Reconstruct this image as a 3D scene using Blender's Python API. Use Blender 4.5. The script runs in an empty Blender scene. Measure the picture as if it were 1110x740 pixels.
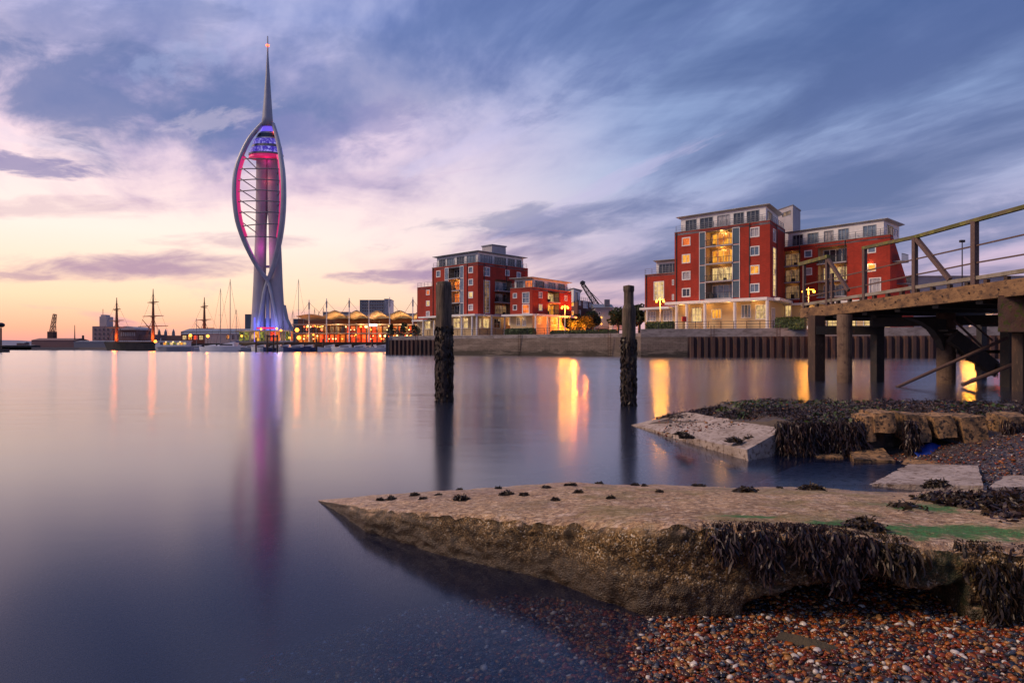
import bpy, math, random
import numpy as np
from mathutils import Vector, Matrix, noise as mnoise

random.seed(11); RNG = np.random.RandomState(7)
R = math.radians
SC = bpy.context.scene
COL = SC.collection

# ------------------------------------------------------------------ camera
F = 740.0; CX = 555.0; HY = 377.3; EYE = 1.5       # photo pixels, 24 mm lens, eye 1.5 m above the water
cam = bpy.data.cameras.new('camera'); camo = bpy.data.objects.new('camera', cam); COL.objects.link(camo)
camo.location = (0, 0, EYE); camo.rotation_euler = (R(90), 0, 0)
cam.lens = 24.0; cam.sensor_width = 36.0; cam.sensor_fit = 'HORIZONTAL'
cam.shift_y = (HY - 370.0) / 1110.0
cam.clip_start = 0.05; cam.clip_end = 12000
SC.camera = camo

# ------------------------------------------------------------------ colour management / cycles
SC.view_settings.view_transform = 'Standard'; SC.view_settings.look = 'None'
SC.view_settings.gamma = 1.0; SC.view_settings.exposure = 0.15; SC.view_settings.use_curve_mapping = False
SC.render.engine = 'CYCLES'
cy = SC.cycles
cy.use_denoising = True; cy.max_bounces = 7; cy.diffuse_bounces = 3; cy.glossy_bounces = 3
cy.transmission_bounces = 4; cy.transparent_max_bounces = 12; cy.sample_clamp_indirect = 6.0
cy.caustics_reflective = False; cy.caustics_refractive = False

def lin(c):
    c = c / 255.0
    return c / 12.92 if c <= 0.04045 else ((c + 0.055) / 1.055) ** 2.4
def S(r, g, b): return (lin(r), lin(g), lin(b), 1.0)

# ------------------------------------------------------------------ node helper
class NT:
    def __init__(s, tree): s.t = tree; s.n = tree.nodes; s.l = tree.links
    def new(s, typ, **kw):
        n = s.n.new(typ)
        for k, v in kw.items(): setattr(n, k, v)
        return n
    def put(s, sock, v):
        if isinstance(v, bpy.types.NodeSocket): s.l.new(v, sock)
        elif isinstance(v, (int, float)) and sock.type in ('RGBA', 'VECTOR'):
            sock.default_value = (v, v, v, 1.0) if sock.type == 'RGBA' else (v, v, v)
        elif v is not None:
            if sock.type == 'VECTOR': v = tuple(v)[:3]
            sock.default_value = v
    def m(s, op, a, b=None, c=None, clamp=False):
        n = s.new('ShaderNodeMath', operation=op); n.use_clamp = clamp
        s.put(n.inputs[0], a)
        if b is not None: s.put(n.inputs[1], b)
        if c is not None: s.put(n.inputs[2], c)
        return n.outputs[0]
    def vm(s, op, a, b=None, sc=None):
        n = s.new('ShaderNodeVectorMath', operation=op)
        s.put(n.inputs[0], a)
        if b is not None: s.put(n.inputs[1], b)
        if sc is not None: s.put(n.inputs[3], sc)
        return n.outputs['Value'] if op in ('DOT_PRODUCT', 'LENGTH') else n.outputs[0]
    def mix(s, f, a, b, mode='MIX'):
        n = s.new('ShaderNodeMix', data_type='RGBA', blend_type=mode)
        s.put(n.inputs[0], f); s.put(n.inputs[6], a); s.put(n.inputs[7], b)
        return n.outputs[2]
    def ramp(s, f, stops, interp='LINEAR'):
        n = s.new('ShaderNodeValToRGB'); cr = n.color_ramp; cr.interpolation = interp
        while len(cr.elements) < len(stops): cr.elements.new(0.5)
        for e, (p, c) in zip(cr.elements, stops):
            e.position = p; e.color = c if len(c) == 4 else (*c, 1)
        s.put(n.inputs[0], f); return n.outputs[0]
    def sm(s, f, lo, hi):                      # smoothstep
        n = s.new('ShaderNodeMapRange', interpolation_type='SMOOTHSTEP')
        s.put(n.inputs[0], f); s.put(n.inputs[1], lo); s.put(n.inputs[2], hi); return n.outputs[0]
    def noise(s, v, scale, detail=4, rough=0.5, dist=0.0, dim='3D'):
        n = s.new('ShaderNodeTexNoise', noise_dimensions=dim)
        s.put(n.inputs['Vector'], v); s.put(n.inputs['Scale'], scale); s.put(n.inputs['Detail'], detail)
        s.put(n.inputs['Roughness'], rough); s.put(n.inputs['Distortion'], dist); return n.outputs[0]
    def xyz(s, x, y, z):
        n = s.new('ShaderNodeCombineXYZ'); s.put(n.inputs[0], x); s.put(n.inputs[1], y); s.put(n.inputs[2], z); return n.outputs[0]
    def sep(s, v):
        n = s.new('ShaderNodeSeparateXYZ'); s.put(n.inputs[0], v); return n.outputs

# ------------------------------------------------------------------ world: dusk sky with broken streaky cloud
SUN_AZ = R(262)        # direction the soft light comes from (from the left, where the sky is bright), clockwise from +Y
SUN_EL = R(40)
w = bpy.data.worlds.new('World'); SC.world = w; w.use_nodes = True
t = NT(w.node_tree); t.n.clear()
tc = t.new('ShaderNodeTexCoord'); d = t.vm('NORMALIZE', tc.outputs['Generated'])
dx, dy, dz = t.sep(d)
el = t.m('MAXIMUM', dz, 0.0)
hl = t.m('MAXIMUM', t.m('SQRT', t.m('ADD', t.m('MULTIPLY', dx, dx), t.m('MULTIPLY', dy, dy))), 0.001)
gx, gy = -0.62, 0.785                                  # azimuth of the afterglow
az = t.m('DIVIDE', t.m('ADD', t.m('MULTIPLY', dx, gx), t.m('MULTIPLY', dy, gy)), hl)
warm = t.sm(az, 0.60, 0.985)
# clear sky behind the clouds
cool = t.ramp(el, [(0.0, S(206, 158, 166)), (0.055, S(214, 176, 186)), (0.12, S(196, 178, 204)), (0.24, S(158, 176, 210)), (0.5, S(134, 158, 204)), (1.0, S(110, 130, 182))])
hot = t.ramp(el, [(0.0, S(228, 150, 148)), (0.025, S(248, 180, 148)), (0.065, S(255, 214, 178)), (0.15, S(255, 230, 218)), (0.28, S(242, 212, 224)), (0.42, S(196, 192, 220)), (0.62, S(138, 150, 198)), (1.0, S(110, 125, 180))])
clear = t.mix(warm, cool, hot)
# cloud layer: streaks run towards a point on the horizon left of centre
k = t.m('ADD', el, 0.10)
cu = t.m('DIVIDE', dx, k); cv = t.m('DIVIDE', dy, k)
sx, sy = -0.40, 0.917
along = t.m('ADD', t.m('MULTIPLY', cu, sx), t.m('MULTIPLY', cv, sy))
across = t.m('SUBTRACT', t.m('MULTIPLY', cu, sy), t.m('MULTIPLY', cv, sx))
p1 = t.xyz(t.m('MULTIPLY', across, 1.0), t.m('MULTIPLY', along, 0.55), 3.7)
wq = t.noise(t.vm('SCALE', p1, sc=0.9), 1.0, 2, 0.5)
p1w = t.vm('ADD', p1, t.xyz(t.m('MULTIPLY', wq, 0.9), t.m('MULTIPLY', wq, -0.7), 0.0))
n1 = t.noise(p1w, 1.15, 7, 0.55, 0.18)
n2 = t.noise(t.xyz(t.m('MULTIPLY', across, 2.6), t.m('MULTIPLY', along, 0.75), 9.1), 1.0, 5, 0.6, 0.2)
n3 = t.noise(t.xyz(t.m('MULTIPLY', across, 0.33), t.m('MULTIPLY', along, 0.3), 1.3), 1.0, 2, 0.5)
nn = t.m('ADD', t.m('ADD', t.m('MULTIPLY', n1, 0.62), t.m('MULTIPLY', n2, 0.22)), t.m('MULTIPLY', n3, 0.16))
# cover grows with height and away from the glow
lift = t.m('ADD', t.m('MULTIPLY', t.sm(el, 0.10, 0.36), 0.115), t.m('MULTIPLY', t.m('SUBTRACT', 1.0, warm), 0.10))
dens = t.m('SUBTRACT', t.m('ADD', nn, t.m('SUBTRACT', lift, 0.045)), t.m('MULTIPLY', t.m('MULTIPLY', warm, t.m('SUBTRACT', 1.0, t.sm(el, 0.14, 0.30))), 0.055))
cover = t.sm(dens, 0.43, 0.60)
core = t.sm(dens, 0.49, 0.68)
cl_thin_cool = t.ramp(el, [(0.0, S(186, 150, 172)), (0.12, S(156, 154, 186)), (0.3, S(130, 150, 194)), (1.0, S(98, 120, 178))])
cl_thin_hot = t.ramp(el, [(0.0, S(228, 162, 158)), (0.12, S(224, 186, 194)), (0.25, S(190, 174, 204)), (0.42, S(138, 152, 204)), (1.0, S(118, 130, 182))])
cl_core_cool = t.ramp(el, [(0.0, S(140, 116, 150)), (0.15, S(98, 112, 152)), (0.4, S(76, 98, 148)), (1.0, S(62, 84, 140))])
cl_core_hot = t.ramp(el, [(0.0, S(178, 118, 136)), (0.12, S(146, 118, 150)), (0.25, S(98, 106, 158)), (0.42, S(70, 92, 154)), (1.0, S(78, 92, 140))])
thin = t.mix(warm, cl_thin_cool, cl_thin_hot); corec = t.mix(warm, cl_core_cool, cl_core_hot)
cloudc = t.mix(core, thin, corec)
sky = t.mix(cover, clear, cloudc)
# two long low banks over the glow
def bank(cx_, cy_, wx, wy, amt, sky, tilt=0.0, colr=None, rag=4.0, fr=1.3):
    u0 = t.m('DIVIDE', t.m('SUBTRACT', t.m('DIVIDE', dx, t.m('MAXIMUM', dy, 0.05)), (cx_ - CX) / F), 1.0)
    v0 = t.m('SUBTRACT', t.m('DIVIDE', dz, t.m('MAXIMUM', dy, 0.05)), (HY - cy_) / F)
    ct, st_ = math.cos(tilt), math.sin(tilt)
    u = t.m('DIVIDE', t.m('ADD', t.m('MULTIPLY', u0, ct), t.m('MULTIPLY', v0, st_)), wx / F)
    v = t.m('DIVIDE', t.m('SUBTRACT', t.m('MULTIPLY', v0, ct), t.m('MULTIPLY', u0, st_)), wy / F)
    ns = t.noise(t.xyz(t.m('MULTIPLY', u, 1.1), t.m('MULTIPLY', v, 0.55), cx_ * 0.1), fr, 6, 0.6, 0.3)
    r_ = t.m('ADD', t.m('ADD', t.m('MULTIPLY', u, u), t.m('MULTIPLY', v, v)), t.m('MULTIPLY', t.m('SUBTRACT', 0.5, ns), rag))
    f = t.m('MULTIPLY', t.m('MULTIPLY', t.m('SUBTRACT', 1.0, t.sm(r_, -0.1, 1.6)), amt), t.sm(dy, 0.0, 0.1))
    return t.mix(f, sky, colr or t.mix(warm, S(140, 134, 176), S(158, 126, 160)))
BL1, BL2, LT = S(98, 114, 162), S(92, 112, 162), S(224, 206, 220)
for b in [(130, 105, 210, 62, .85, -.12, BL1), (420, 70, 190, 62, .5, .3, BL2), (90, 20, 200, 30, .45, 0, BL1), (330, 150, 130, 30, .55, .15, S(126, 126, 176)), (20, 178, 110, 10, .8, -.1, S(128, 122, 168)), (300, 205, 160, 12, .3, .1, S(190, 168, 198)),
          (30, 150, 80, 8, .5, -.2, LT), (230, 130, 60, 12, .3, .2, LT), (520, 150, 90, 14, .35, .4, S(190, 186, 220)), (650, 205, 120, 9, .45, .42, S(186, 178, 212)), (930, 170, 160, 26, .25, .42, S(90, 108, 156)), (760, 250, 170, 8, .3, .12, S(170, 166, 194)), (620, 240, 150, 20, .6, .12, S(100, 112, 156)), (980, 60, 190, 40, .3, .42, S(88, 106, 156)), (1000, 250, 150, 30, .5, .1, S(100, 116, 158)), (690, 60, 110, 22, .45, .5, S(90, 108, 160)), (200, 60, 60, 22, .5, .2, S(150, 160, 200))]:
    sky = bank(*b[:5], sky, b[5], b[6], 6.0, 1.7)
for b in [(150, 288, 130, 15, .85), (60, 225, 110, 12, .35), (425, 300, 60, 7, .75), (250, 262, 90, 9, .45), (10, 300, 60, 7, .6), (330, 345, 60, 3, .25)]:
    sky = bank(*b, sky)
below = t.sm(dz, -0.08, 0.0)
sky = t.mix(below, S(70, 70, 95), sky)
ns_ = t.new('ShaderNodeTexSky', sky_type='NISHITA'); ns_.sun_disc = False; ns_.sun_elevation = R(-2.0); ns_.sun_rotation = R(-38)
bg1 = t.new('ShaderNodeBackground'); t.put(bg1.inputs[0], ns_.outputs[0]); bg1.inputs[1].default_value = 0.05
bg2 = t.new('ShaderNodeBackground'); t.put(bg2.inputs[0], sky); bg2.inputs[1].default_value = 1.03
ad = t.new('ShaderNodeAddShader'); t.l.new(bg1.outputs[0], ad.inputs[0]); t.l.new(bg2.outputs[0], ad.inputs[1])
wo = t.new('ShaderNodeOutputWorld'); t.l.new(ad.outputs[0], wo.inputs[0])
w.cycles.sampling_method = 'MANUAL'; w.cycles.sample_map_resolution = 1024

sun = bpy.data.lights.new('sun', 'SUN'); sun.energy = 2.3; sun.angle = R(20); sun.color = (1.0, 0.72, 0.50)
suno = bpy.data.objects.new('sun', sun); COL.objects.link(suno)
sd = Vector((math.sin(SUN_AZ) * math.cos(SUN_EL), math.cos(SUN_AZ) * math.cos(SUN_EL), math.sin(SUN_EL)))
suno.rotation_euler = (-sd).to_track_quat('-Z', 'Y').to_euler()

# ------------------------------------------------------------------ scene helpers
def P(px, py, D): return Vector(((px - CX) / F * D, D, EYE + (HY - py) / F * D))     # photo direction at real distance D
def G(px, D, z=0.0): return Vector(((px - CX) / F * D, D, z))

def tag(o, label=None, cat=None, group=None, kind=None):
    if label: o['label'] = label
    if cat: o['category'] = cat
    if group: o['group'] = group
    if kind: o['kind'] = kind
    return o
def thing(name, loc, label, cat, group=None):
    o = bpy.data.objects.new(name, None); COL.objects.link(o); o.location = Vector(loc); o.empty_display_size = 0.3
    return tag(o, label, cat, group)
def wloc(o):
    v = Vector((0, 0, 0))
    while o is not None: v += o.location; o = o.parent
    return v
def children(o): return [c for c in bpy.data.objects if c.parent == o]
def copy_tree(o, parent=None, kids=None):
    if kids is None:
        kids = {}
        for c in bpy.data.objects:
            if c.parent: kids.setdefault(c.parent.name, []).append(c)
    c = o.copy(); COL.objects.link(c)
    if parent: c.parent = parent
    for ch in kids.get(o.name, []): copy_tree(ch, c, kids)
    return c

class MB:
    """collects geometry in world coordinates and links it as one mesh object"""
    def __init__(s): s.v = []; s.f = []
    def add(s, vs, fs):
        b = len(s.v); s.v.extend([tuple(v) for v in vs]); s.f.extend([tuple(i + b for i in f) for f in fs]); return s
    def box(s, c, size, rz=0.0):
        x, y, z = size[0] / 2, size[1] / 2, size[2] / 2; ca, sa = math.cos(rz), math.sin(rz)
        vs = []
        for dz_ in (-z, z):
            for (a, b) in ((-x, -y), (x, -y), (x, y), (-x, y)):
                vs.append((c[0] + a * ca - b * sa, c[1] + a * sa + b * ca, c[2] + dz_))
        return s.add(vs, [(3, 2, 1, 0), (4, 5, 6, 7), (0, 1, 5, 4), (1, 2, 6, 5), (2, 3, 7, 6), (3, 0, 4, 7)])
    def beam(s, a, b, w, h, up=(0, 0, 1), w2=None, h2=None):
        a = Vector(a); b = Vector(b); d = (b - a).normalized(); up = Vector(up)
        sd_ = d.cross(up)
        if sd_.length < 1e-4: sd_ = d.cross(Vector((0, 1, 0)))
        sd_.normalize(); u = sd_.cross(d)
        w2 = w if w2 is None else w2; h2 = h if h2 is None else h2
        vs = []
        for q, ww, hh in ((a, w, h), (b, w2, h2)):
            for (i, j) in ((-1, -1), (1, -1), (1, 1), (-1, 1)): vs.append(q + sd_ * (i * ww / 2) + u * (j * hh / 2))
        return s.add(vs, [(3, 2, 1, 0), (4, 5, 6, 7), (0, 1, 5, 4), (1, 2, 6, 5), (2, 3, 7, 6), (3, 0, 4, 7)])
    def tube(s, pts, r, seg=8, cap=True):
        pts = [Vector(p) for p in pts]; n = len(pts)
        rr = r if isinstance(r, (list, tuple)) else [r] * n
        vs = []; ref = None
        for i, p in enumerate(pts):
            d = (pts[min(i + 1, n - 1)] - pts[max(i - 1, 0)]).normalized()
            if ref is None: ref = Vector((1, 0, 0)) if abs(d.x) < 0.9 else Vector((0, 1, 0))
            x = (ref - d * ref.dot(d)).normalized(); y = d.cross(x); ref = x
            for k_ in range(seg):
                a = 2 * math.pi * k_ / seg; vs.append(p + x * (rr[i] * math.cos(a)) + y * (rr[i] * math.sin(a)))
        fs = []
        for i in range(n - 1):
            for k_ in range(seg):
                k2 = (k_ + 1) % seg; fs.append((i * seg + k_, i * seg + k2, (i + 1) * seg + k2, (i + 1) * seg + k_))
        if cap: fs.append(tuple(range(seg))[::-1]); fs.append(tuple((n - 1) * seg + k_ for k_ in range(seg)))
        return s.add(vs, fs)
    def prism(s, poly, z0, z1, ztop=None):
        """vertical prism on ground polygon [(x,y)..]; ztop: per vertex top heights"""
        n = len(poly)
        a_ = sum(poly[i][0] * poly[(i + 1) % n][1] - poly[(i + 1) % n][0] * poly[i][1] for i in range(n))
        if a_ < 0:
            poly = poly[::-1]; ztop = ztop[::-1] if ztop else None
        vs = [(p[0], p[1], z0) for p in poly] + [(p[0], p[1], ztop[i] if ztop else z1) for i, p in enumerate(poly)]
        fs = [tuple(range(n))[::-1], tuple(range(n, 2 * n))] + [(i, (i + 1) % n, n + (i + 1) % n, n + i) for i in range(n)]
        return s.add(vs, fs)
    def quad(s, a, b, c, d_): return s.add([a, b, c, d_], [(0, 1, 2, 3)])
    def ico(s, c, r, sub=1, sq=(1, 1, 1)):
        vs, fs = ICO[sub]
        return s.add([(c[0] + v[0] * r * sq[0], c[1] + v[1] * r * sq[1], c[2] + v[2] * r * sq[2]) for v in vs], fs)
    def build(s, name, mat, parent=None, origin=None, smooth=False, kind=None):
        me = bpy.data.meshes.new(name)
        o_ = wloc(parent) if parent is not None else (Vector(origin) if origin is not None else None)
        v = np.array(s.v, dtype=np.float64).reshape(-1, 3)
        if o_ is None:
            o_ = Vector(((v[:, 0].min() + v[:, 0].max()) / 2, (v[:, 1].min() + v[:, 1].max()) / 2, v[:, 2].min()))
        v = v - np.array(o_)
        me.from_pydata(v.tolist(), [], s.f); me.materials.append(mat)
        if smooth: me.shade_smooth()
        ob = bpy.data.objects.new(name, me); COL.objects.link(ob)
        if parent is not None: ob.parent = parent
        else: ob.location = o_
        if kind: ob['kind'] = kind
        return ob
def mesh_np(name, V, Fc, mat, parent=None, smooth=True, kind=None):
    """V (n,3) array; Fc (m,k) index array"""
    me = bpy.data.meshes.new(name); n, m_, k_ = len(V), len(Fc), Fc.shape[1]
    o_ = np.array(wloc(parent)) if parent is not None else np.array([V[:, 0].mean(), V[:, 1].mean(), V[:, 2].min()])
    me.vertices.add(n); me.vertices.foreach_set('co', (V - o_).astype(np.float32).ravel())
    me.loops.add(m_ * k_); me.loops.foreach_set('vertex_index', Fc.astype(np.int32).ravel())
    me.polygons.add(m_); me.polygons.foreach_set('loop_start', np.arange(0, m_ * k_, k_, dtype=np.int32))
    me.polygons.foreach_set('loop_total', np.full(m_, k_, dtype=np.int32))
    me.update(calc_edges=True); me.validate()
    if smooth: me.shade_smooth()
    me.materials.append(mat)
    ob = bpy.data.objects.new(name, me); COL.objects.link(ob)
    if parent is not None: ob.parent = parent
    else: ob.location = o_
    if kind: ob['kind'] = kind
    return ob
import bmesh
ICO = {}
for s_ in (1, 2, 3):
    bm = bmesh.new(); bmesh.ops.create_icosphere(bm, subdivisions=s_, radius=1.0)
    ICO[s_] = ([tuple(v.co) for v in bm.verts], [tuple(v.index for v in f.verts) for f in bm.faces]); bm.free()
def fbm(x, y, z=0.0, o=4):
    return mnoise.fractal(Vector((x, y, z)), 1.0, 2.0, o)
def gridf(nu, nv, off=0):
    a = np.arange(nu - 1)[:, None] * nv + np.arange(nv - 1)[None, :] + off
    a = a.ravel(); return np.stack([a, a + nv, a + nv + 1, a + 1], 1)

# ------------------------------------------------------------------ materials
M = {}
def mat(name, c, rough=0.7, metal=0.0, c2=None, ns=2.0, amt=0.6, bump=0.0, bs=20.0, spec=0.5, coat=0.0, stretch=(1, 1, 1), c3=None, n3=12.0, lo3=.55, hi3=.7):
    m_ = bpy.data.materials.new(name); m_.use_nodes = True; q = NT(m_.node_tree); b = q.n['Principled BSDF']
    co = q.new('ShaderNodeTexCoord').outputs['Object']; co = q.vm('MULTIPLY', co, stretch)
    col = c if len(c) == 4 else (*c, 1)
    if c2 is None: c2 = tuple(v * 0.72 for v in col[:3]) + (1,)
    f = q.noise(co, ns, 5, 0.6); f = q.m('MULTIPLY', q.sm(f, 0.35, 0.68), amt)
    cc = q.mix(f, col, c2 if len(c2) == 4 else (*c2, 1))
    if c3 is not None:
        g_ = q.sm(q.noise(co, n3, 5, 0.65), lo3, hi3); cc = q.mix(g_, cc, c3 if len(c3) == 4 else (*c3, 1))
    q.put(b.inputs['Base Color'], cc); b.inputs['Roughness'].default_value = rough; b.inputs['Metallic'].default_value = metal
    b.inputs['Specular IOR Level'].default_value = spec; b.inputs['Coat Weight'].default_value = coat
    if bump:
        bn = q.new('ShaderNodeBump'); bn.inputs['Strength'].default_value = bump; bn.inputs['Distance'].default_value = 0.02
        q.put(bn.inputs['Height'], q.noise(co, bs, 6, 0.65)); q.l.new(bn.outputs[0], b.inputs['Normal'])
    M[name] = m_; return m_
def emat(name, c, strength, base=None):
    m_ = bpy.data.materials.new(name); m_.use_nodes = True; b = m_.node_tree.nodes['Principled BSDF']
    c = c if len(c) == 4 else (*c, 1)
    b.inputs['Base Color'].default_value = base or c; b.inputs['Emission Color'].default_value = c
    b.inputs['Emission Strength'].default_value = strength; M[name] = m_; return m_

def mat_brick(name, c1, c2_, mort, bw=0.25, bh=0.075, vary=0.3, tide=False):
    m_ = bpy.data.materials.new(name); m_.use_nodes = True; q = NT(m_.node_tree); b = q.n['Principled BSDF']
    geo = q.new('ShaderNodeNewGeometry'); pos = geo.outputs['Position']; x, y, z = q.sep(pos)
    nx, ny, nz = q.sep(geo.outputs['True Normal'])
    u = q.m('SUBTRACT', q.m('MULTIPLY', x, ny), q.m('MULTIPLY', y, nx))
    br = q.new('ShaderNodeTexBrick'); q.put(br.inputs['Vector'], q.xyz(u, z, 0.0))
    br.inputs['Scale'].default_value = 1.0; br.inputs['Brick Width'].default_value = bw; br.inputs['Row Height'].default_value = bh
    br.inputs['Mortar Size'].default_value = bh * 0.1; br.inputs['Color1'].default_value = c1; br.inputs['Color2'].default_value = c2_; br.inputs['Mortar'].default_value = mort
    f = q.sm(q.noise(pos, 0.35, 5, 0.6), 0.35, 0.7)
    cc = q.mix(q.m('MULTIPLY', f, vary), br.outputs[0], tuple(v * 0.5 for v in c1[:3]) + (1,))
    streak = q.sm(q.noise(q.xyz(q.m('MULTIPLY', u, 2.0), q.m('MULTIPLY', z, 0.12), 0.0), 1.0, 4, 0.6), 0.5, 0.75)
    cc = q.mix(q.m('MULTIPLY', streak, vary * 0.8), cc, tuple(v * 0.45 for v in c1[:3]) + (1,))
    if tide:
        tl = q.sm(q.m('ADD', z, q.m('MULTIPLY', q.noise(q.xyz(q.m('MULTIPLY', u, .5), z, 0.), 1.2, 5, .7), 1.6)), 2.2, 1.5); cc = q.mix(q.m('MULTIPLY', tl, .85), cc, (.028, .024, .018, 1))
        t2 = q.sm(q.noise(q.xyz(q.m('MULTIPLY', u, .12), q.m('MULTIPLY', z, .9), 3.), 1.0, 5, .7), .5, .62); cc = q.mix(q.m('MULTIPLY', t2, .5), cc, (.30, .24, .20, 1))
    q.put(b.inputs['Base Color'], cc); b.inputs['Roughness'].default_value = 0.85
    bn = q.new('ShaderNodeBump'); bn.inputs['Strength'].default_value = 0.4; bn.inputs['Distance'].default_value = 0.01
    q.put(bn.inputs['Height'], br.outputs['Fac']); bn.invert = True; q.l.new(bn.outputs[0], b.inputs['Normal'])
    M[name] = m_; return m_
mat_brick('red_brick', (0.47, 0.036, 0.015, 1), (0.34, 0.024, 0.011, 1), (0.20, 0.035, 0.024, 1), 0.45, 0.15, vary=.75)
mat_brick('quay_stone', (0.23, 0.17, 0.14, 1), (0.17, 0.13, 0.11, 1), (0.10, 0.08, 0.07, 1), 0.9, 0.34, 0.7, True)
mat_brick('brown_brick', (0.20, 0.07, 0.05, 1), (0.16, 0.05, 0.04, 1), (0.12, 0.07, 0.06, 1))
mat('white_paint', (0.78, 0.77, 0.78), 0.5, c2=(0.6, 0.59, 0.62), ns=0.6, amt=0.5)
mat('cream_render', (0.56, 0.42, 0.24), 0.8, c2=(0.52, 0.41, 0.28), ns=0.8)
mat('dim_render', (0.34, 0.26, 0.18), 0.85, c2=(0.26, 0.19, 0.14), ns=0.8)  # darker copy of the cream render: shade of unlit balconies put into colour
mat('grey_render', (0.42, 0.40, 0.43), 0.8, c2=(0.30, 0.29, 0.32), ns=0.5)
mat('roof_metal', (0.42, 0.45, 0.48), 0.4, 0.3, ns=0.4)
mat('blue_panel', (0.055, 0.10, 0.15), 0.35, 0.0, ns=0.4)
mat('dark_metal', (0.035, 0.035, 0.04), 0.45, 0.4)
mat('dark_pane', (0.03, 0.035, 0.05), 0.08, 0.0, spec=0.8, c2=(0.06, 0.07, 0.09), ns=0.9)
mat('blue_pane', (0.10, 0.16, 0.24), 0.08, 0.0, spec=0.9, c2=(0.22, 0.28, 0.36), ns=0.9, amt=1.0)
mat('pale_pane', (0.45, 0.44, 0.47), 0.2, 0.0, spec=0.8, c2=(0.30, 0.28, 0.30), ns=1.3, amt=1.0)
mat('white_steel', (0.42, 0.44, 0.52), 0.4, 0.0, c2=(0.28, 0.30, 0.37), ns=0.15)
mat('tower_concrete', (0.44, 0.41, 0.46), 0.7, c2=(0.34, 0.32, 0.37), ns=0.12)
mat('lead_grey', (0.20, 0.21, 0.25), 0.5, 0.2)
def mat_lit(name, c, s, dark=(0.25, 0.10, 0.02, 1), sc=1.2, lo=0.3, hi=0.62):
    """a lit room seen through its glass: brighter and darker patches, curtains and furniture"""
    m_ = bpy.data.materials.new(name); m_.use_nodes = True; q = NT(m_.node_tree); b = q.n['Principled BSDF']
    pos = q.new('ShaderNodeNewGeometry').outputs['Position']
    f = q.sm(q.noise(q.vm('MULTIPLY', pos, (1, 1, 0.6)), sc, 3, 0.7, 0.4), lo, hi)
    q.put(b.inputs['Emission Color'], q.mix(f, dark, c)); b.inputs['Emission Strength'].default_value = s * .9
    b.inputs['Base Color'].default_value = (0.05, 0.04, 0.03, 1); b.inputs['Roughness'].default_value = 0.1
    M[name] = m_; return m_
mat_lit('lit_amber', S(255, 176, 52), 1.1, S(176, 84, 16), 0.9)
mat_lit('lit_orange', S(255, 128, 36), 1.0, S(170, 60, 14), 0.9)
mat_lit('lit_pale', S(255, 214, 140), 0.9, S(120, 90, 60), 0.8)
mat_lit('lit_dim', S(170, 130, 90), 0.55, S(60, 50, 45), 0.8)
mat_lit('lit_red', S(255, 70, 20), 1.4, S(110, 14, 6), 0.5)
mat_lit('lit_green', S(190, 190, 70), 0.6, S(34, 44, 20), 0.9, .4, .66)
emat('lamp_glow', (1.0, 0.40, 0.05), 4.5)
emat('lamp_glow_small', (1.0, 0.34, 0.04), 4.0)
emat('string_light', (1.0, 0.60, 0.22), 4.0)
emat('red_light', (1.0, 0.08, 0.03), 6.0)
emat('white_light', (1.0, 0.92, 0.8), 6.0)
emat('magenta_strip', (1.0, 0.04, 0.24), .40)
emat('magenta_soffit', (1.0, 0.04, 0.22), .28)  # pink light on the deck underside, put in as its own glow
emat('violet_glow', (0.16, 0.10, 0.75), 0.9)
emat('blue_glow', (0.16, 0.16, 1.0), 0.9)
# ================================================================== SETTING: sea bed, water, shingle
def smooth01(x): x = max(0.0, min(1.0, x)); return x * x * (3 - 2 * x)
def bed(x, y):
    """height of the foreshore / sea bed"""
    xs_ = 0.62 + 0.36 * (max(y, 2.6) - 3.06)
    near = 0.065 * (x - xs_) if x > xs_ else (0.15 * (x - xs_) if x > xs_ - 1.3 else -0.195 + 0.34 * (x - xs_ + 1.3))
    near = min(near, 0.16) - 0.02 * max(0.0, 3.2 - y)
    mid = 0.20 * (x - 5.25) if x > 5.25 else 0.17 * (x - 5.25)
    mid = min(mid, 0.42)
    k_ = smooth01((y - 5.4) / 1.6)
    h = near * (1 - k_) + mid * k_
    far = smooth01((y - 12.5) / 5.0)
    h = h * (1 - far) + min(h, -2.6) * far
    h += 0.018 * fbm(x * 1.3, y * 1.3, 0.0, 3) * 1.5
    return max(h, -3.2)

def mat_shingle():
    m_ = bpy.data.materials.new('shingle_bed'); m_.use_nodes = True; q = NT(m_.node_tree); b = q.n['Principled BSDF']
    pos = q.new('ShaderNodeNewGeometry').outputs['Position']
    v = q.new('ShaderNodeTexVoronoi'); q.put(v.inputs['Vector'], pos); v.inputs['Scale'].default_value = 42.0
    r_, g_, bl = [q.new('ShaderNodeSeparateColor')][0:1] * 3
    sc_ = q.new('ShaderNodeSeparateColor'); q.put(sc_.inputs[0], v.outputs['Color'])
    col = q.ramp(sc_.outputs[0], [(0, (.05, .02, .012)), (.25, (.16, .06, .025)), (.5, (.10, .06, .045)), (.7, (.05, .055, .07)), (.88, (.22, .13, .07)), (1, (.4, .36, .33))])
    edge = q.sm(v.outputs['Distance'], 0.35, 0.75)
    col = q.mix(edge, col, (0.015, 0.012, 0.01, 1))
    far = q.sm(q.vm('LENGTH', pos), 9.0, 20.0)
    col = q.mix(far, col, (0.045, 0.045, 0.05, 1))
    q.put(b.inputs['Base Color'], col); b.inputs['Roughness'].default_value = 0.55
    bn = q.new('ShaderNodeBump'); bn.inputs['Distance'].default_value = 0.01; bn.inputs['Strength'].default_value = 0.8; bn.invert = True
    q.put(bn.inputs['Height'], v.outputs['Distance']); q.l.new(bn.outputs[0], b.inputs['Normal'])
    return m_
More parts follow.
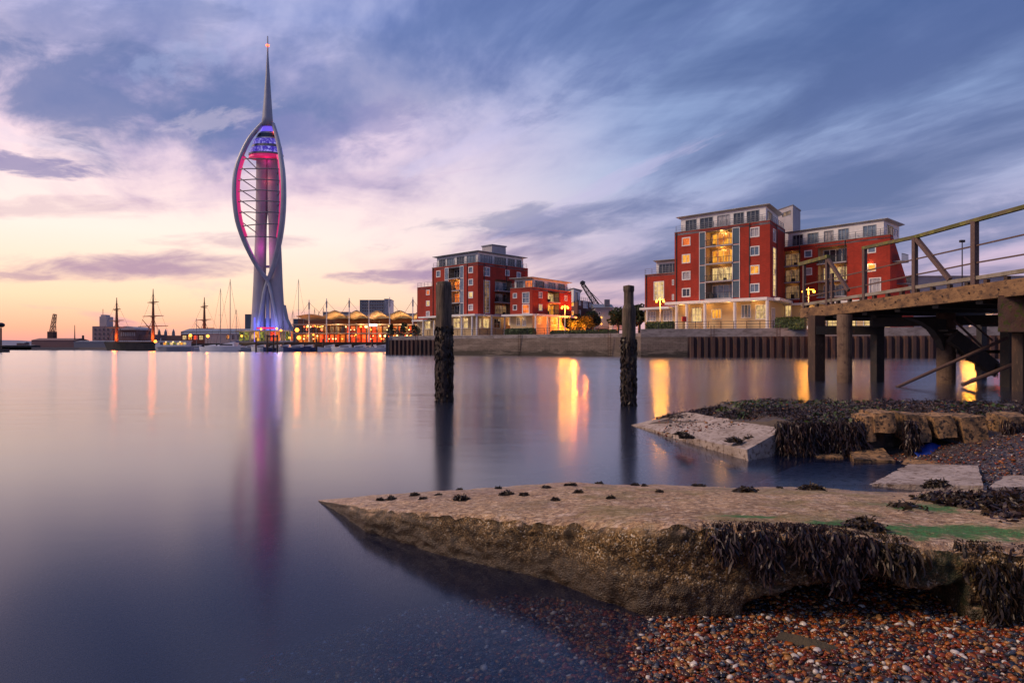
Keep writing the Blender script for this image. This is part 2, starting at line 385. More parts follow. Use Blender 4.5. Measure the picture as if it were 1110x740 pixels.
nxs = np.concatenate([[-4000, -1500, -400, -100, -30, -14], np.arange(-8, 12, 0.16), [14, 30, 100, 400, 1500, 4000]])
nys = np.concatenate([[-400, -60, -10, 0, 1.0], np.arange(1.6, 19, 0.16), [24, 40, 100, 400, 1500, 5000]])
V = np.array([(x, y, bed(x, y)) for x in nxs for y in nys])
seabed = mesh_np('ground', V, gridf(len(nxs), len(nys)), mat_shingle(), kind='structure')

def mat_water():
    m_ = bpy.data.materials.new('water'); m_.use_nodes = True; q = NT(m_.node_tree); q.n.clear()
    pos = q.new('ShaderNodeNewGeometry').outputs['Position']; x, y, z = q.sep(pos)
    dist = q.vm('LENGTH', pos)
    # long exposure: soft swell, ripples drawn out along the wind
    warp = q.noise(pos, 0.05, 3, 0.5)
    n1 = q.noise(q.xyz(q.m('MULTIPLY', x, 0.22), q.m('ADD', q.m('MULTIPLY', y, 0.75), q.m('MULTIPLY', warp, 6.0)), 0.0), 1.0, 5, 0.6)
    n2 = q.noise(q.xyz(q.m('MULTIPLY', x, 1.3), q.m('MULTIPLY', y, 2.6), 4.0), 1.0, 5, 0.7)
    h = q.m('ADD', q.m('MULTIPLY', n1, 0.10), q.m('MULTIPLY', n2, 0.040))
    bn = q.new('ShaderNodeBump'); bn.inputs['Distance'].default_value = 1.0
    q.put(bn.inputs['Strength'], q.m('MULTIPLY', q.sm(dist, 3.5, 40.0), 0.62)); q.put(bn.inputs['Height'], h)
    gl = q.new('ShaderNodeBsdfAnisotropic') if False else q.new('ShaderNodeBsdfGlossy')
    q.put(gl.inputs['Color'], (0.97, 0.97, 1.0, 1))
    patch = q.noise(q.xyz(q.m('MULTIPLY', x, 0.03), q.m('MULTIPLY', y, 0.10), 0.0), 1.0, 3, 0.6)
    q.put(gl.inputs['Roughness'], q.m('ADD', 0.12, q.m('MULTIPLY', patch, 0.09))); q.l.new(bn.outputs[0], gl.inputs['Normal'])
    tr = q.new('ShaderNodeBsdfTransparent'); tr.inputs[0].default_value = (0.96, 0.98, 1.0, 1)
    df = q.new('ShaderNodeBsdfDiffuse'); df.inputs[0].default_value = (0.004, 0.028, 0.14, 1)
    mx0 = q.new('ShaderNodeMixShader'); mx0.inputs[0].default_value = 0.13; q.l.new(tr.outputs[0], mx0.inputs[1]); q.l.new(df.outputs[0], mx0.inputs[2])
    fr = q.new('ShaderNodeFresnel'); q.put(fr.inputs[0], q.m('ADD', 1.33, q.m('MULTIPLY', q.sm(dist, 5.0, 16.0), .75)))
    mx = q.new('ShaderNodeMixShader'); q.l.new(fr.outputs[0], mx.inputs[0]); q.l.new(mx0.outputs[0], mx.inputs[1]); q.l.new(gl.outputs[0], mx.inputs[2])
    ab = q.new('ShaderNodeVolumeAbsorption'); ab.inputs[0].default_value = (0.30, 0.55, 0.84, 1); ab.inputs[1].default_value = 1.15
    out = q.new('ShaderNodeOutputMaterial'); q.l.new(mx.outputs[0], out.inputs[0]); q.l.new(ab.outputs[0], out.inputs['Volume'])
    return m_
mb = MB(); mb.box((0, 2000, -4.0), (8000, 5200, 8.0))
water = mb.build('water', mat_water(), kind='structure')

# far low hills across the harbour
def ridge(name, pts, D, depth, m_):
    b_ = MB(); n = len(pts)
    vs = []
    for (px, py) in pts:
        a = P(px, py, D); vs += [(a.x, D - depth * .35, -1), (a.x, D, max(a.z, 0.3)), (a.x, D + depth, -1)]
    fs = []
    for i in range(n - 1):
        a = 3 * i; fs += [(a, a + 3, a + 4, a + 1), (a + 1, a + 4, a + 5, a + 2)]
    b_.add(vs, fs); return b_.build(name, m_, kind='structure')
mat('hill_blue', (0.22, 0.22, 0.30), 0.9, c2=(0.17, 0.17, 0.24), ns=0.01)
rp = [(-700 + i * 45, 371.0 - 3.2 * abs(math.sin(i * 0.37)) - 1.2 * math.sin(i * 1.3)) for i in range(24)]
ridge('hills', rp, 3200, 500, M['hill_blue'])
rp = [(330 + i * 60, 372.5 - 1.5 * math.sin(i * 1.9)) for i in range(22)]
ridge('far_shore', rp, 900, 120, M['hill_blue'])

# quays (land behind the walls)
mat('dark_quay', (0.06, 0.05, 0.05), 0.9, c2=(0.03, 0.03, 0.035), ns=0.3, amt=1)
mat('paving', (0.24, 0.21, 0.20), 0.8, c2=(0.17, 0.15, 0.15), ns=0.5)
QA = [(-28.4, 158.0), (-17.2, 153.0), (23.65, 125.0)]; ZA = 4.3
QB = [(21.9, 116.0), (64.2, 104.0), (150.0, 80.0)]; ZB = 4.75
poly = [(-28.2, 158.2), (-17.1, 153.3), (23.9, 125.3), (60, 140), (90, 290), (-46, 290)]
MB().prism(poly, -2, ZA - 0.25).build('quay_ground', M['paving'], kind='structure')
poly = [(22.3, 116.3), (64.3, 104.4), (150.2, 80.4), (260, 120), (200, 320), (91, 291), (61, 141), (24.4, 125.2)]
MB().prism(poly, -2, ZB - 0.25).build('quay_ground', M['paving'], kind='structure')
MB().prism([(-56, 301), (92, 301), (240, 420), (-300, 560), (-216, 382), (-150, 380), (-143, 342), (-106, 340), (-100, 301)], -2, 4.2).build('marina_ground', M['dark_quay'], kind='structure')
MB().prism([(-640, 520), (-330, 520), (-190, 500), (-250, 900), (-900, 900)], -2, 2.2).build('dockyard_ground', M['paving'], kind='structure')

# ---- quay walls
def wallseg(b_, a, c, z0, z1, th=0.6, batter=0.0):
    a = Vector((a[0], a[1], 0)); c = Vector((c[0], c[1], 0)); d_ = (c - a).normalized(); n_ = Vector((d_.y, -d_.x, 0))
    if n_.y > 0 and abs(n_.y) > .3: n_ = -n_
    v = []
    for q_, (o0, o1) in ((z0, (batter, -th)), (z1, (0, -th))):
        for pnt, o in ((a, o0), (c, o0), (c, o1), (a, o1)): v.append(pnt + n_ * o + Vector((0, 0, q_)))
    b_.add(v, [(3, 2, 1, 0), (4, 5, 6, 7), (0, 1, 5, 4), (1, 2, 6, 5), (2, 3, 7, 6), (3, 0, 4, 7)])
def sheet(b_, a, c, z0, z1, pitch=1.15, depth=0.42):
    """trapezoidal steel sheet piling"""
    a = Vector((a[0], a[1], 0)); c = Vector((c[0], c[1], 0)); L = (c - a).length; d_ = (c - a) / L; n_ = Vector((d_.y, -d_.x, 0))
    if n_.y > 0: n_ = -n_
    n = max(1, round(L / pitch)); pr = []
    for i in range(n):
        for f, o in ((0.0, 0), (0.32, 0), (0.46, 1), (0.86, 1)): pr.append(a + d_ * ((i + f) * L / n) + n_ * (o * depth))
    pr.append(c)
    vs = [(p_.x, p_.y, z0) for p_ in pr] + [(p_.x, p_.y, z1) for p_ in pr]; m_ = len(pr)
    b_.add(vs, [(i, i + 1, m_ + i + 1, m_ + i) for i in range(m_ - 1)])
mat('rust_steel', (0.11, 0.055, 0.045), 0.8, c2=(0.05, 0.035, 0.035), ns=0.8, amt=1.0, bump=0.4, bs=6, c3=(0.16, 0.07, 0.04), n3=1.6, stretch=(1, 1, .4))
mat('cap_concrete', (0.33, 0.29, 0.29), 0.85, c2=(0.20, 0.17, 0.17), ns=0.6, amt=1.0, c3=(0.12, 0.10, 0.10), n3=1.2, lo3=.52, hi3=.75, stretch=(1, 1, 3))
r_ = thing('quay_wall', (-22, 155.5, 0), 'dark steel sheet piled quay end at the left of the nearer red flats', 'quay wall')
b_ = MB(); sheet(b_, QA[0], QA[1], -2, ZA - 0.9); b_.build('sheet_piling', M['rust_steel'], r_)
b_ = MB(); wallseg(b_, QA[0], QA[1], ZA - 0.9, ZA, 0.8, 0.0); wallseg(b_, (-28.4, 158), (-46, 290), -2, ZA - .3, 0.5); b_.build('concrete_cap', M['cap_concrete'], r_)
b_ = MB(); b_.box((-28.9, 157.6, 1.2), (0.4, 0.4, 7.2)); b_.build('fender_post', M['dark_metal'], r_)
r_ = thing('quay_wall', (3, 139, 0), 'long weathered stone quay wall below the left red flats', 'quay wall')
b_ = MB(); wallseg(b_, QA[1], QA[2], -2, ZA - 0.72, 0.8, 0.55); b_.build('stone_face', M['quay_stone'], r_)
b_ = MB(); wallseg(b_, QA[1], QA[2], ZA - 0.72, ZA, 0.9, 0.0); b_.build('stone_coping', M['cap_concrete'], r_)
r_ = thing('quay_wall', (43, 110, 0), 'higher grey concrete quay wall with rusty piles below the right red flats', 'quay wall')
k_ = (29.3, 113.9)
b_ = MB(); wallseg(b_, QB[0], k_, -2, ZB - 1.35, 0.8, 0.25); wallseg(b_, (23.2, 127.0), (22.0, 116.1), -2, ZB - 1.35, 0.6); b_.build('stone_face', M['quay_stone'], r_)
b_ = MB(); sheet(b_, k_, QB[1], -2, ZB - 1.35); sheet(b_, QB[1], QB[2], -2, ZB - 1.35); b_.build('sheet_piling', M['rust_steel'], r_)
b_ = MB()
pts = [QB[0], k_, (41, 110.6), (52.5, 107.4), QB[1], (80, 99.6), QB[2]]
for i in range(len(pts) - 1): wallseg(b_, pts[i], pts[i + 1], ZB - 1.35, ZB, 0.9, 0.0)
b_.build('concrete_cap', M['cap_concrete'], r_)

# ---- iron ladders down the quay
for i, (px, D, z1, lab) in enumerate(((452, 154.2, 4.5, 'iron ladder on the left sheet piled quay end'), (563, 140.4, 4.5, 'iron ladder on the stone quay below the lower left wing'), (660, 128.5, 4.5, 'iron ladder on the stone quay left of the right mooring post'), (771, 111.2, 5.2, 'iron ladder on the rusty piles left of the pier'), (842, 108.6, 5.2, 'iron ladder on the rusty piles beside the pier end'))):
    q_ = G(px, D, 0); r_ = thing('quay_ladder', q_, lab, 'ladder', 'quay ladders'); b_ = MB()
    for s_ in (-.25, .25): b_.beam((q_.x + s_, q_.y - .7, -1), (q_.x + s_, q_.y - .7, z1), .08, .08)
    b_.build('side_rail', M['rust_steel'], r_); b_ = MB()
    for k_ in range(14): b_ = MB(); b_.beam((q_.x - .25, q_.y - .7, .1 + k_ * .33), (q_.x + .25, q_.y - .7, .1 + k_ * .33), .05, .05); b_.build('rung', M['rust_steel'], r_)
# ---- promenade railings
def railing(a, c, z, hgt, label, step=2.0, name='promenade_railing', m_='dark_metal', group='promenade railings'):
    a = Vector((*a, z)); c = Vector((*c, z)); L = (c - a).length; n = max(2, int(L / step))
    r_ = thing(name, (a + c) / 2, label, 'railing', group)
    b_ = MB()
    for i in range(n + 1):
        q_ = a.lerp(c, i / n); b_ = MB(); b_.box((q_.x, q_.y, z + hgt / 2), (0.09, 0.09, hgt)); b_.build('post', M[m_], r_)
    b_ = MB()
    for h_ in (hgt, hgt * .62, hgt * .25): b_.beam(a + Vector((0, 0, h_)), c + Vector((0, 0, h_)), 0.07, 0.07)
    b_.build('rail', M[m_], r_); return r_
railing((-27.8, 158.6), (-17.0, 153.9), ZA, 1.2, 'dark railing above the left sheet piled quay end')
railing((-17.0, 153.9), (23.3, 126.0), ZA, 1.2, 'long dark railing along the stone quay wall')
railing((23.0, 117.0), (64.2, 105.2), ZB, 1.2, 'dark railing in front of the right red flats')
railing((64.4, 105.1), (120.0, 89.6), ZB, 1.2, 'dark railing on the quay wall beyond the pier')

# ================================================================== WATERSIDE STONE AND WEED (foreground)
def mat_slab():
    m_ = bpy.data.materials.new('slipway_concrete'); m_.use_nodes = True; q = NT(m_.node_tree); b = q.n['Principled BSDF']
    g = q.new('ShaderNodeNewGeometry'); pos = g.outputs['Position']; nz = q.sep(g.outputs['Normal'])[2]; x, y, z = q.sep(pos)
    big = q.noise(pos, 1.6, 5, 0.65); fine = q.noise(pos, 38.0, 6, 0.7); mid = q.noise(pos, 7.5, 6, 0.7, 0.4)
    top = q.mix(q.sm(big, 0.35, 0.65), (0.60, 0.37, 0.19, 1), (0.40, 0.23, 0.11, 1))
    top = q.mix(q.m('MULTIPLY', q.sm(mid, 0.50, 0.66), 0.6), top, (0.62, 0.46, 0.37, 1))
    top = q.mix(q.m('MULTIPLY', q.sm(fine, 0.48, 0.58), 0.8), top, (0.17, 0.10, 0.06, 1))
    yl = q.sm(q.noise(pos, 2.3, 4, 0.6), 0.48, 0.62)
    stk = q.noise(q.vm('MULTIPLY', pos, (19.0, 24.0, 19.0)), 1.0, 7, .8); top = q.mix(q.m('MULTIPLY', q.sm(stk, .5, .6), .7), top, (.11, .06, .035, 1)); top = q.mix(q.m('MULTIPLY', q.sm(stk, .47, .40), .65), top, (.85, .66, .46, 1))
    pit = q.noise(q.vm('MULTIPLY', pos, (5, 6, 5)), 1.0, 8, .8); top = q.mix(q.m('MULTIPLY', q.sm(pit, .55, .62), .6), top, (.15, .09, .05, 1))
    olive = q.m('MULTIPLY', yl, q.m('MULTIPLY', q.sm(x, -0.4, 0.8), 0.5)); top = q.mix(olive, top, (0.20, 0.16, 0.035, 1))
    v = q.new('ShaderNodeTexVoronoi'); q.put(v.inputs['Vector'], pos); v.inputs['Scale'].default_value = 105.0
    vs_ = q.new('ShaderNodeSeparateColor'); q.put(vs_.inputs[0], v.outputs['Color'])
    agg = q.ramp(vs_.outputs[0], [(0, (.03, .018, .006)), (.35, (.13, .07, .02)), (.7, (.30, .17, .055)), (.9, (.42, .28, .13)), (1, (.7, .6, .45))])
    side = q.mix(q.sm(mid, 0.42, 0.66), agg, (0.035, 0.022, 0.010, 1))
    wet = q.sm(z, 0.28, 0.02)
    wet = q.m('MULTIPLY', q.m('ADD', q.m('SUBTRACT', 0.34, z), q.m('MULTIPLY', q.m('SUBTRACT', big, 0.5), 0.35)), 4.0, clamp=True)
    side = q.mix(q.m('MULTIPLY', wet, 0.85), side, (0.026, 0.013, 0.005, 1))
    mg = q.m('MULTIPLY', q.sm(x, 1.2, 2.0), q.sm(q.noise(pos, 4.0, 5, .7), .48, .60)); side = q.mix(q.m('MULTIPLY', mg, .85), side, (.016, .026, .006, 1))
    def patch(cx_, cy_, rx, ry, sc_):
        u = q.m('DIVIDE', q.m('SUBTRACT', x, cx_), rx); v_ = q.m('DIVIDE', q.m('SUBTRACT', y, cy_), ry)
        d_ = q.m('ADD', q.m('MULTIPLY', u, u), q.m('MULTIPLY', v_, v_)); n_ = q.noise(pos, sc_, 7, .75)
        return q.sm(q.m('ADD', d_, q.m('MULTIPLY', q.m('SUBTRACT', n_, .5), 5.0)), 1.1, .2)
    gcol = q.mix(q.sm(fine, .4, .6), (.02, .20, .04, 1), (.05, .10, .015, 1))
    for a_ in ((2.45, 3.95, .62, .26, 6.0), (1.42, 4.15, .22, .09, 9.0), (1.95, 3.95, .30, .10, 9.0), (2.9, 4.9, .3, .3, 7.0)): top = q.mix(q.m('MULTIPLY', patch(*a_), .92), top, gcol)
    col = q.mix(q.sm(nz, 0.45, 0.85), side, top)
    q.put(b.inputs['Base Color'], col)
    q.put(b.inputs['Roughness'], q.m('SUBTRACT', 0.85, q.m('MULTIPLY', wet, 0.4)))
    h = q.m('ADD', q.m('MULTIPLY', fine, 0.5), q.m('ADD', q.m('MULTIPLY', mid, 0.6), q.m('MULTIPLY', v.outputs['Distance'], -0.3)))
    bn = q.new('ShaderNodeBump'); bn.inputs['Distance'].default_value = 0.02; bn.inputs['Strength'].default_value = 0.9
    q.put(bn.inputs['Height'], h); q.l.new(bn.outputs[0], b.inputs['Normal'])
    M['slipway_concrete'] = m_; return m_
mat_slab()
def interp(tab, x):
    xs = [r[0] for r in tab]
    return [float(np.interp(x, xs, [r[i] for r in tab])) for i in range(1, len(tab[0]))]
FRONT = [(345, 6.70, 0.004), (396, 5.63, .175), (478, 4.98, .30), (537, 4.70, .345), (603, 4.40, .385), (662, 4.02, .46), (700, 3.86, .495), (740, 3.80, .51), (792, 3.77, .515), (900, 3.72, .505), (995, 3.62, .465), (1110, 3.50, .455), (1300, 3.3, .46), (1700, 3.0, .46)]
BACK = [(345, 6.75, 0.0), (420, 7.02, 0.0), (500, 7.25, .0), (620, 7.60, .0), (740, 7.45, .0), (870, 7.25, .02), (960, 6.7, .08), (1110, 6.2, .22), (1300, 5.8, .30), (1700, 5.2, .4)]
def slab_pt(px, tt):
    fd, fz = interp(FRONT, px); bd, bz = interp(BACK, px)
    f = G(px, fd, fz); b0 = G(px, bd, bz)
    q_ = f.lerp(b0, tt); hump = 0.05 * math.sin(math.pi * tt) * min(1, fz / .3); q_.z += hump
    return q_
NU, NV = 520, 70
pxs = np.concatenate([np.linspace(345, 1150, NU - 60), np.linspace(1158, 1700, 60)])
V = []
for px in pxs:
    for j in range(NV):
        tt = (j / (NV - 1)) ** 1.3; q_ = slab_pt(px, tt)
        e = min(1.0, (px - 345) / 60.0)
        n_ = fbm(q_.x * 1.1, q_.y * 1.1, 3, 4) * 0.022 + fbm(q_.x * 6, q_.y * 6, 8, 4) * 0.010
        chip = -0.035 * max(0.0, 1 - tt / 0.02) * (0.6 + fbm(q_.x * 7, 0, 2, 3))
        V.append((q_.x, q_.y, q_.z + (n_ + chip) * e))
V = np.array(V); Fc = gridf(len(pxs), NV)
# front face
NF = 64; W = []; base = len(V)
for i, px in enumerate(pxs):
    fd, fz = interp(FRONT, px); q_ = G(px, fd, fz); zt = V[i * NV][2]
    nxt = G(px + 6, *interp(FRONT, px + 6)); dr = (nxt - q_); dr.z = 0; dr.normalize(); nn_ = Vector((dr.y, -dr.x, 0))
    zb = -0.5
    e = min(1.0, (px - 345) / 60.0)
    for j in range(NF):
        s_ = j / (NF - 1); z = zt + (zb - zt) * s_
        dep = fbm(q_.x * 2.2, z * 3, 1, 4) * 0.022 + fbm(q_.x * 9, z * 9, 5, 4) * 0.018 + fbm(q_.x * 24, z * 24, 7, 3) * 0.009
        bul = 0.02 * smooth01((zt - z) / 0.06)
        # undercut hollow at the right
        hw = smooth01((px - 800) / 45.0) * (1 - smooth01((px - 1010) / 40.0)); lim = 0.20 + 0.07 * math.sin(px * 0.03) + 0.05 * fbm(px * .02, 0, 0, 3)
        lim += 0.10 * smooth01((px - 900) / 30) - .05 * (1 - smooth01((px - 900) / 30))
        hol = -0.85 * hw * smooth01((lim - z) / 0.05)
        crk = -0.05 * max(0, .4 + fbm(q_.x * 3, 0, 1, 3)) * math.exp(-((z - (0.27 + 0.06 * fbm(q_.x * 3, 3, 3, 4) - 0.06 * (q_.x - .5))) / 0.010) ** 2) * (1 if px > 560 else 0)
        o = (dep * smooth01((zt - z) / 0.03 + .15) + bul + hol + crk) * e
        W.append((q_.x + nn_.x * o, q_.y + nn_.y * o, z))
W = np.array(W)
Fb = gridf(len(pxs), NF, base)[:, ::-1]
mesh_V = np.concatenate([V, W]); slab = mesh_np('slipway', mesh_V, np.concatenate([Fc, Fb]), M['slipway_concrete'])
tag(slab, 'long tilted concrete slipway slab with weedy broken edge in the foreground', 'slipway')

# green algae sheet on the slab, following its surface
mat('green_algae', (0.025, 0.16, 0.035), 0.55, c2=(0.06, 0.15, 0.02), ns=6, amt=1, bump=1.0, bs=90, c3=(0.02, 0.06, 0.015), n3=25)
def surf_z(x, y):
    px = CX + F * x / y; fd, fz = interp(FRONT, px); bd, bz = interp(BACK, px)
    tt = (y - fd) / (bd - fd); q_ = slab_pt(px, min(1, max(0, tt)))
    return q_.z + fbm(x * 1.1, y * 1.1, 3, 4) * 0.022 + fbm(x * 6, y * 6, 8, 4) * 0.010
# seaweed ribbons ------------------------------------------------------------
def mat_weed(name, c1, c2_, c3_):
    m_ = bpy.data.materials.new(name); m_.use_nodes = True; q = NT(m_.node_tree); b = q.n['Principled BSDF']
    g = q.new('ShaderNodeNewGeometry')
    col = q.ramp(g.outputs['Random Per Island'], [(0, c1), (.5, c2_), (1, c3_)])
    q.put(b.inputs['Base Color'], col); b.inputs['Roughness'].default_value = 0.42; b.inputs['Specular IOR Level'].default_value = 0.35
    M[name] = m_
mat_weed('bladder_wrack', (.012, .008, .008), (.034, .020, .012), (.070, .046, .018))
mat_weed('purple_wrack', (.010, .007, .010), (.032, .017, .020), (.075, .044, .030))
mat_weed('green_weed', (.03, .06, .012), (.05, .09, .02), (.08, .09, .02))
def ribbons(starts, dirs, lens, wid, nseg=5, droop=0.5, curl=0.5, follow=None):
    """leaf ribbons: arrays of start points and directions -> vertices, quads"""
    n = len(starts); V_ = np.zeros((n, nseg + 1, 2, 3)); p_ = np.array(starts, float); d_ = np.array(dirs, float)
    d_ /= np.linalg.norm(d_, axis=1)[:, None]; step = (np.array(lens) / nseg)[:, None]
    sdv = np.cross(d_, RNG.normal(size=(n, 3))); sdv /= np.linalg.norm(sdv, axis=1)[:, None] + 1e-9
    for k in range(nseg + 1):
        wk = (np.array(wid) * (0.55 + 0.9 * math.sin(math.pi * (k + .7) / (nseg + 1.2))))[:, None] / 2
        V_[:, k, 0] = p_ - sdv * wk; V_[:, k, 1] = p_ + sdv * wk
        d_ = d_ + RNG.normal(size=(n, 3)) * curl * 0.5 + np.array([0, 0, -droop])
        d_ /= np.linalg.norm(d_, axis=1)[:, None]
        p_ = p_ + d_ * step
        if follow is not None: p_[:, 2] = np.maximum(p_[:, 2], follow(p_))
    V2 = V_.reshape(-1, 3); idx = np.arange(n)[:, None] * (nseg + 1) * 2 + np.arange(nseg)[None, :] * 2
    idx = idx.ravel(); return V2, np.stack([idx, idx + 2, idx + 3, idx + 1], 1)
def clump(name, c, rad, n, label, cat='seaweed clump', group=None, m_='bladder_wrack', flat=0.5, leaf=0.05, zf=None, kind=None, wid=0.012, up=.9):
    a = RNG.uniform(0, 2 * np.pi, n); rr = rad * np.sqrt(RNG.uniform(0, 1, n)) * RNG.uniform(.6, 1.15, n)
    st = np.stack([c[0] + np.cos(a) * rr, c[1] + np.sin(a) * rr * .8, np.zeros(n)], 1)
    hz = np.maximum(0, 1 - (rr / rad) ** 2) * rad * flat
    st[:, 2] = [ (zf(x, y) if zf else c[2]) for x, y in st[:, :2]]
    base = st[:, 2].copy(); st[:, 2] += hz * RNG.uniform(.2, 1, n) + .004
    dr = np.stack([np.cos(a), np.sin(a), RNG.uniform(-.1, up, n)], 1) + RNG.normal(size=(n, 3)) * np.array([.7, .7, .45])
    fl = base.min() + .004
    V_, F_ = ribbons(st, dr, RNG.uniform(.5, 1.3, n) * leaf, RNG.uniform(.6, 1.4, n) * wid, 4, .35, .9, lambda p_: np.full(len(p_), fl))
    o = mesh_np(name, V_, F_, M[m_]); tag(o, label, cat, group, kind); return o
# clumps standing on the slab (photo pixels of their feet)
CL = [(500, 541, .055, 'biggest of the dark weed tufts near the slab tip'), (424, 541, .03, 'small weed tuft nearest the slab tip'), (412, 542, .02, 'tiny weed speck at the slab tip'),
      (449, 537, .03, 'round weed tuft left of the biggest tip tuft'), (459, 541, .022, 'low weed tuft just left of the biggest tip tuft'), (498, 531, .02, 'weed tuft on the far edge behind the tip tufts'), (549, 536, .045, 'wide weed tuft on the left third of the slab'),
      (568, 537, .03, 'weed tuft beside the wide left tuft'), (602, 542, .022, 'lone weed tuft left of the slab middle'), (592, 529, .03, 'weed tuft on the far edge left of middle'),
      (618, 527, .05, 'long weed tuft on the far edge at the slab middle'), (627, 534, .03, 'weed tuft just in front of the long far edge tuft'), (649, 524, .03, 'far edge weed tuft in line with the right mooring post'),
      (688, 526, .03, 'far edge weed tuft right of the mooring post'), (699, 528, .02, 'tiny far edge weed speck right of the post'), (757, 528, .06, 'dark far edge weed tuft left of the round one'),
      (808, 534, .085, 'large round dark weed clump on the far half of the slab'), (880, 533, .11, 'widest flat dark weed clump on the far half of the slab'), (938, 571, .10, 'flat dark weed mat at the slab front edge'), (1014, 526, .11, 'green tinged weed tuft on the rear slab'), (540, 530, .02, 'tiny weed speck behind the wide left tuft'),
      (475, 537, .016, 'faint weed speck between the tip tufts'), (662, 540, .018, 'small weed speck mid slab'), (715, 534, .018, 'small weed speck right of middle'), (845, 531, .02, 'small weed speck between the two large clumps')]
for (px, py, rad, lab) in CL:
    D = 1.45 * F / (py - HY)
    for _ in range(8):
        q_ = P(px, py, D); z = surf_z(q_.x, q_.y); D = (EYE - z) * F / (py - HY)
    q_ = P(px, py, D)
    clump('seaweed_clump', (q_.x, q_.y, z), rad * 1.05, int(200 + rad * 6500), lab, group='seaweed clumps on the slipway slab', zf=surf_z, leaf=.022 + rad * .22, wid=.006 + rad * .035, flat=.45, up=.35)
# hanging curtain over the slab front edge: short overlapping fronds
def hang(px0, px1, n, lmin, lmax, label, m_, back=0.05, zoff=0.0):
    st = []; dr = []; ln = []
    while len(st) < n:
        px = RNG.uniform(px0, px1)
        e = math.sin(math.pi * (px - px0) / (px1 - px0)) ** 0.35
        cl_ = max(.06, min(1, 0.55 + 1.0 * mnoise.noise(Vector((px * .045, 1.7, 0))) + .5 * mnoise.noise(Vector((px * .16, 4.7, 0)))))
        if RNG.uniform() > cl_ * e * 1.3: continue
        fd, fz = interp(FRONT, px); tt = RNG.uniform(0, back); q_ = slab_pt(px, tt)
        drop = RNG.uniform(0, 1) ** 1.15 * lmax * cl_ * e - .01
        if drop < 0.01: p0 = (q_.x, q_.y, q_.z + .012)
        else: p0 = (q_.x + RNG.normal() * .01, G(px, fd).y - .035 - RNG.uniform(.0, .05) - .12 * drop, fz - drop + RNG.uniform(-.01, .02) + zoff)
        st.append(p0); dr.append((RNG.normal() * .45, -0.35 + RNG.normal() * .35, -1.0)); ln.append(RNG.uniform(.04, .12))
    V_, F_ = ribbons(st, dr, ln, RNG.uniform(.0035, .010, n), 6, .5, .85)
    o = mesh_np('hanging_seaweed', V_, F_, M[m_]); tag(o, label, 'seaweed', kind='stuff'); return o
hang(755, 862, 1500, .06, .24, 'brown wrack hanging over the slab edge', 'purple_wrack')
hang(838, 935, 3300, .05, .36, 'thickest brown wrack bunch hanging over the slab edge', 'purple_wrack')
hang(935, 985, 500, .05, .14, 'dark wrack hanging over the hollow in the slab', 'bladder_wrack', zoff=-.02)
hang(1034, 1086, 1500, .08, .42, 'dark wrack and green weed hanging low at the right edge', 'bladder_wrack', zoff=-.05)
hang(1096, 1300, 2000, .1, .26, 'wrack draped over the slab end beyond the right edge', 'purple_wrack')
# seaweed mats on the slab's right part
def mat_of_weed(region, n, label, m_, leaf=.07, hgt=.05, zf=surf_z, wid=.014):
    st = []
    while len(st) < n:
        px, D = region(); q_ = G(px, D); k_ = fbm(q_.x * 2.2, q_.y * 2.2, 6, 3)
        if k_ < -0.08: continue
        st.append((q_.x, q_.y, zf(q_.x, q_.y) + .006 + RNG.uniform(0, hgt) * (k_ + .3)))
    a = RNG.uniform(0, 2 * np.pi, n); dr = np.stack([np.cos(a), np.sin(a), RNG.uniform(-.1, .5, n)], 1)
    stn = np.array(st); V_, F_ = ribbons(stn, dr, RNG.uniform(.5, 1.4, n) * leaf, RNG.uniform(.5, 1.4, n) * wid, 4, .25, .8)
    V_[:, 2] = np.maximum(V_[:, 2], np.repeat(stn[:, 2], 10) - .03)
    o = mesh_np('seaweed_mat', V_, F_, M[m_]); tag(o, label, 'seaweed', kind='stuff'); return o
mat_of_weed(lambda: (RNG.uniform(1010, 1240), RNG.triangular(4.2, 5.0, 6.0)), 5200, 'glossy dark wrack mat on the slab at far right', 'purple_wrack')
mat_of_weed(lambda: (lambda s_: (965 + s_ * 200, 5.15 - s_ * .5 + RNG.normal() * .16))(RNG.uniform(0, 1)), 1800, 'thin tail of wrack trailing left across the slab', 'bladder_wrack')

# ---------------------------------------------------------------- middle slipway slab, bank and blocks
def bank_z(x, y):
    lft = smooth01((x - 2.35) / 1.2)
    z = 0.42 + 0.05 * fbm(x * .6, y * .6, 4, 4) + 0.03 * fbm(x * 2.4, y * 2.4, 1, 3) + 0.02 * (y - 9.8)
    z *= (0.18 + 0.82 * lft)
    if x < 3.9: z = min(z, 0.06 + 0.20 * max(0, x - 2.2) + .02 * fbm(x * 4, y * 4, 0, 3))
    z -= 2.2 * smooth01((y - 12.6 - .3 * fbm(x * .7, 0, 0, 2)) / 3.2)
    return z
xs = np.concatenate([np.arange(2.2, 13, .075), np.arange(13, 40, 1.0)]); ys = np.arange(9.62, 16.5, .075)
V = []
for x in xs:
    for y in ys:
        yy = y
        if x < 3.95: yy = max(y, 13.3 - (x - 2.25) * 1.9) + (y - 9.6) * .35
        if x > 5.3: yy = max(y, 9.98)
        z = bank_z(x, yy)
        if y < 9.65: z = -0.4
        V.append((x, yy, z))
mat('bank_mud', (0.10, 0.07, 0.05), 0.7, c2=(0.05, 0.035, 0.03), ns=2.5, amt=1, bump=.8, bs=14, c3=(0.26, 0.20, 0.13), n3=3.0, lo3=.56, hi3=.7)
bank_o = mesh_np('shingle_bank', np.array(V), gridf(len(xs), len(ys)), M['bank_mud'], kind='structure')

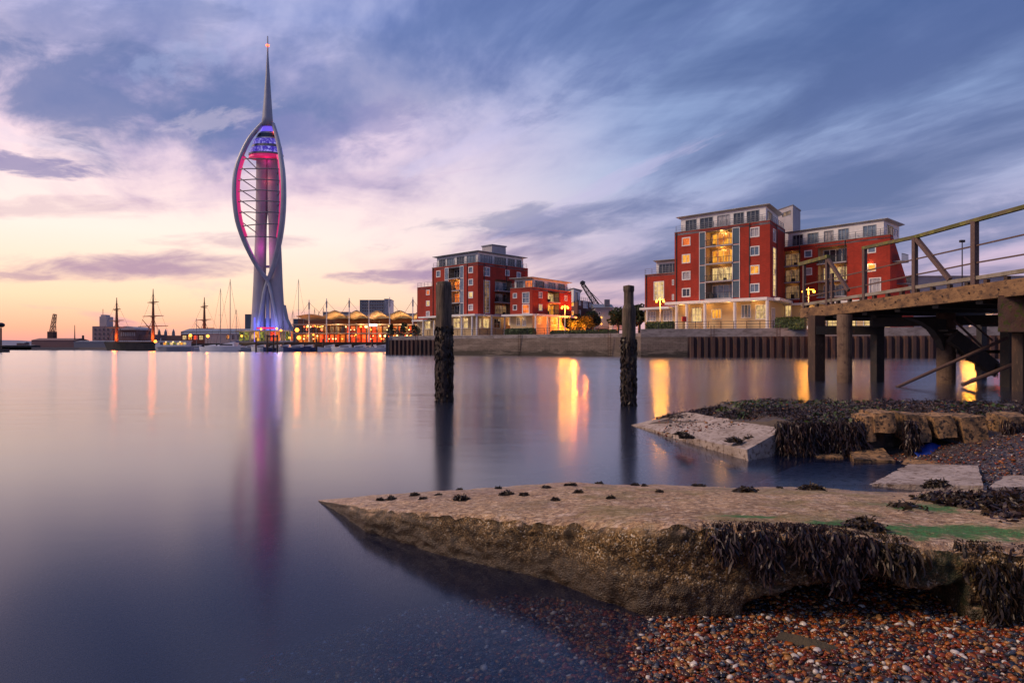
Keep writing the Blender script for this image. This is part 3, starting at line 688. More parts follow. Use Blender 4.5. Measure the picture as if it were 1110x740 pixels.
mat('dark_stone', (.09, .065, .03), .7, c2=(.04, .03, .018), ns=6, amt=1, bump=1, bs=40)
mat('pale_concrete', (0.50, 0.40, 0.34), 0.8, c2=(0.33, 0.25, 0.20), ns=2.2, amt=1, bump=1.0, bs=30, c3=(0.17, 0.11, 0.075), n3=14, lo3=.50, hi3=.64)
mat('block_stone', (0.44, 0.24, 0.10), 0.85, c2=(0.10, 0.06, 0.03), ns=5, amt=1, bump=1.0, bs=30, c3=(0.03, 0.02, 0.015), n3=16, lo3=.50, hi3=.60)
def block_from(corners_top, thick, name, m_, label, cat, rough=0.02, n=18, group=None, drop=None, parent=None):
    """worn block: top quad (4 world points, anticlockwise from above) extruded down"""
    c = [Vector(q_) for q_ in corners_top]; 
    bot = [q_ - Vector((0, 0, thick)) if drop is None else q_ + Vector(drop) for q_ in c]
    V_ = []; F_ = []; sd_ = random.random() * 50
    def face(a, b, c_, d_, nu, nv):
        off = len(V_)
        for i in range(nu):
            for j in range(nv):
                u, v = i / (nu - 1), j / (nv - 1); q_ = a.lerp(b, u).lerp(d_.lerp(c_, u), v); V_.append(q_)
        F_.append(gridf(nu, nv, off))
    face(c[0], c[1], c[2], c[3], n, n)
    for i in range(4):
        j = (i + 1) % 4; face(c[j], c[i], bot[i], bot[j], n, max(4, n // 2))
    face(bot[3], bot[2], bot[1], bot[0], 4, 4)
    ctr = sum(c, Vector()) / 4 + (bot[0] - c[0]) / 2
    out = []
    for q_ in V_:
        d_ = q_ - ctr; k_ = fbm(q_.x * 3 + sd_, q_.y * 3, q_.z * 3, 3) * rough * 2 + fbm(q_.x * 14 + sd_, q_.y * 14, q_.z * 14, 3) * rough * .8
        # round the corners
        out.append(tuple(q_ + d_.normalized() * (k_ - 0.02 * max(0, d_.length / max((c[0] - ctr).length, .01) - .85) * 4)))
    o = mesh_np(name, np.array(out), np.concatenate(F_), M[m_], parent=parent); 
    if parent is None: tag(o, label, cat, group)
    return o
A = P(684, 460.5, 13.3); A.z = .01; Bq = P(810, 487.5, 9.1); Cq = P(850.5, 464.6, 9.8); Dq = P(745, 446.5, 12.4)
Am = P(700, 473, 11.3); Am.z = .05
block_from([A, Bq, Cq, Dq], .3, 'slipway', 'pale_concrete', 'pale tilted concrete slab end between water and dark weed bank', 'slipway', .012, 40, drop=(0.03, -0.02, -.32))
blk = [((936, 452), (951, 450), (957, 479), (934, 481), 'narrow leaning block at the left end of the stone row'),
       ((944, 448), (975, 447), (974, 470), (946, 471), 'squarish block hung high in the row above a dark gap'),
       ((977, 449), (1008, 450), (1013, 483), (988, 477), 'third stone block from left leaning right'),
       ((1008, 452), (1036, 450), (1046, 479), (1014, 472), 'fourth block tucked behind its right neighbour'),
       ((1037, 453), (1071, 451), (1080, 492), (1044, 482), 'largest orange brown block of the stone row'),
       ((1088, 452), (1122, 450), (1128, 488), (1092, 484), 'block half under wrack at the right frame edge')]
for i, (a, b, c, d_, lab) in enumerate(blk):
    D0 = 9.55 - .02 * i; t1 = P(*a, D0); t2 = P(*b, D0); b1 = P(*d_, D0 - .12); b2 = P(*c, D0 - .12)
    g_ = (t2 - t1) * .12; t1 = t1 + g_; t2 = t2 - g_; g_ = (b2 - b1) * .15; b1 = b1 + g_; b2 = b2 - g_
    bk = Vector((.05, .55, .02))
    block_from([t1, t2, t2 + bk, t1 + bk], 0, 'stone_block', 'block_stone', lab, 'stone block', .013, 22, 'blocks of the broken quay edge', drop=tuple(((b1 - t1) + (b2 - t2)) / 2))
# loose slabs on the foreshore between
def flat_slab(pts, thick, label, m_='pale_concrete', cat='stone slab', group=None, rough=.01):
    return block_from([Vector(q_) for q_ in pts], thick, 'stone_slab', m_, label, cat, rough, 22, group)
def PZ(px, py, z): D = (EYE - z) * F / (py - HY); return Vector(((px - CX) / F * D, D, z))
flat_slab([PZ(944, 524, .03), PZ(1066, 526, .10), PZ(1060, 504, .10), PZ(985, 503, .03)], .3, 'grey concrete slab behind the foreground slipway')
flat_slab([PZ(820, 523, -.10), PZ(944, 525, .0), PZ(982, 504, .0), PZ(880, 497, -.08)], .25, 'sunken pale slab under shallow water left of the grey slab')
flat_slab([PZ(925, 497, .05), PZ(970, 499, .03), PZ(958, 485, .12), PZ(920, 484, .10)], .14, 'small flat slab fallen at the foot of the stone row', 'block_stone')
flat_slab([PZ(882, 494, .02), PZ(915, 496, .02), PZ(908, 487, .05), PZ(890, 487, .05)], .1, 'little flat stone in the shallows by the weed curtain', 'block_stone')
flat_slab([PZ(1072, 528, .14), PZ(1130, 527, .16), PZ(1130, 515, .17), PZ(1088, 516, .15)], .2, 'white weathered slab end at the right frame edge')
flat_slab([PZ(975, 503, .0), PZ(1035, 504, .04), PZ(1022, 495, .05), PZ(985, 495, .03)], .12, 'mossy low slab in front of the blue sheet', 'block_stone')
flat_slab([PZ(836, 690, .05), PZ(930, 718, .05), PZ(926, 706, .07), PZ(842, 682, .08)], .03, 'dark broken plank shaped stone on the pebbles', 'dark_stone')
# weed curtain on the bank edge (left of the blocks) and between blocks
def curtain(x0, x1, y, z, n, lo, hi, label, m_='purple_wrack'):
    n = int(n * 4.0); dz_ = RNG.uniform(0, 1, n) * hi; xx = RNG.uniform(x0, x1, n)
    st = np.stack([xx, y + RNG.normal(size=n) * .04 - .05 - dz_ * .1 + .05 * np.sin(xx * 9), z + .06 - dz_], 1)
    dr = np.stack([RNG.normal(size=n) * .4, np.full(n, -.45), np.full(n, -1.)], 1)
    V_, F_ = ribbons(st, dr, RNG.uniform(.06, .18, n), RNG.uniform(.006, .016, n), 5, .45, .7)
    o = mesh_np('hanging_seaweed', V_, F_, M[m_]); tag(o, label, 'seaweed', kind='stuff')
curtain(3.72, 4.95, 9.62, .42, 1500, .2, .48, 'thick dark wrack curtain left of the stone row')
for (x0, x1, lab) in ((5.42, 5.56, 'wrack strands between the first two blocks'), (6.78, 7.3, 'wrack strands at the right end of the stone row')):
    curtain(x0, x1, 9.5, .45, 420, .2, .42, lab)
curtain(7.3, 11, 9.6, .45, 900, .2, .42, 'wrack on the bank edge beyond the frame')
# bank cover
def bankcover(n, label, m_, thr, seed, leaf=.085, wid=.022):
    st = []
    while len(st) < n:
        x = RNG.uniform(2.4, 13.5) if RNG.uniform() < .9 else RNG.uniform(2.4, 4.4); y = RNG.uniform(9.55, 13.4)
        if x < 3.95:
            y0 = 13.3 - (x - 2.25) * 1.9; y = y0 + RNG.uniform(.4, 2.4)
        k_ = fbm(x * .8, y * 1.2, seed, 3)
        if k_ < thr: continue
        st.append((x, y, bank_z(x, y) + .01 + RNG.uniform(0, .05)))
    a = RNG.uniform(0, 2 * np.pi, n); dr = np.stack([np.cos(a), np.sin(a), RNG.uniform(0, .8, n)], 1)
    V_, F_ = ribbons(np.array(st), dr, RNG.uniform(.5, 1.5, n) * leaf, RNG.uniform(.5, 1.4, n) * wid, 3, .3, .8)
    o = mesh_np('seaweed_mat', V_, F_, M[m_]); tag(o, label, 'seaweed', kind='stuff')
bankcover(26000, 'dark purple wrack covering the bank behind the blocks', 'purple_wrack', -.18, 2, .06, .011)
bankcover(2200, 'bright green weed in the wrack on the bank', 'green_weed', .10, 9, .06)
# blue plastic sheet
mat('blue_plastic', (0.01, 0.04, 0.26), 0.4, ns=5)
b_ = MB(); nx_ = 16; vs = []
for i in range(nx_):
    for j in range(8):
        u, v = i / (nx_ - 1), j / 7; x = 5.46 + .5 * u; y = 9.5 - .32 * v; z = .17 - .12 * v - .04 * u * v + .018 * math.sin(u * 11 + v * 4) + .012 * fbm(u * 6, v * 6, 0, 3)
        vs.append((x, y, z))
b_.add(vs, [tuple(int(k) for k in f) for f in gridf(nx_, 8)]); o = b_.build('plastic_sheet', M['blue_plastic'], smooth=True); tag(o, 'crumpled blue plastic sheet caught under the stone row', 'plastic sheet')
sm_ = o.modifiers.new('thickness', 'SOLIDIFY'); sm_.thickness = .006

# ---------------------------------------------------------------- pebbles
def mat_pebble():
    m_ = bpy.data.materials.new('pebble'); m_.use_nodes = True; q = NT(m_.node_tree); b = q.n['Principled BSDF']
    g = q.new('ShaderNodeNewGeometry'); r0 = g.outputs['Random Per Island']
    col = q.ramp(r0, [(0, (.13, .024, .006)), (.14, (.27, .045, .007)), (.26, (.36, .10, .014)), (.36, (.06, .018, .009)), (.48, (.018, .018, .024)), (.60, (.05, .06, .085)), (.70, (.15, .12, .10)), (.78, (.42, .20, .06)), (.88, (.06, .028, .018)), (.95, (.62, .54, .46)), (1, (.7, .66, .62))], 'CONSTANT')
    n_ = q.noise(g.outputs['Position'], 60, 4, .6); col = q.mix(q.m('MULTIPLY', q.sm(n_, .4, .65), .4), col, q.mix(1.0, col, (.35, .3, .3, 1), 'MULTIPLY'))
    q.put(b.inputs['Base Color'], col); b.inputs['Roughness'].default_value = .26; b.inputs['Specular IOR Level'].default_value = .5
    M['pebble'] = m_
mat_pebble()
def stones(name, n, sampler, smin, smax, label, sub=2, zf=bed, lift=0.0):
    bv = np.array(ICO[sub][0]); bf = np.array(ICO[sub][1]); nv = len(bv)
    Vv = np.zeros((n, nv, 3))
    for i in range(n):
        x, y = sampler(); s_ = smin + (smax - smin) * RNG.uniform() ** 3.2
        sc_ = np.array([1, RNG.uniform(.5, .95), RNG.uniform(.3, .65)]) * s_ * .5
        rot = np.array(Matrix.Rotation(RNG.uniform(0, 6.28), 3, 'Z') @ Matrix.Rotation(RNG.uniform(-.5, .5), 3, 'X') @ Matrix.Rotation(RNG.uniform(-.5, .5), 3, 'Y'))
        fr_ = 1 + .20 * np.sin(bv @ RNG.normal(size=3) * 2.6 + RNG.uniform(0, 6))[:, None] + .12 * np.abs(bv @ RNG.normal(size=3))[:, None]
        Vv[i] = (bv * fr_ * sc_) @ rot.T + np.array([x, y, zf(x, y) + s_ * RNG.uniform(.05, .35) + lift])
    Ff = (bf[None] + (np.arange(n) * nv)[:, None, None]).reshape(-1, 3)
    o = mesh_np(name, Vv.reshape(-1, 3), Ff, M['pebble']); tag(o, label, 'pebbles', kind='stuff'); return o
def s1():
    while True:
        y = RNG.uniform(2.6, 4.2); x = RNG.uniform(.1, 3.0)
        if x < (CX + 30 - CX) / F * y: pass
        px = CX + F * x / y
        if px > 1180: continue
        return x, y
stones('pebbles', 30000, s1, .009, .038, 'wet orange brown and grey pebbles below the slipway edge')
stones('pebbles', 11000, lambda: (RNG.uniform(-1.9, .9), RNG.uniform(2.5, 5.2)), .018, .05, 'pebbles lying under the clear shallow water at lower left', sub=1)
stones('pebbles', 3200, lambda: (RNG.uniform(5.0, 8.6), RNG.uniform(6.9, 9.5)), .02, .05, 'orange pebbles between the blocks and the rear slabs', sub=1)
stones('pebbles', 2600, lambda: (RNG.uniform(2.4, 9), RNG.uniform(10.5, 13.0)), .02, .06, 'pebbles showing through the wrack on the bank', sub=1, zf=lambda x, y: bank_z(x, max(y, 13.6 - (x - 2.25) * 1.9 if x < 3.95 else y)))
for (px, py, rad, lab) in ((745, 474, .09, 'dark weed tuft on the middle of the pale tilted slab'), (738, 470, .05, 'small weed tuft left on the pale tilted slab'), (797, 478, .10, 'wide weed tuft near the corner of the pale tilted slab'), (812, 476, .06, 'small weed tuft at the right corner of the pale tilted slab')):
    q_ = PZ(px, py, .20); clump('seaweed_clump', (q_.x, q_.y, q_.z - .01), rad, 260, lab, group='seaweed clumps on the middle slab', leaf=.07, wid=.014)
# sunken slab seen through the water at lower left
mat('sunken_concrete', (0.26, 0.19, 0.12), 0.8, c2=(0.10, 0.07, 0.04), ns=2, amt=1, bump=.8, bs=18, c3=(.03, .03, .03), n3=6, lo3=.58, hi3=.66)
block_from([Vector((-1.65, 2.4, -.42)), Vector((-.50, 2.4, -.29)), Vector((-.76, 3.9, -.33)), Vector((-2.1, 4.1, -.62))], .2, 'stone_slab', 'sunken_concrete', 'sunken mossy slab under the water at the lower left', 'stone slab', .05, 50)
# ================================================================== BUILDINGS
class Fac:
    """a vertical facade from a to c (left to right seen from outside)"""
    def __init__(s, a, c, z0, z1):
        s.a = Vector((a[0], a[1], 0)); s.c = Vector((c[0], c[1], 0)); s.L = (s.c - s.a).length; s.d = (s.c - s.a) / s.L
        s.n = Vector((s.d.y, -s.d.x, 0)); s.z0 = z0; s.z1 = z1
    def p(s, u, z, o=0.0): q_ = s.a + s.d * u + s.n * o; return Vector((q_.x, q_.y, z))
    def u(s, px):
        k_ = (px - CX) / F; return (k_ * s.a.y - s.a.x) / (s.d.x - k_ * s.d.y)
    def rect(s, px0, px1, py0, py1):
        u0, u1 = s.u(px0), s.u(px1); um = (u0 + u1) / 2; D = s.a.y + s.d.y * um
        return u0, u1, EYE + (HY - py1) / F * D, EYE + (HY - py0) / F * D
    def obox(s, b_, u0, u1, z0, z1, o0, o1):
        vs = [s.p(u, z, o) for z in (z0, z1) for (u, o) in ((u0, o1), (u1, o1), (u1, o0), (u0, o0))]
        b_.add(vs, [(3, 2, 1, 0), (4, 5, 6, 7), (0, 1, 5, 4), (1, 2, 6, 5), (2, 3, 7, 6), (3, 0, 4, 7)])
    def wall(s, b_, ops, depth=0.22):
        us = sorted(set([0.0, s.L] + [max(0, min(s.L, q_)) for o in ops for q_ in o[:2]])); zs = sorted(set([s.z0, s.z1] + [max(s.z0, min(s.z1, q_)) for o in ops for q_ in o[2:4]]))
        for i in range(len(us) - 1):
            for j in range(len(zs) - 1):
                um, zm = (us[i] + us[i + 1]) / 2, (zs[j] + zs[j + 1]) / 2
                if any(o[0] < um < o[1] and o[2] < zm < o[3] for o in ops): continue
                b_.quad(s.p(us[i], zs[j]), s.p(us[i + 1], zs[j]), s.p(us[i + 1], zs[j + 1]), s.p(us[i], zs[j + 1]))
        for (u0, u1, z0, z1) in [o[:4] for o in ops]:
            for (A_, B_) in (((u0, z0), (u1, z0)), ((u1, z0), (u1, z1)), ((u1, z1), (u0, z1)), ((u0, z1), (u0, z0))):
                b_.quad(s.p(*A_), s.p(*B_), s.p(*B_, -depth), s.p(*A_, -depth))
    def window(s, root, r_, pane, nx=1, nz=1, fr=0.12, frame='white_paint', bars=0.07, proud=0.05, name='window'):
        u0, u1, z0, z1 = r_; b_ = MB()
        s.obox(b_, u0 - .02, u1 + .02, z0 - .02, z0 + fr, -.12, proud); s.obox(b_, u0 - .02, u1 + .02, z1 - fr, z1 + .02, -.12, proud)
        s.obox(b_, u0 - .02, u0 + fr, z0 + fr, z1 - fr, -.12, proud); s.obox(b_, u1 - fr, u1 + .02, z0 + fr, z1 - fr, -.12, proud)
        for i in range(1, nx + 1):
            if nx > 0 and i <= nx: 
                uu = u0 + (u1 - u0) * i / (nx + 1); s.obox(b_, uu - bars / 2, uu + bars / 2, z0 + fr, z1 - fr, -.11, -.02)
        for i in range(1, nz + 1):
            zz = z0 + (z1 - z0) * i / (nz + 1); s.obox(b_, u0 + fr, u1 - fr, zz - bars / 2, zz + bars / 2, -.115, -.025)
        w_ = b_.build(name, M[frame], root)
        b_ = MB(); b_.quad(s.p(u0, z0, -.10), s.p(u1, z0, -.10), s.p(u1, z1, -.10), s.p(u0, z1, -.10)); b_.build('pane', M[pane], w_, kind=None)
        return w_
    def bay(s, root, r_, pane, depth=1.6, wallm='dim_render', rail='dark_metal', doors=3, light=0, glass=None):
        """recessed balcony: side walls, soffit, floor slab, glazed doors at the back, bar railing in front"""
        u0, u1, z0, z1 = r_; b_ = MB()
        P_ = s.p
        b_.quad(P_(u0, z0, -.22), P_(u0, z1, -.22), P_(u0, z1, -depth), P_(u0, z0, -depth))
        b_.quad(P_(u1, z0, -depth), P_(u1, z1, -depth), P_(u1, z1, -.22), P_(u1, z0, -.22))
        b_.quad(P_(u0, z1, -.22), P_(u1, z1, -.22), P_(u1, z1, -depth), P_(u0, z1, -depth))
        b_.quad(P_(u0, z0, -depth), P_(u1, z0, -depth), P_(u1, z1, -depth), P_(u0, z1, -depth))
        o = b_.build('balcony', M[wallm], root)
        b_ = MB(); s.obox(b_, u0 + .01, u1 - .01, z0 - .16, z0 + .06, -depth + .01, .35); b_.build('balcony_floor', M['grey_render'], o)
        W_ = u1 - u0; g0, g1 = u0 + W_ * .08, u1 - W_ * .08; gz = z0 + (z1 - z0) * .84
        b_ = MB(); n = doors
        for i in range(n + 1):
            uu = g0 + (g1 - g0) * i / n; s.obox(b_, uu - .05, uu + .05, z0 + .06, gz, -depth + .005, -depth + .10)
        s.obox(b_, g0 - .05, g1 + .05, gz, gz + .1, -depth + .005, -depth + .11)
        b_.build('door_frame', M['white_paint'], o)
        b_ = MB(); b_.quad(P_(g0, z0 + .06, -depth + .04), P_(g1, z0 + .06, -depth + .04), P_(g1, gz, -depth + .04), P_(g0, gz, -depth + .04)); b_.build('pane', M[pane], o)
        b_ = MB(); h = 1.1; n = max(3, int(W_ / .3))
        s.obox(b_, u0, u1, z0 + h, z0 + h + .07, .26, .34); s.obox(b_, u0, u1, z0 + .1, z0 + .15, .27, .33)
        for i in range(n + 1): uu = u0 + .03 + (W_ - .06) * i / n; s.obox(b_, uu - .02, uu + .02, z0 + .15, z0 + h, .28, .32)
        b_.build('railing', M[rail], o)
        b_ = MB()
        for k_ in range(1):
            uu = random.uniform(u0 + .4, u1 - .5); s.obox(b_, uu, uu + random.uniform(.3, .6), z0 + .06, z0 + random.uniform(.5, 1.0), -.9, -.4)
        b_.build('garden_chair', M['dark_metal'], o)
        if light:
            l_ = bpy.data.lights.new('balcony_light', 'POINT'); l_.energy = light; l_.color = (1, .48, .12); l_.shadow_soft_size = .15
            lo_ = bpy.data.objects.new('balcony_light', l_); COL.objects.link(lo_); lo_.parent = o; lo_.location = P_((u0 + u1) / 2, z1 - .35, -depth * .55) - wloc(o)
        return o
def roof_slab(root, pts, z, th, over, m_='roof_metal', name='roof', lip=.0):
    c = sum((Vector((p_[0], p_[1], 0)) for p_ in pts), Vector()) / len(pts)
    pp = []
    for p_ in pts: q_ = Vector((p_[0], p_[1], 0)); pp.append(q_ + (q_ - c).normalized() * over)
    n = len(pp); area = sum(pp[i].x * pp[(i + 1) % n].y - pp[(i + 1) % n].x * pp[i].y for i in range(n))
    if area < 0: pp = pp[::-1]
    inner = [q_ + (c - q_).normalized() * over * .8 for q_ in pp]
    vs = [(q_.x, q_.y, z) for q_ in inner] + [(q_.x, q_.y, z + th * .75) for q_ in pp] + [(q_.x, q_.y, z + th) for q_ in pp]
    fs = [tuple(range(n))[::-1]] + [(i, (i + 1) % n, n + (i + 1) % n, n + i) for i in range(n)] + [(n + i, n + (i + 1) % n, 2 * n + (i + 1) % n, 2 * n + i) for i in range(n)] + [tuple(range(2 * n, 3 * n))]
    b_ = MB(); b_.add(vs, fs); return b_.build(name, M[m_], root)
def terrace_rail(root, pts, z, h=1.1, step=1.3, inset=0.12, m_='lead_grey'):
    b_ = MB()
    for a, c in zip(pts[:-1], pts[1:]):
        a = Vector((a[0], a[1], z)); c = Vector((c[0], c[1], z)); n = max(1, int((c - a).length / step))
        for i in range(n + 1): q_ = a.lerp(c, i / n); b_.box((q_.x, q_.y, z + h / 2), (.07, .07, h))
        for hh in (h, h * .66, h * .33): b_.beam(a + Vector((0, 0, hh)), c + Vector((0, 0, hh)), .05, .05)
    return b_.build('terrace_railing', M[m_], root)
def column(root, x, y, z0, z1, r=.2, m_='white_paint'):
    b_ = MB(); b_.tube([(x, y, z0), (x, y, z1)], r, 14); b_.box((x, y, z0 + .1), (r * 2.6, r * 2.6, .2)); b_.build('column', M[m_], root, smooth=False)
def inset(a, c, b0, s_):      # parallel copy of facade moved inward
    f = Fac(a, c, 0, 1); return f
def penthouse(root, quad, z, h, ins, wins, over=1.3, wall='white_paint', th=.45, bars=1):
    """white set-back top storey on a 4 point footprint (front-left, corner, right, back)"""
    c = sum((Vector((p_[0], p_[1], 0)) for p_ in quad), Vector()) / len(quad)
    q4 = []
    for p_ in quad: q_ = Vector((p_[0], p_[1], 0)); d_ = (c - q_); q4.append(q_ + d_.normalized() * ins)
    b_ = MB(); facs = []
    for i in range(len(q4)):
        f = Fac(q4[i], q4[(i + 1) % len(q4)], z, z + h); facs.append(f)
    for i, f in enumerate(facs):
        ops = []
        if i < len(wins):
            for (f0, f1, pane, nx) in wins[i]: ops.append((f0 * f.L, f1 * f.L, z + .25, z + h * .84, pane, nx))
        f.wall(b_, ops, .15)
        for o in ops: f.window(root, o[:4], o[4], o[5], 0, .07, 'roof_metal')
    b_.build('penthouse_wall', M[wall], root)
    roof_slab(root, q4, z + h, th, over)
    return facs
def point_light(parent, loc, e, c=(1, .58, .22), r=.2, name='lamp_light', spec=1.0):
    l_ = bpy.data.lights.new(name, 'POINT'); l_.energy = e; l_.color = c; l_.shadow_soft_size = r; l_.specular_factor = 1.0
    o = bpy.data.objects.new(name, l_); COL.objects.link(o); o.parent = parent; o.location = Vector(loc) - wloc(parent); return o

# ------------------------------------------------ right red flats (B)
BZ = 4.5
B0 = (31.2, 131.0); B1 = (44.6, 118.0); B2 = (51.2, 128.0); B3 = (B0[0] + 8.5, B0[1] + 12.5)
r_ = thing('apartment_building', (44.6, 118, BZ), 'larger red brick flats at right with lit balconies behind the quay', 'building', 'red brick waterside flats')
BROOT = r_
brick = MB()
fl = Fac(B0, B1, 10.3, 23.6)
Lw = [(739.3, 748.4, 257.3, 266.5, 'lit_orange'), (739.3, 748.4, 275.6, 285.2, 'lit_amber'), (739.3, 748.4, 294, 303.4, 'pale_pane'), (739.3, 748.4, 312.3, 321.8, 'dark_pane'),
      (812.8, 823.2, 246.4, 257, 'pale_pane'), (812.8, 823.2, 266.8, 277.2, 'blue_pane'), (812.8, 823.2, 287.4, 297.2, 'lit_amber'), (812.8, 823.2, 307.3, 317.0, 'blue_pane')]
ops = []
for w_ in Lw: rr = fl.rect(*w_[:4]); ops.append(rr); fl.window(r_, rr, w_[4], 1 if w_[4] != 'lit_orange' else 0, 0, .16)
u0, u1, ua, ub = fl.u(758.3), fl.u(801.8), fl.u(764.8), fl.u(794.0)
bzs = [10.45, 13.65, 16.9, 20.1, 23.1]
pm = ['blue_pane', 'lit_pale', 'lit_amber', 'lit_amber']
for i in range(4):
    ops.append((ua, ub, bzs[i] + .1, bzs[i + 1] - .08))
    fl.bay(r_, (ua, ub, bzs[i] + .1, bzs[i + 1] - .08), pm[i], 1.9, 'cream_render' if i > 0 else 'dim_render', doors=4, light=[0, 12, 45, 75][i])
    for (a_, c_) in ((u0, ua - .02), (ub + .02, u1)):
        b_ = MB(); fl.obox(b_, a_, c_, bzs[i] + .12, bzs[i + 1] - .10, -.02, .03); o = b_.build('side_panel', M['blue_panel'], r_)
        b_ = MB()
        fl.obox(b_, a_ - .05, a_ + .05, bzs[i], bzs[i + 1], .03, .09); fl.obox(b_, c_ - .05, c_ + .05, bzs[i], bzs[i + 1], .03, .09); fl.obox(b_, a_ + .05, c_ - .05, bzs[i + 1] - .1, bzs[i + 1], .03, .088)
        b_.build('panel_frame', M['white_paint'], o)
fl.wall(brick, ops)
fs_ = Fac(B1, B2, 10.3, 23.6); o2 = [fs_.rect(837.8, 841.0, 248.5, 262.5), fs_.rect(837.8, 841.0, 268.4, 321.4)]
fs_.window(r_, o2[0], 'pale_pane', 0, 0, .1); fs_.window(r_, o2[1], 'lit_pale', 0, 8, .1)
fs_.wall(brick, o2)
Fac(B2, B3, 10.3, 23.6).wall(brick, []); Fac(B3, B0, 10.3, 23.6).wall(brick, [])
# left annex
N0 = (26.4, 135.7); fa = Fac(N0, B0, 9.6, 16.0)
oa = [fa.rect(708.8, 719.8, 305, 325), fa.rect(728.6, 730.6, 303, 309), fa.rect(728.6, 730.6, 319, 325)]
fa.window(r_, oa[0], 'lit_pale', 2, 3, .12); fa.window(r_, oa[1], 'pale_pane', 0, 0, .08); fa.window(r_, oa[2], 'pale_pane', 0, 0, .08)
fa.wall(brick, oa); N3 = (N0[0] + 5, N0[1] + 9); Fac(N3, N0, 9.6, 16.0).wall(brick, [])
b_ = MB(); b_.prism([N0, B0, (B0[0] + 5, B0[1] + 9), N3], 15.6, 15.9); b_.prism([B0, B1, B2, B3], 23.0, 23.4); b_.build('flat_roof', M['lead_grey'], r_)
# right wing
W0 = (50.3, 128.3); W1 = (62.6, 113.0); W2 = (70.6, 120.0); W3 = (60.5, 135.0)
fw = Fac(W0, W1, 9.6, 20.3)
wz = 9.9
balc = []
rows = [(255, 287.6), (289.5, 306), (308.5, 325)]
def zrow(f, px, y): um = f.u(px); D = f.a.y + f.d.y * um; return EYE + (HY - y) / F * D
zA = [zrow(fw, 857, y) for y in (324.8, 306.6, 289.0, 271.5)]
for i in range(3):
    rr = (fw.u(846.2), fw.u(867.5), zA[i] + .1, zA[i + 1] - .1); balc.append(rr); fw.bay(r_, rr, 'lit_dim', 1.4, 'cream_render', doors=3, light=3)
zB = [zrow(fw, 902, y) for y in (322.0, 305, 285.5, 266.0)]
for i in range(3):
    rr = (fw.u(886.2), fw.u(918.0), zB[i] + .1, zB[i + 1] - .15); balc.append(rr); fw.bay(r_, rr, ['blue_pane', 'lit_pale', 'dark_pane'][i], 1.5, 'cream_render', doors=4, light=[3, 6, 1.5][i])
for w_ in [(872, 880.2, 271.3, 278.8, 'blue_pane', 0), (872, 880.2, 290.4, 298.2, 'pale_pane', 0), (940.4, 949.5, 267, 274.2, 'blue_pane', 0), (940.4, 949.5, 286, 294.2, 'lit_amber', 0), (942, 955, 301, 318, 'pale_pane', 2)]:
    rr = fw.rect(*w_[:4]); balc.append(rr); fw.window(r_, rr, w_[4], w_[5], 0, .14)
fwg = Fac(W0, W1, 4.5, 9.6); wg = [fwg.rect(851, 858, 331, 343)] + [(2.5 + 3.2 * i, 4.6 + 3.2 * i, 5.2, 8.4) for i in range(2, 5)]
for rr in wg: fwg.window(r_, rr, 'lit_pale', 1, 0, .1)
fw.wall(brick, balc)
point_light(r_, fw.p(fw.u(943), zrow(fw, 943, 286.5), .35), 60)
b_ = MB(); b_.ico(fw.p(fw.u(943), zrow(fw, 943, 287), .25), .13, 2); b_.build('wall_light', M['lamp_glow_small'], r_)
# stepped, sloping end of the wing
fe = Fac(W1, W2, 4.5, 20.3); q_ = [fe.p(0, 4.5), fe.p(fe.L, 4.5), fe.p(fe.L, 9.5), fe.p(fe.L * .1, 20.3), fe.p(0, 20.3)]; brick.add(q_, [(0, 1, 2, 3, 4)])
for (uu, zz) in ((.12, 15.8), (.30, 12.2)):
    b_ = MB(); fe.obox(b_, fe.L * uu - .3, fe.L * uu + 2.6, zz, zz + .2, 0, 1.5); o = b_.build('balcony_floor', M['lead_grey'], r_)
    b_ = MB()
    for k_ in range(9): fe.obox(b_, fe.L * uu - .3 + k_ * .35, fe.L * uu - .25 + k_ * .35, zz + .2, zz + 1.3, 1.4, 1.46)
    fe.obox(b_, fe.L * uu - .3, fe.L * uu + 2.6, zz + 1.3, zz + 1.38, 1.4, 1.46); b_.build('railing', M['dark_metal'], o)
b_ = MB(); b_.add([fe.p(fe.L * .1, 20.3), fe.p(fe.L, 9.5), Vector((W3[0] + 9, W3[1] + 4, 9.5)), Vector((*W3, 20.3))], [(0, 1, 2, 3)]); b_.prism([W0, W1, (63.4, 113.7), W3], 19.7, 20.0); b_.build('flat_roof', M['lead_grey'], r_)
brick.build('brick_wall', M['red_brick'], r_)
for f, u_ in ((fl, .35), (fl, fl.L * .8), (fs_, 5.0), (fw, fw.L * .2), (fw, fw.L * .62), (fa, .3)):
    b_ = MB(); f.obox(b_, u_, u_ + .13, f.z0, f.z1, .01, .13); b_.build('downpipe', M['dark_metal'], r_)
b_ = MB()
for f, z in ((fl, 23.6), (fs_, 23.6), (fa, 16.0), (fw, 20.3)): f.obox(b_, -.02, f.L + .02, z, z + .12, -.4, .06)
b_.build('parapet_coping', M['cap_concrete'], r_)
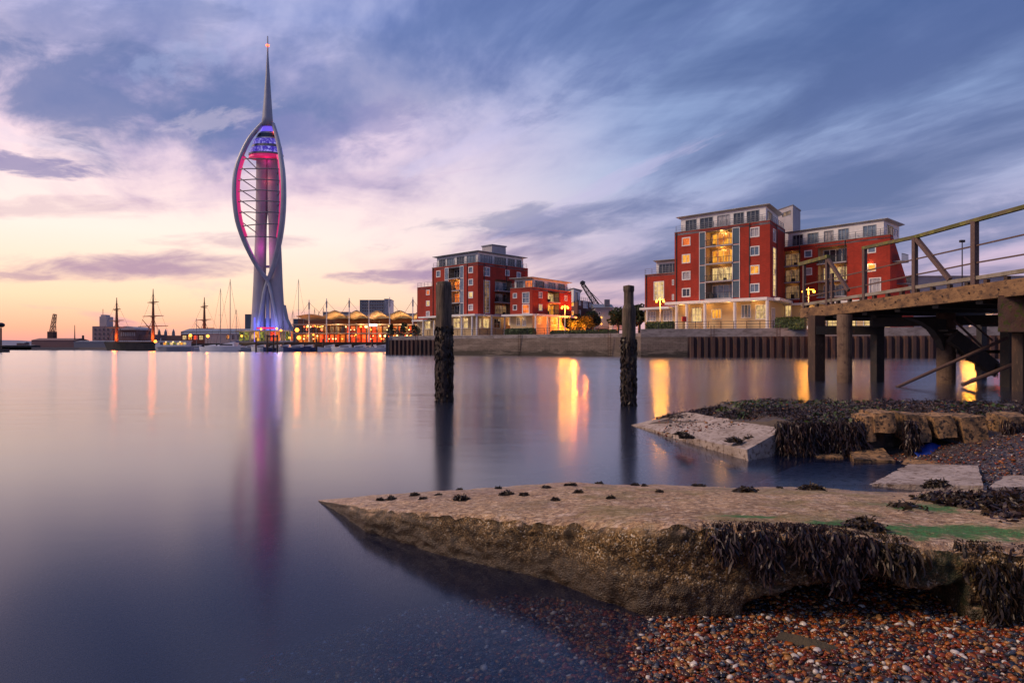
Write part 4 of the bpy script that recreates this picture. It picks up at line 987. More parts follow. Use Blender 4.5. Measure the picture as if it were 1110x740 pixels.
# ground floor
gm = MB(); fg = Fac(B0, B1, 4.5, 9.7)
og = [fg.rect(750, 761, 333.5, 349), fg.rect(771.5, 782, 335, 345.5), fg.rect(803.5, 814, 330, 344.5), fg.rect(819, 832.5, 330, 346)]
for i, rr in enumerate(og): fg.window(r_, rr, ['lit_pale', 'lit_amber', 'blue_pane', 'lit_pale'][i], 2, 1 if i in (0, 3) else 0, .1)
fg.wall(gm, og); fg2 = Fac(B1, B2, 4.5, 9.7); og2 = [(1.0, 3.6, 5.0, 8.6)]; fg2.window(r_, og2[0], 'pale_pane', 2, 2, .1); fg2.wall(gm, og2)
fg3 = Fac(N0, B0, 4.5, 9.0); og3 = [fg3.rect(702, 711, 337, 348), fg3.rect(719, 729, 336, 348)]
for rr in og3: fg3.window(r_, rr, 'pale_pane', 2, 1, .1)
fwg.wall(gm, wg); fg3.wall(gm, og3); gm.build('ground_floor_wall', M['cream_render'], r_)
def canopy(root, a, c, z, out, th=.5, ends=0.6):
    f = Fac(a, c, z, z + th); b_ = MB(); f.obox(b_, -ends, f.L + ends, z, z + th, -.6, out); b_.build('canopy', M['white_paint'], root); return f
f = canopy(r_, B0, B1, 9.7, 2.6); canopy(r_, N0, (B0[0] - .3, B0[1] + .3), 9.05, 1.6, .4, .2); fs2 = canopy(r_, B1, B2, 9.702, 1.6, .5, 0)
for px in (733.5, 744.5, 764.2, 796.6, 831.7):
    ff = Fac(f.p(0, 0, 2.2), f.p(f.L, 0, 2.2), 0, 1); q_ = ff.p(ff.u(px), 0); column(r_, q_.x, q_.y, ZB, 9.7, .28 if px > 700 else .2)
for px in (701.5,): ff = Fac(fg3.p(0, 0, 1.3), fg3.p(fg3.L, 0, 1.3), 0, 1); q_ = ff.p(ff.u(px), 0); column(r_, q_.x, q_.y, ZB, 9.1, .17)
for uu in (.12, .38, .62, .88): point_light(r_, fg.p(fg.L * uu, 9.3, 1.3), 48, (1, .5, .14), .3, 'canopy_light')
for uu in (.3, .7):
    point_light(r_, fw.p(fw.L * uu, 8.4, .9), 40, (1, .6, .25), .3, 'canopy_light')
b_ = MB(); fw.obox(b_, 0, fw.L, 9.35, 9.75, .0, 1.0); b_.build('canopy', M['white_paint'], r_)
# penthouses
penthouse(r_, [B0, B1, B2, B3], 23.4, 2.9, 1.2, [[(.06, .2, 'dark_pane', 2), (.24, .40, 'dark_pane', 2), (.45, .6, 'pale_pane', 2), (.64, .76, 'dark_pane', 2), (.79, .93, 'dark_pane', 2)], [(.1, .5, 'lit_dim', 3)]], 1.0, th=.3)
terrace_rail(r_, [(B0[0] + .3, B0[1] + .1), (B1[0], B1[1] + .3), (B2[0] - .3, B2[1])], 23.72)
penthouse(r_, [(N0[0] + 1.6, N0[1] - 1.2), (B0[0] + 1, B0[1] + .3), (B0[0] + 5, B0[1] + 8), (N3[0] + 1.6, N3[1] - 1)], 15.9, 2.5, .6, [[(.12, .88, 'dark_pane', 4)]], .9, th=.35)
terrace_rail(r_, [(N0[0] + .1, N0[1] + .2), (B0[0] - .2, B0[1] + .4)], 16.12)
penthouse(r_, [W0, W1, (69.5, 119.5), W3], 20.0, 2.9, 1.5, [[(.05, .17, 'dark_pane', 2), (.22, .34, 'blue_pane', 2), (.40, .50, 'pale_pane', 2), (.55, .66, 'blue_pane', 2), (.80, .93, 'blue_pane', 2)], [(.2, .6, 'lit_dim', 2)]], .9, th=.3)
terrace_rail(r_, [(W0[0] + .3, W0[1] + .1), (W1[0], W1[1] + .3), (65.5, 116)], 20.42)
# grey lift tower rising behind
tw = thing('stair_tower', (58, 142, BZ), 'grey rendered stair tower rising behind the right red flats', 'tower')
c0, c1, c2_, c3_ = (51.5, 140), (57.0, 133.0), (60.2, 136), (55, 143)
c0 = G(835, 139); c1 = G(859.5, 131.5); c2_ = G(867.6, 137)
c0, c1, c2_ = (c0.x, c0.y), (c1.x, c1.y), (c2_.x, c2_.y); c3_ = (c0[0] + c2_[0] - c1[0], c0[1] + c2_[1] - c1[1])
b_ = MB(); f1 = Fac(c0, c1, 4.5, 28.9); f2 = Fac(c1, c2_, 4.5, 28.9); ow = [f1.rect(838, 845, 231.5, 235.5), f1.rect(848, 857, 229.5, 234)]
f1.wall(b_, ow, .1); f2.wall(b_, [], .1); Fac(c2_, c3_, 4.5, 28.9).wall(b_, []); Fac(c3_, c0, 4.5, 28.9).wall(b_, []); b_.build('wall', M['grey_render'], tw)
for rr in ow: f1.window(tw, rr, 'lit_dim', 1, 0, .06, 'lead_grey')
roof_slab(tw, [c0, c1, c2_, c3_], 28.9, .25, .15, 'lead_grey')
# life ring cabinet
q_ = G(741.6, 117.2, ZB); lb = thing('lifebuoy_cabinet', q_, 'small red lifebuoy cabinet on the quay before the right flats', 'lifebuoy cabinet')
mat('red_plastic', (.55, .02, .02), .4); b_ = MB(); b_.box((q_.x, q_.y, ZB + 1.75), (.75, .3, .85)); b_.box((q_.x, q_.y - .16, ZB + 1.75), (.6, .03, .7)); b_.build('cabinet', M['red_plastic'], lb)
b_ = MB(); b_.box((q_.x, q_.y, ZB + .66), (.12, .12, 1.33)); b_.build('post', M['dark_metal'], lb)

# ------------------------------------------------ left red flats (A)
AZ = 4.2
A0 = (-19.9, 170.0); A1 = (-7.9, 158.0); A2 = (4.0, 171.2); A3 = (-8.0, 183.2)
r_ = thing('apartment_building', (-7.9, 158, AZ), 'tallest block of the left red brick flats with white canopy', 'building', 'red brick waterside flats')
brick = MB(); fl = Fac(A0, A1, 9.3, 21.4); ops = []
def zx(X): return 440 + X / 6.73
def zy(Y): return 260 + Y / 6.73
for (a, b2, c, d_, p_) in [(222, 252, 225, 272, 'blue_pane'), (457, 490, 195, 242, 'blue_pane'), (457, 490, 285, 332, 'blue_pane'), (457, 490, 378, 425, 'lit_pale'), (457, 490, 470, 515, 'pale_pane'), (222, 252, 314, 356, 'blue_pane'), (222, 252, 400, 442, 'pale_pane'), (222, 252, 485, 525, 'pale_pane')]:
    rr = fl.rect(zx(a), zx(b2), zy(c), zy(d_)); ops.append(rr); fl.window(r_, rr, p_, 0, 0, .18)
ua, ub = fl.u(zx(312)), fl.u(zx(396)); uo0, uo1 = fl.u(zx(286)), fl.u(zx(421))
az = [9.4, 12.25, 15.2, 18.15, 21.0]
for i in range(4):
    rr = (ua, ub, az[i] + .1, az[i + 1] - .1); ops.append(rr); fl.bay(r_, rr, ['dark_pane', 'lit_orange', 'lit_orange', 'dark_pane'][i], 1.7, 'cream_render' if i in (1, 2) else 'dim_render', doors=4, light=[0, 10, 28, 0][i])
    for (a_, c_) in ((uo0, ua - .02), (ub + .02, uo1)):
        b_ = MB(); fl.obox(b_, a_, c_, az[i] + .1, az[i + 1] - .1, -.02, .03); o = b_.build('side_panel', M['blue_pane'] if i > 0 else M['blue_panel'], r_)
        b_ = MB(); fl.obox(b_, a_ - .07, a_ + .07, az[i], az[i + 1], .03, .10); fl.obox(b_, c_ - .07, c_ + .07, az[i], az[i + 1], .03, .10); fl.obox(b_, a_ + .07, c_ - .07, az[i + 1] - .1, az[i + 1] + .05, .03, .098); b_.build('panel_frame', M['white_paint'], o)
fl.wall(brick, ops)
fr_ = Fac(A1, A2, 9.3, 21.4); ops = []
for (a, b2, c, d_, p_, nx, nz) in [(567, 612, 198, 265, 'blue_pane', 1, 1), (567, 612, 295, 535, 'lit_dim', 1, 9), (725, 755, 220, 262, 'blue_pane', 0, 0), (808, 838, 235, 278, 'blue_pane', 0, 0)]:
    rr = fr_.rect(zx(a), zx(b2), zy(c), zy(d_)); ops.append(rr); fr_.window(r_, rr, p_, nx, nz, .16)
ua, ub = fr_.u(zx(650)), fr_.u(zx(775)); a3 = [9.5, 12.35, 15.1, 18.0]
for i in range(3):
    rr = (ua, ub, a3[i] + .1, a3[i + 1] - .1); ops.append(rr); fr_.bay(r_, rr, ['lit_dim', 'dark_pane', 'blue_pane'][i], 1.6, 'dim_render', doors=4)
    b_ = MB(); fr_.obox(b_, ua - .6, ub + .3, a3[i] - .1, a3[i] + .08, .36, 1.5); b_.build('balcony_floor', M['grey_render'], r_)
fr_.wall(brick, ops); Fac(A2, A3, 9.3, 21.4).wall(brick, []); Fac(A3, A0, 9.3, 21.4).wall(brick, [])
NA0 = (-24.2, 174.3); NA1 = (NA0[0] + 8, NA0[1] + 9); fa = Fac(NA0, A0, 8.6, 16.9); oa = []
for (c, d_, p_) in ((365, 402, 'lit_orange'), (443, 482, 'lit_pale'), (520, 560, 'pale_pane')):
    rr = fa.rect(zx(148), zx(174), zy(c), zy(d_)); oa.append(rr); fa.window(r_, rr, p_, 0, 0, .16)
fa.wall(brick, oa); Fac(NA1, NA0, 8.6, 16.9).wall(brick, []); brick.build('brick_wall', M['red_brick'], r_)
b_ = MB(); b_.prism([NA0, A0, (A0[0] + 8, A0[1] + 9), NA1], 16.3, 16.6); b_.prism([A0, A1, A2, A3], 20.8, 21.1); b_.build('flat_roof', M['lead_grey'], r_)
b_ = MB()
for f, u_ in ((fl, .4), (fl, fl.L * .78), (fr_, 2.0), (fr_, fr_.L * .55)):
    b3 = MB(); f.obox(b3, u_, u_ + .14, f.z0, f.z1, .01, .13); b3.build('downpipe', M['dark_metal'], r_)
for f, z in ((fl, 21.4), (fr_, 21.4), (fa, 16.9)): f.obox(b_, -.02, f.L + .02, z, z + .12, -.4, .06)
b_.build('parapet_coping', M['cap_concrete'], r_)
gm = MB(); fg = Fac(A0, A1, AZ, 8.9); og = [fg.rect(zx(a), zx(b2), zy(570), zy(645)) for a, b2 in ((345, 395), (418, 455))]
for rr in og: fg.window(r_, rr, 'lit_pale', 1, 1, .12)
fg.wall(gm, og); fg2 = Fac(A1, A2, AZ, 8.9); og = [fg2.rect(zx(a), zx(b2), zy(575), zy(645)) for a, b2 in ((532, 550), (562, 607), (640, 690))]
for i, rr in enumerate(og): fg2.window(r_, rr, ['lit_pale', 'lit_pale', 'dark_pane'][i], 1, 1, .12)
rr = fg2.rect(zx(742), zx(760), zy(562), zy(625)); og.append(rr); fg2.window(r_, rr, 'lit_amber', 0, 0, .05)
fg2.wall(gm, og); fg3 = Fac(NA0, A0, AZ, 8.2); og = [fg3.rect(zx(140), zx(180), zy(592), zy(650))]; fg3.window(r_, og[0], 'lit_pale', 1, 1, .1); fg3.wall(gm, og)
gm.build('ground_floor_wall', M['cream_render'], r_)
f = canopy(r_, A0, A1, 8.9, 2.8, .4, 2.0); f2 = canopy(r_, A1, A2, 8.902, 2.2, .4, .0); canopy(r_, NA0, A0, 8.25, 1.6, .35, .2)
for fac_, o, pxs_ in ((fg, 2.4, (zx(320), zx(407), zx(483))), (fg2, 1.9, (zx(517), zx(625), zx(720))), (fg3, 1.3, (zx(127), zx(205)))):
    ff = Fac(fac_.p(0, 0, o), fac_.p(fac_.L, 0, o), 0, 1)
    for px in pxs_: q_ = ff.p(ff.u(px), 0); column(r_, q_.x, q_.y, ZA - .2, 8.95 if fac_ is not fg3 else 8.3, .22)
for f_, uu in ((fg, .25), (fg, .7), (fg2, .15), (fg2, .5), (fg2, .85), (fg3, .5)): point_light(r_, f_.p(f_.L * uu, 8.3, 1.2), 26, (1, .58, .26), .3, 'canopy_light')
penthouse(r_, [A0, A1, A2, A3], 21.1, 2.8, 1.2, [[(.06, .22, 'dark_pane', 3), (.26, .44, 'blue_pane', 2), (.5, .68, 'dark_pane', 2), (.74, .95, 'blue_pane', 2)], [(.04, .3, 'blue_pane', 4), (.34, .6, 'dark_pane', 4), (.64, .8, 'dark_pane', 2), (.84, .95, 'dark_pane', 1)]], 1.2, th=.3)
terrace_rail(r_, [(A0[0] + .3, A0[1] + .1), (A1[0], A1[1] + .3), (A2[0] - .3, A2[1])], 21.52)
terrace_rail(r_, [(NA0[0] + .1, NA0[1] + .2), (A0[0] - .2, A0[1] + .3)], 17.02)
b_ = MB(); q_ = G(535.5, 172); b_.box((q_.x, q_.y, 25.2), (4.6, 3.8, 3.6), R(42)); b_.build('lift_housing', M['grey_render'], r_)
b_ = MB(); b_.box((q_.x, q_.y, 27.1), (5.0, 4.2, .25), R(42)); b_.build('housing_roof', M['lead_grey'], r_)

# low wing (A2)
C0 = (-.4, 153.6); C1 = (4.46, 150.0); C2 = (14.2, 163.0); C3 = (9.2, 166.8)
r_ = thing('apartment_building', (4.5, 150, AZ), 'lower three storey red brick wing right of the tall left block', 'building', 'red brick waterside flats')
def wx(X): return 550 + X / 6.94
def wy(Y): return 280 + Y / 6.94
brick = MB(); fl = Fac(C0, C1, 9.0, 14.9); ops = []
for (a, b2, c, d_, p_, nx, nz) in [(42, 72, 262, 300, 'blue_pane', 0, 0), (42, 72, 350, 390, 'dark_pane', 0, 0), (112, 166, 255, 338, 'blue_pane', 1, 1), (112, 166, 346, 415, 'lit_orange', 0, 1)]:
    rr = fl.rect(wx(a), wx(b2), wy(c), wy(d_)); ops.append(rr); fl.window(r_, rr, p_, nx, nz, .13)
fl.wall(brick, ops); fr_ = Fac(C1, C2, 9.0, 14.9); ops = []
for (a, b2, c, d_, p_, nx, nz) in [(235, 263, 252, 300, 'pale_pane', 0, 1), (235, 263, 345, 394, 'lit_pale', 0, 1), (428, 450, 278, 320, 'pale_pane', 0, 0)]:
    rr = fr_.rect(wx(a), wx(b2), wy(c), wy(d_)); ops.append(rr); fr_.window(r_, rr, p_, nx, nz, .13)
ua, ub = fr_.u(wx(305)), fr_.u(wx(392))
for i, (z0, z1) in enumerate(((9.1, 11.7), (12.0, 14.4))):
    rr = (ua, ub, z0, z1); ops.append(rr); fr_.bay(r_, rr, ['lit_amber', 'lit_pale'][i], 1.5, 'cream_render', doors=3, light=[14, 7][i])
fr_.wall(brick, ops); Fac(C2, C3, 9.0, 14.9).wall(brick, []); Fac(C3, C0, 9.0, 14.9).wall(brick, []); brick.build('brick_wall', M['red_brick'], r_)
b_ = MB(); b_.prism([C0, C1, C2, C3], 14.4, 14.7); b_.build('flat_roof', M['lead_grey'], r_)
b_ = MB()
for f in (fl, fr_): f.obox(b_, -.02, f.L + .02, 14.9, 15.02, -.4, .06)
b_.build('parapet_coping', M['cap_concrete'], r_)
gm = MB(); fg = Fac(C0, C1, AZ, 8.6); og = [fg.rect(wx(10), wx(22), wy(440), wy(500)), fg.rect(wx(70), wx(95), wy(445), wy(505)), fg.rect(wx(112), wx(140), wy(440), wy(508))]
for i, rr in enumerate(og): fg.window(r_, rr, ['lit_amber', 'dark_pane', 'pale_pane'][i], 1, 0, .08)
fg.wall(gm, og); fg2 = Fac(C1, C2, AZ, 8.6); og = [fg2.rect(wx(225), wx(248), wy(445), wy(495)), fg2.rect(wx(320), wx(370), wy(445), wy(500))]
for rr in og: fg2.window(r_, rr, 'lit_amber', 1, 0, .08)
fg2.wall(gm, og); gm.build('ground_floor_wall', M['cream_render'], r_)
canopy(r_, C0, C1, 8.6, 1.7, .4, 1.2); canopy(r_, C1, C2, 8.602, 1.6, .4, 0)
for fac_, o, pxs_ in ((fg, 1.4, (wx(212),)), (fg2, 1.3, (wx(302), wx(385)))):
    ff = Fac(fac_.p(0, 0, o), fac_.p(fac_.L, 0, o), 0, 1)
    for px in pxs_: q_ = ff.p(ff.u(px), 0); column(r_, q_.x, q_.y, ZA - .2, 8.65, .2)
for f_, uu in ((fg, .5), (fg2, .2), (fg2, .6), (fg2, .9)): point_light(r_, f_.p(f_.L * uu, 8.0, .9), 22, (1, .58, .2), .3, 'canopy_light')
penthouse(r_, [C0, C1, C2, C3], 14.7, 2.2, 1.2, [[(.1, .45, 'dark_pane', 2), (.55, .95, 'lit_orange', 2)], [(.04, .3, 'dark_pane', 3), (.4, .62, 'blue_pane', 2), (.7, .92, 'dark_pane', 2)]], 1.5, th=.3)
terrace_rail(r_, [(C0[0] + .2, C0[1] + .1), (C1[0], C1[1] + .25), (C2[0] - .2, C2[1])], 15.02, .9)

# back block (A3): brown-red, staggered
r_ = thing('apartment_building', G(631, 186, AZ), 'smaller brown brick flats seen beyond the lower left wing', 'building', 'red brick waterside flats')
e0, e1, e2 = G(612, 190), G(626, 182), G(643, 192); e0, e1, e2 = [(v_.x, v_.y) for v_ in (e0, e1, e2)]; e3 = (e0[0] + e2[0] - e1[0], e0[1] + e2[1] - e1[1])
brick = MB()
f = Fac(e0, e1, AZ, 14.0); o1_ = [f.rect(619.3, 622, 326, 332), f.rect(619.3, 622, 337, 342)]; f.wall(brick, o1_)
for rr in o1_: f.window(r_, rr, 'lit_amber', 0, 0, .08)
f = Fac(e1, e2, AZ, 14.4); o1_ = [f.rect(627.5, 629.5, 326, 331), f.rect(632, 637, 326, 334), f.rect(627.5, 629.5, 336, 341), f.rect(639, 641, 328, 333)]; f.wall(brick, o1_)
for i, rr in enumerate(o1_): f.window(r_, rr, ['pale_pane', 'blue_pane', 'pale_pane', 'pale_pane'][i], 0, 1, .1)
Fac(e2, e3, AZ, 14.4).wall(brick, []); Fac(e3, e0, AZ, 14.4).wall(brick, []); brick.build('brick_wall', M['brown_brick'], r_)
b_ = MB(); b_.prism([e0, e1, e2, e3], 13.8, 13.95); b_.build('flat_roof', M['lead_grey'], r_)
penthouse(r_, [e0, (e1[0] - 1, e1[1] + 1), (e1[0] + 2, e1[1] + 8), e3], 13.95, 3.4, .5, [[(.2, .5, 'pale_pane', 1)], [(.2, .6, 'dark_pane', 1)]], .7, th=.3)
terrace_rail(r_, [e1, e2], 14.4, .9)

# ------------------------------------------------ low building and sheds behind the quay
def shed(px0, px1, pyt, pyb, D, depth, m_, label, name='shed', roof='lead_grey', gable=0.0, wins=(), cat='building', z0=None, group=None):
    a, c = G(px0, D), G(px1, D); zt = EYE + (HY - pyt) / F * D; z0 = (EYE + (HY - pyb) / F * D) if z0 is None else z0
    r_ = thing(name, ((a.x + c.x) / 2, D, z0), label, cat, group)
    f = Fac((a.x, a.y), (c.x, c.y), z0, zt); b_ = MB(); ow = [f.rect(*w_[:4]) for w_ in wins]; f.wall(b_, ow, .15)
    b0, b1 = (c.x, c.y + depth), (a.x, a.y + depth)
    Fac((c.x, c.y), b0, z0, zt).wall(b_, []); Fac(b0, b1, z0, zt).wall(b_, []); Fac(b1, (a.x, a.y), z0, zt).wall(b_, []); b_.build('wall', M[m_], r_)
    for w_, rr in zip(wins, ow): f.window(r_, rr, w_[4], w_[5] if len(w_) > 5 else 0, w_[6] if len(w_) > 6 else 0, .08)
    b_ = MB(); g = gable; e_ = .3
    vs = [(a.x - e_, a.y - e_, zt), (c.x + e_, a.y - e_, zt), (c.x + e_, a.y + depth + e_, zt), (a.x - e_, a.y + depth + e_, zt), (a.x - e_, a.y + depth / 2, zt + g + .25), (c.x + e_, a.y + depth / 2, zt + g + .25)]
    b_.add(vs, [(3, 2, 1, 0), (0, 1, 5, 4), (2, 3, 4, 5), (1, 2, 5), (3, 0, 4)]); b_.build('roof', M[roof], r_)
    return r_
s_ = shed(645, 664.5, 333.5, 356, 178, 10, 'grey_render', 'pale grey gabled harbour shed left of the right mooring post', gable=1.0, wins=[(649, 651, 338, 341, 'dark_pane')])
b_ = MB(); q_ = G(658, 180, 12); b_.box((q_.x, q_.y, 13.4), (1.3, 1.3, 1.8)); b_.build('chimney', M['lead_grey'], s_)
for px, py in ((652, 344), (662, 347), (652, 351)): q_ = P(px, py, 177.3); point_light(s_, q_, 30); b_ = MB(); b_.ico(q_, .17, 2); b_.build('wall_light', M['lamp_glow_small'], s_)
shed(664, 680, 350, 357, 172, 8, 'white_paint', 'small white hut beside the dark trees behind the right mooring post', wins=[(668, 671, 351, 354, 'dark_pane')])
shed(988, 1150, 299, 352, 128, 14, 'grey_render', 'long low grey roofed hall beyond the pier deck', wins=[(1035 + 12 * i, 1044 + 12 * i, 344, 350, 'lit_orange', 1) for i in range(8)], z0=4.5)
for i in range(4):
    q_ = G(1040 + i * 14, 121, 7.6); 
r2 = thing('quayside_kiosk', G(1078, 112, ZB), 'small white kiosk with red panel seen under the pier end', 'kiosk')
b_ = MB(); q_ = G(1078, 112, ZB); b_.box((q_.x, q_.y, ZB + 1.2), (1.9, 1.6, 2.4)); b_.build('wall', M['white_paint'], r2); b_ = MB(); b_.box((q_.x, q_.y - .84, ZB + 1.35), (1.3, .06, .7)); b_.build('panel', M['red_light'], r2)
b_ = MB(); b_.box((q_.x, q_.y, ZB + 2.5), (2.2, 1.9, .14)); b_.build('roof', M['lead_grey'], r2)

# ------------------------------------------------ lamp posts
def lamppost(px, D, z0, zg, gap, label, e=260):
    q_ = G(px, D, z0); r_ = thing('lamp_post', q_, label, 'street lamp', 'twin globe quay lamps')
    b_ = MB(); b_.tube([(q_.x, q_.y, z0), (q_.x, q_.y, zg + .6)], [.11, .07], 8); b_.box((q_.x, q_.y, z0 + .25), (.34, .34, .5)); b_.build('pole', M['white_paint'], r_)
    b_ = MB(); b_.beam((q_.x - gap, q_.y, zg + .3), (q_.x + gap, q_.y, zg + .3), .07, .07); b_.build('cross_arm', M['white_paint'], r_)
    for s_ in (-1, 1):
        b_ = MB(); b_.ico((q_.x + s_ * gap, q_.y, zg), .21, 2); b_.build('lamp_globe', M['lamp_glow'], r_, smooth=True)
        point_light(r_, (q_.x + s_ * gap, q_.y - .4, zg - .1), e * 1.7, (1, .36, .02), .35, spec=.55)
    return r_
lamppost(612.4, 140, ZA - .25, 9.75, .62, 'twin lamp post between the left flats and the harbour shed', 320)
lamppost(715.6, 119.5, ZB - .25, 9.7, .62, 'twin lamp post at the left end of the right flats', 320)
lamppost(876.4, 106.2, ZB - .25, 10.3, .84, 'twin lamp post standing behind the low end of the pier', 320)
lamppost(1052, 107, ZB - .25, 8.0, .6, 'twin lamp post glowing below the pier deck at right', 420)
q_ = G(1043, 115, ZB - .25); r_ = thing('lamp_post', q_, 'tall slim unlit lamp post rising above the pier deck', 'street lamp')
b_ = MB(); b_.tube([q_, (q_.x, q_.y, 19.3)], [.13, .08], 8); b_.build('pole', M['dark_metal'], r_); b_ = MB(); b_.box((q_.x, q_.y, 19.5), (.75, .45, .4)); b_.build('lamp_head', M['dark_metal'], r_)

# ------------------------------------------------ hedges, shrubs, trees
def mat_leaf(name, c1, c2_, c3_):
    m_ = bpy.data.materials.new(name); m_.use_nodes = True; q = NT(m_.node_tree); b = q.n['Principled BSDF']
    q.put(b.inputs['Base Color'], q.ramp(q.new('ShaderNodeNewGeometry').outputs['Random Per Island'], [(0, c1), (.5, c2_), (1, c3_)])); b.inputs['Roughness'].default_value = .6; M[name] = m_
mat_leaf('leaves', (.012, .022, .008), (.028, .045, .014), (.06, .08, .02))
mat_leaf('hedge_leaves', (.03, .06, .015), (.055, .10, .02), (.09, .14, .03))
def leaves(centers, n, size, squash=.8):
    V_ = np.zeros((n, 4, 3)); c_ = np.array(centers); k_ = RNG.randint(0, len(c_), n); d_ = RNG.normal(size=(n, 3)); d_ /= np.linalg.norm(d_, axis=1)[:, None]
    p_ = c_[k_, :3] + d_ * (c_[k_, 3] * RNG.uniform(.45, 1.08, n) ** .6)[:, None] * np.array([1, 1, squash])
    a_ = RNG.normal(size=(n, 3)); a_ /= np.linalg.norm(a_, axis=1)[:, None]; b2 = np.cross(a_, RNG.normal(size=(n, 3))); b2 /= np.linalg.norm(b2, axis=1)[:, None]
    s_ = (size * RNG.uniform(.5, 1.4, n))[:, None]
    V_[:, 0] = p_ - a_ * s_; V_[:, 1] = p_ - b2 * s_ * .6; V_[:, 2] = p_ + a_ * s_; V_[:, 3] = p_ + b2 * s_ * .6
    return V_.reshape(-1, 3), np.arange(n * 4).reshape(-1, 4)
def tree(px, D, z0, h, rad, label, n=1800, leaf=.28, m_='leaves', group='quayside trees'):
    q_ = G(px, D, z0); r_ = thing('tree', q_, label, 'tree', group); b_ = MB()
    b_.tube([q_, (q_.x + .1, q_.y, z0 + h * .35), (q_.x - .1, q_.y, z0 + h * .62)], [rad * .09, rad * .07, rad * .04], 8)
    cs = []
    for i in range(9):
        a = i * 2.4; rr = rad * random.uniform(.3, .62); cz = z0 + h * random.uniform(.45, .85); c_ = (q_.x + math.cos(a) * rr, q_.y + math.sin(a) * rr, cz, rad * random.uniform(.3, .5)); cs.append(c_)
        b_.tube([(q_.x, q_.y, z0 + h * .3), (c_[0], c_[1], c_[2])], [rad * .04, rad * .012], 5)
    cs.append((q_.x, q_.y, z0 + h * .85, rad * .45))
    b_.build('trunk', M['dark_metal'], r_); V_, F_ = leaves(cs, n, leaf); mesh_np('crown', V_, F_, M[m_], r_, smooth=False); return r_
t1_ = tree(625, 168, ZA, 5.6, 2.5, 'small quayside tree lit orange from below beside the flats'); t2_ = tree(634, 164, ZA, 5.2, 2.3, 'second orange lit tree right of the first one'); tree(642.5, 170, ZA, 6.6, 2.5, 'dark green tree between the orange lit trees and the grey shed')
tree(617.5, 160, ZA, 4.4, 1.8, 'leftmost low orange lit tree by the twin lamp post')
for t_, px, D, z in ((t1_, 627, 165.5, 5.4), (t2_, 633, 161, 5.4), (t1_, 621, 160, 6.2)): q_ = G(px, D, z); point_light(t_, q_ + Vector((0, -2.8, .6)), 3200, (1, .20, .015), .3); b_ = MB(); b_.ico(q_, .16, 2); b_.build('uplight', M['lamp_glow_small'], t_)
tree(670, 150, ZB, 5.6, 2.8, 'dark tree just left of the right mooring post'); tree(693, 150, ZB, 6.2, 3.4, 'dark tree between the right mooring post and the right flats'); tree(684, 156, ZB, 5.8, 3.0, 'dark tree hidden partly behind the right mooring post')
def hedge(a, c, z, h, w_, label, n=None):
    a = Vector((*a, 0)); c = Vector((*c, 0)); L = (c - a).length; n = n or int(L * 160); d_ = (c - a) / L; nn_ = Vector((d_.y, -d_.x, 0))
    u = RNG.uniform(0, L, n); o = RNG.choice([-1, 1, 0], n) * w_ / 2 + RNG.uniform(-.12, .12, n); zz = np.where(np.abs(o) > w_ * .3, RNG.uniform(0, h, n), h + RNG.normal(size=n) * .05)
    cs = np.stack([a.x + d_.x * u + nn_.x * o, a.y + d_.y * u + nn_.y * o, z + zz, np.full(n, .08)], 1); V_ = []; 
    p_ = cs[:, :3]; a_ = RNG.normal(size=(n, 3)); a_ /= np.linalg.norm(a_, axis=1)[:, None]; b2 = np.cross(a_, RNG.normal(size=(n, 3))); b2 /= np.linalg.norm(b2, axis=1)[:, None]
    V_ = np.stack([p_ - a_ * .16, p_ - b2 * .1, p_ + a_ * .16, p_ + b2 * .1], 1).reshape(-1, 3); r_ = thing('hedge', (a + c) / 2 + Vector((0, 0, z)), label, 'hedge', 'clipped hedges')
    mesh_np('foliage', V_, np.arange(n * 4).reshape(-1, 4), M['hedge_leaves'], r_, smooth=False)
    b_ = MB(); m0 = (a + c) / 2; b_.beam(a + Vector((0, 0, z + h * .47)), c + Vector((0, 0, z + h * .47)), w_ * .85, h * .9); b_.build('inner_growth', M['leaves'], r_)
g0, g1 = G(549, 146), G(579, 139.5); hedge((g0.x, g0.y), (g1.x, g1.y), ZA - .25, 1.5, 1.2, 'clipped hedge in front of the lower left wing')
g0, g1 = G(598, 142), G(668, 135); hedge((g0.x, g0.y), (g1.x, g1.y), ZA - .25, 1.0, 1.4, 'long low hedge behind the stone quay railing')
g0, g1 = G(701, 121), G(730, 117); hedge((g0.x, g0.y), (g1.x, g1.y), ZB - .25, 1.5, 1.0, 'hedge at the foot of the twin lamp by the right flats')
g0, g1 = G(841, 111.5), G(873, 108.4); hedge((g0.x, g0.y), (g1.x, g1.y), ZB - .25, 1.9, 1.0, 'hedge between the right flats and the pier')
g0, g1 = G(470, 158), G(471, 157);
for px, D, h, rr, lab in ((424.5, 161, 3.2, 1.0, 'rounded dark shrub on the left quay corner'), (437, 160, 3.6, 1.1, 'pointed dark shrub left of the left flats'), (451, 162, 3.0, 1.4, 'broad green shrub beside the left flats annex')):
    q_ = G(px, D, ZA - .1); r_ = thing('shrub', q_, lab, 'shrub', 'quayside shrubs'); cs = [(q_.x + RNG.normal() * rr * .3, q_.y + RNG.normal() * .4, q_.z + h * (.15 + .7 * k / 7), rr * (1 - .75 * k / 7)) for k in range(8)]
    V_, F_ = leaves(cs, 1100, .16, 1.0); mesh_np('foliage', V_, F_, M['leaves'], r_, smooth=False); b_ = MB(); b_.tube([q_, (q_.x, q_.y, q_.z + h * .7)], [.12, .04], 6); b_.build('stem', M['dark_metal'], r_)

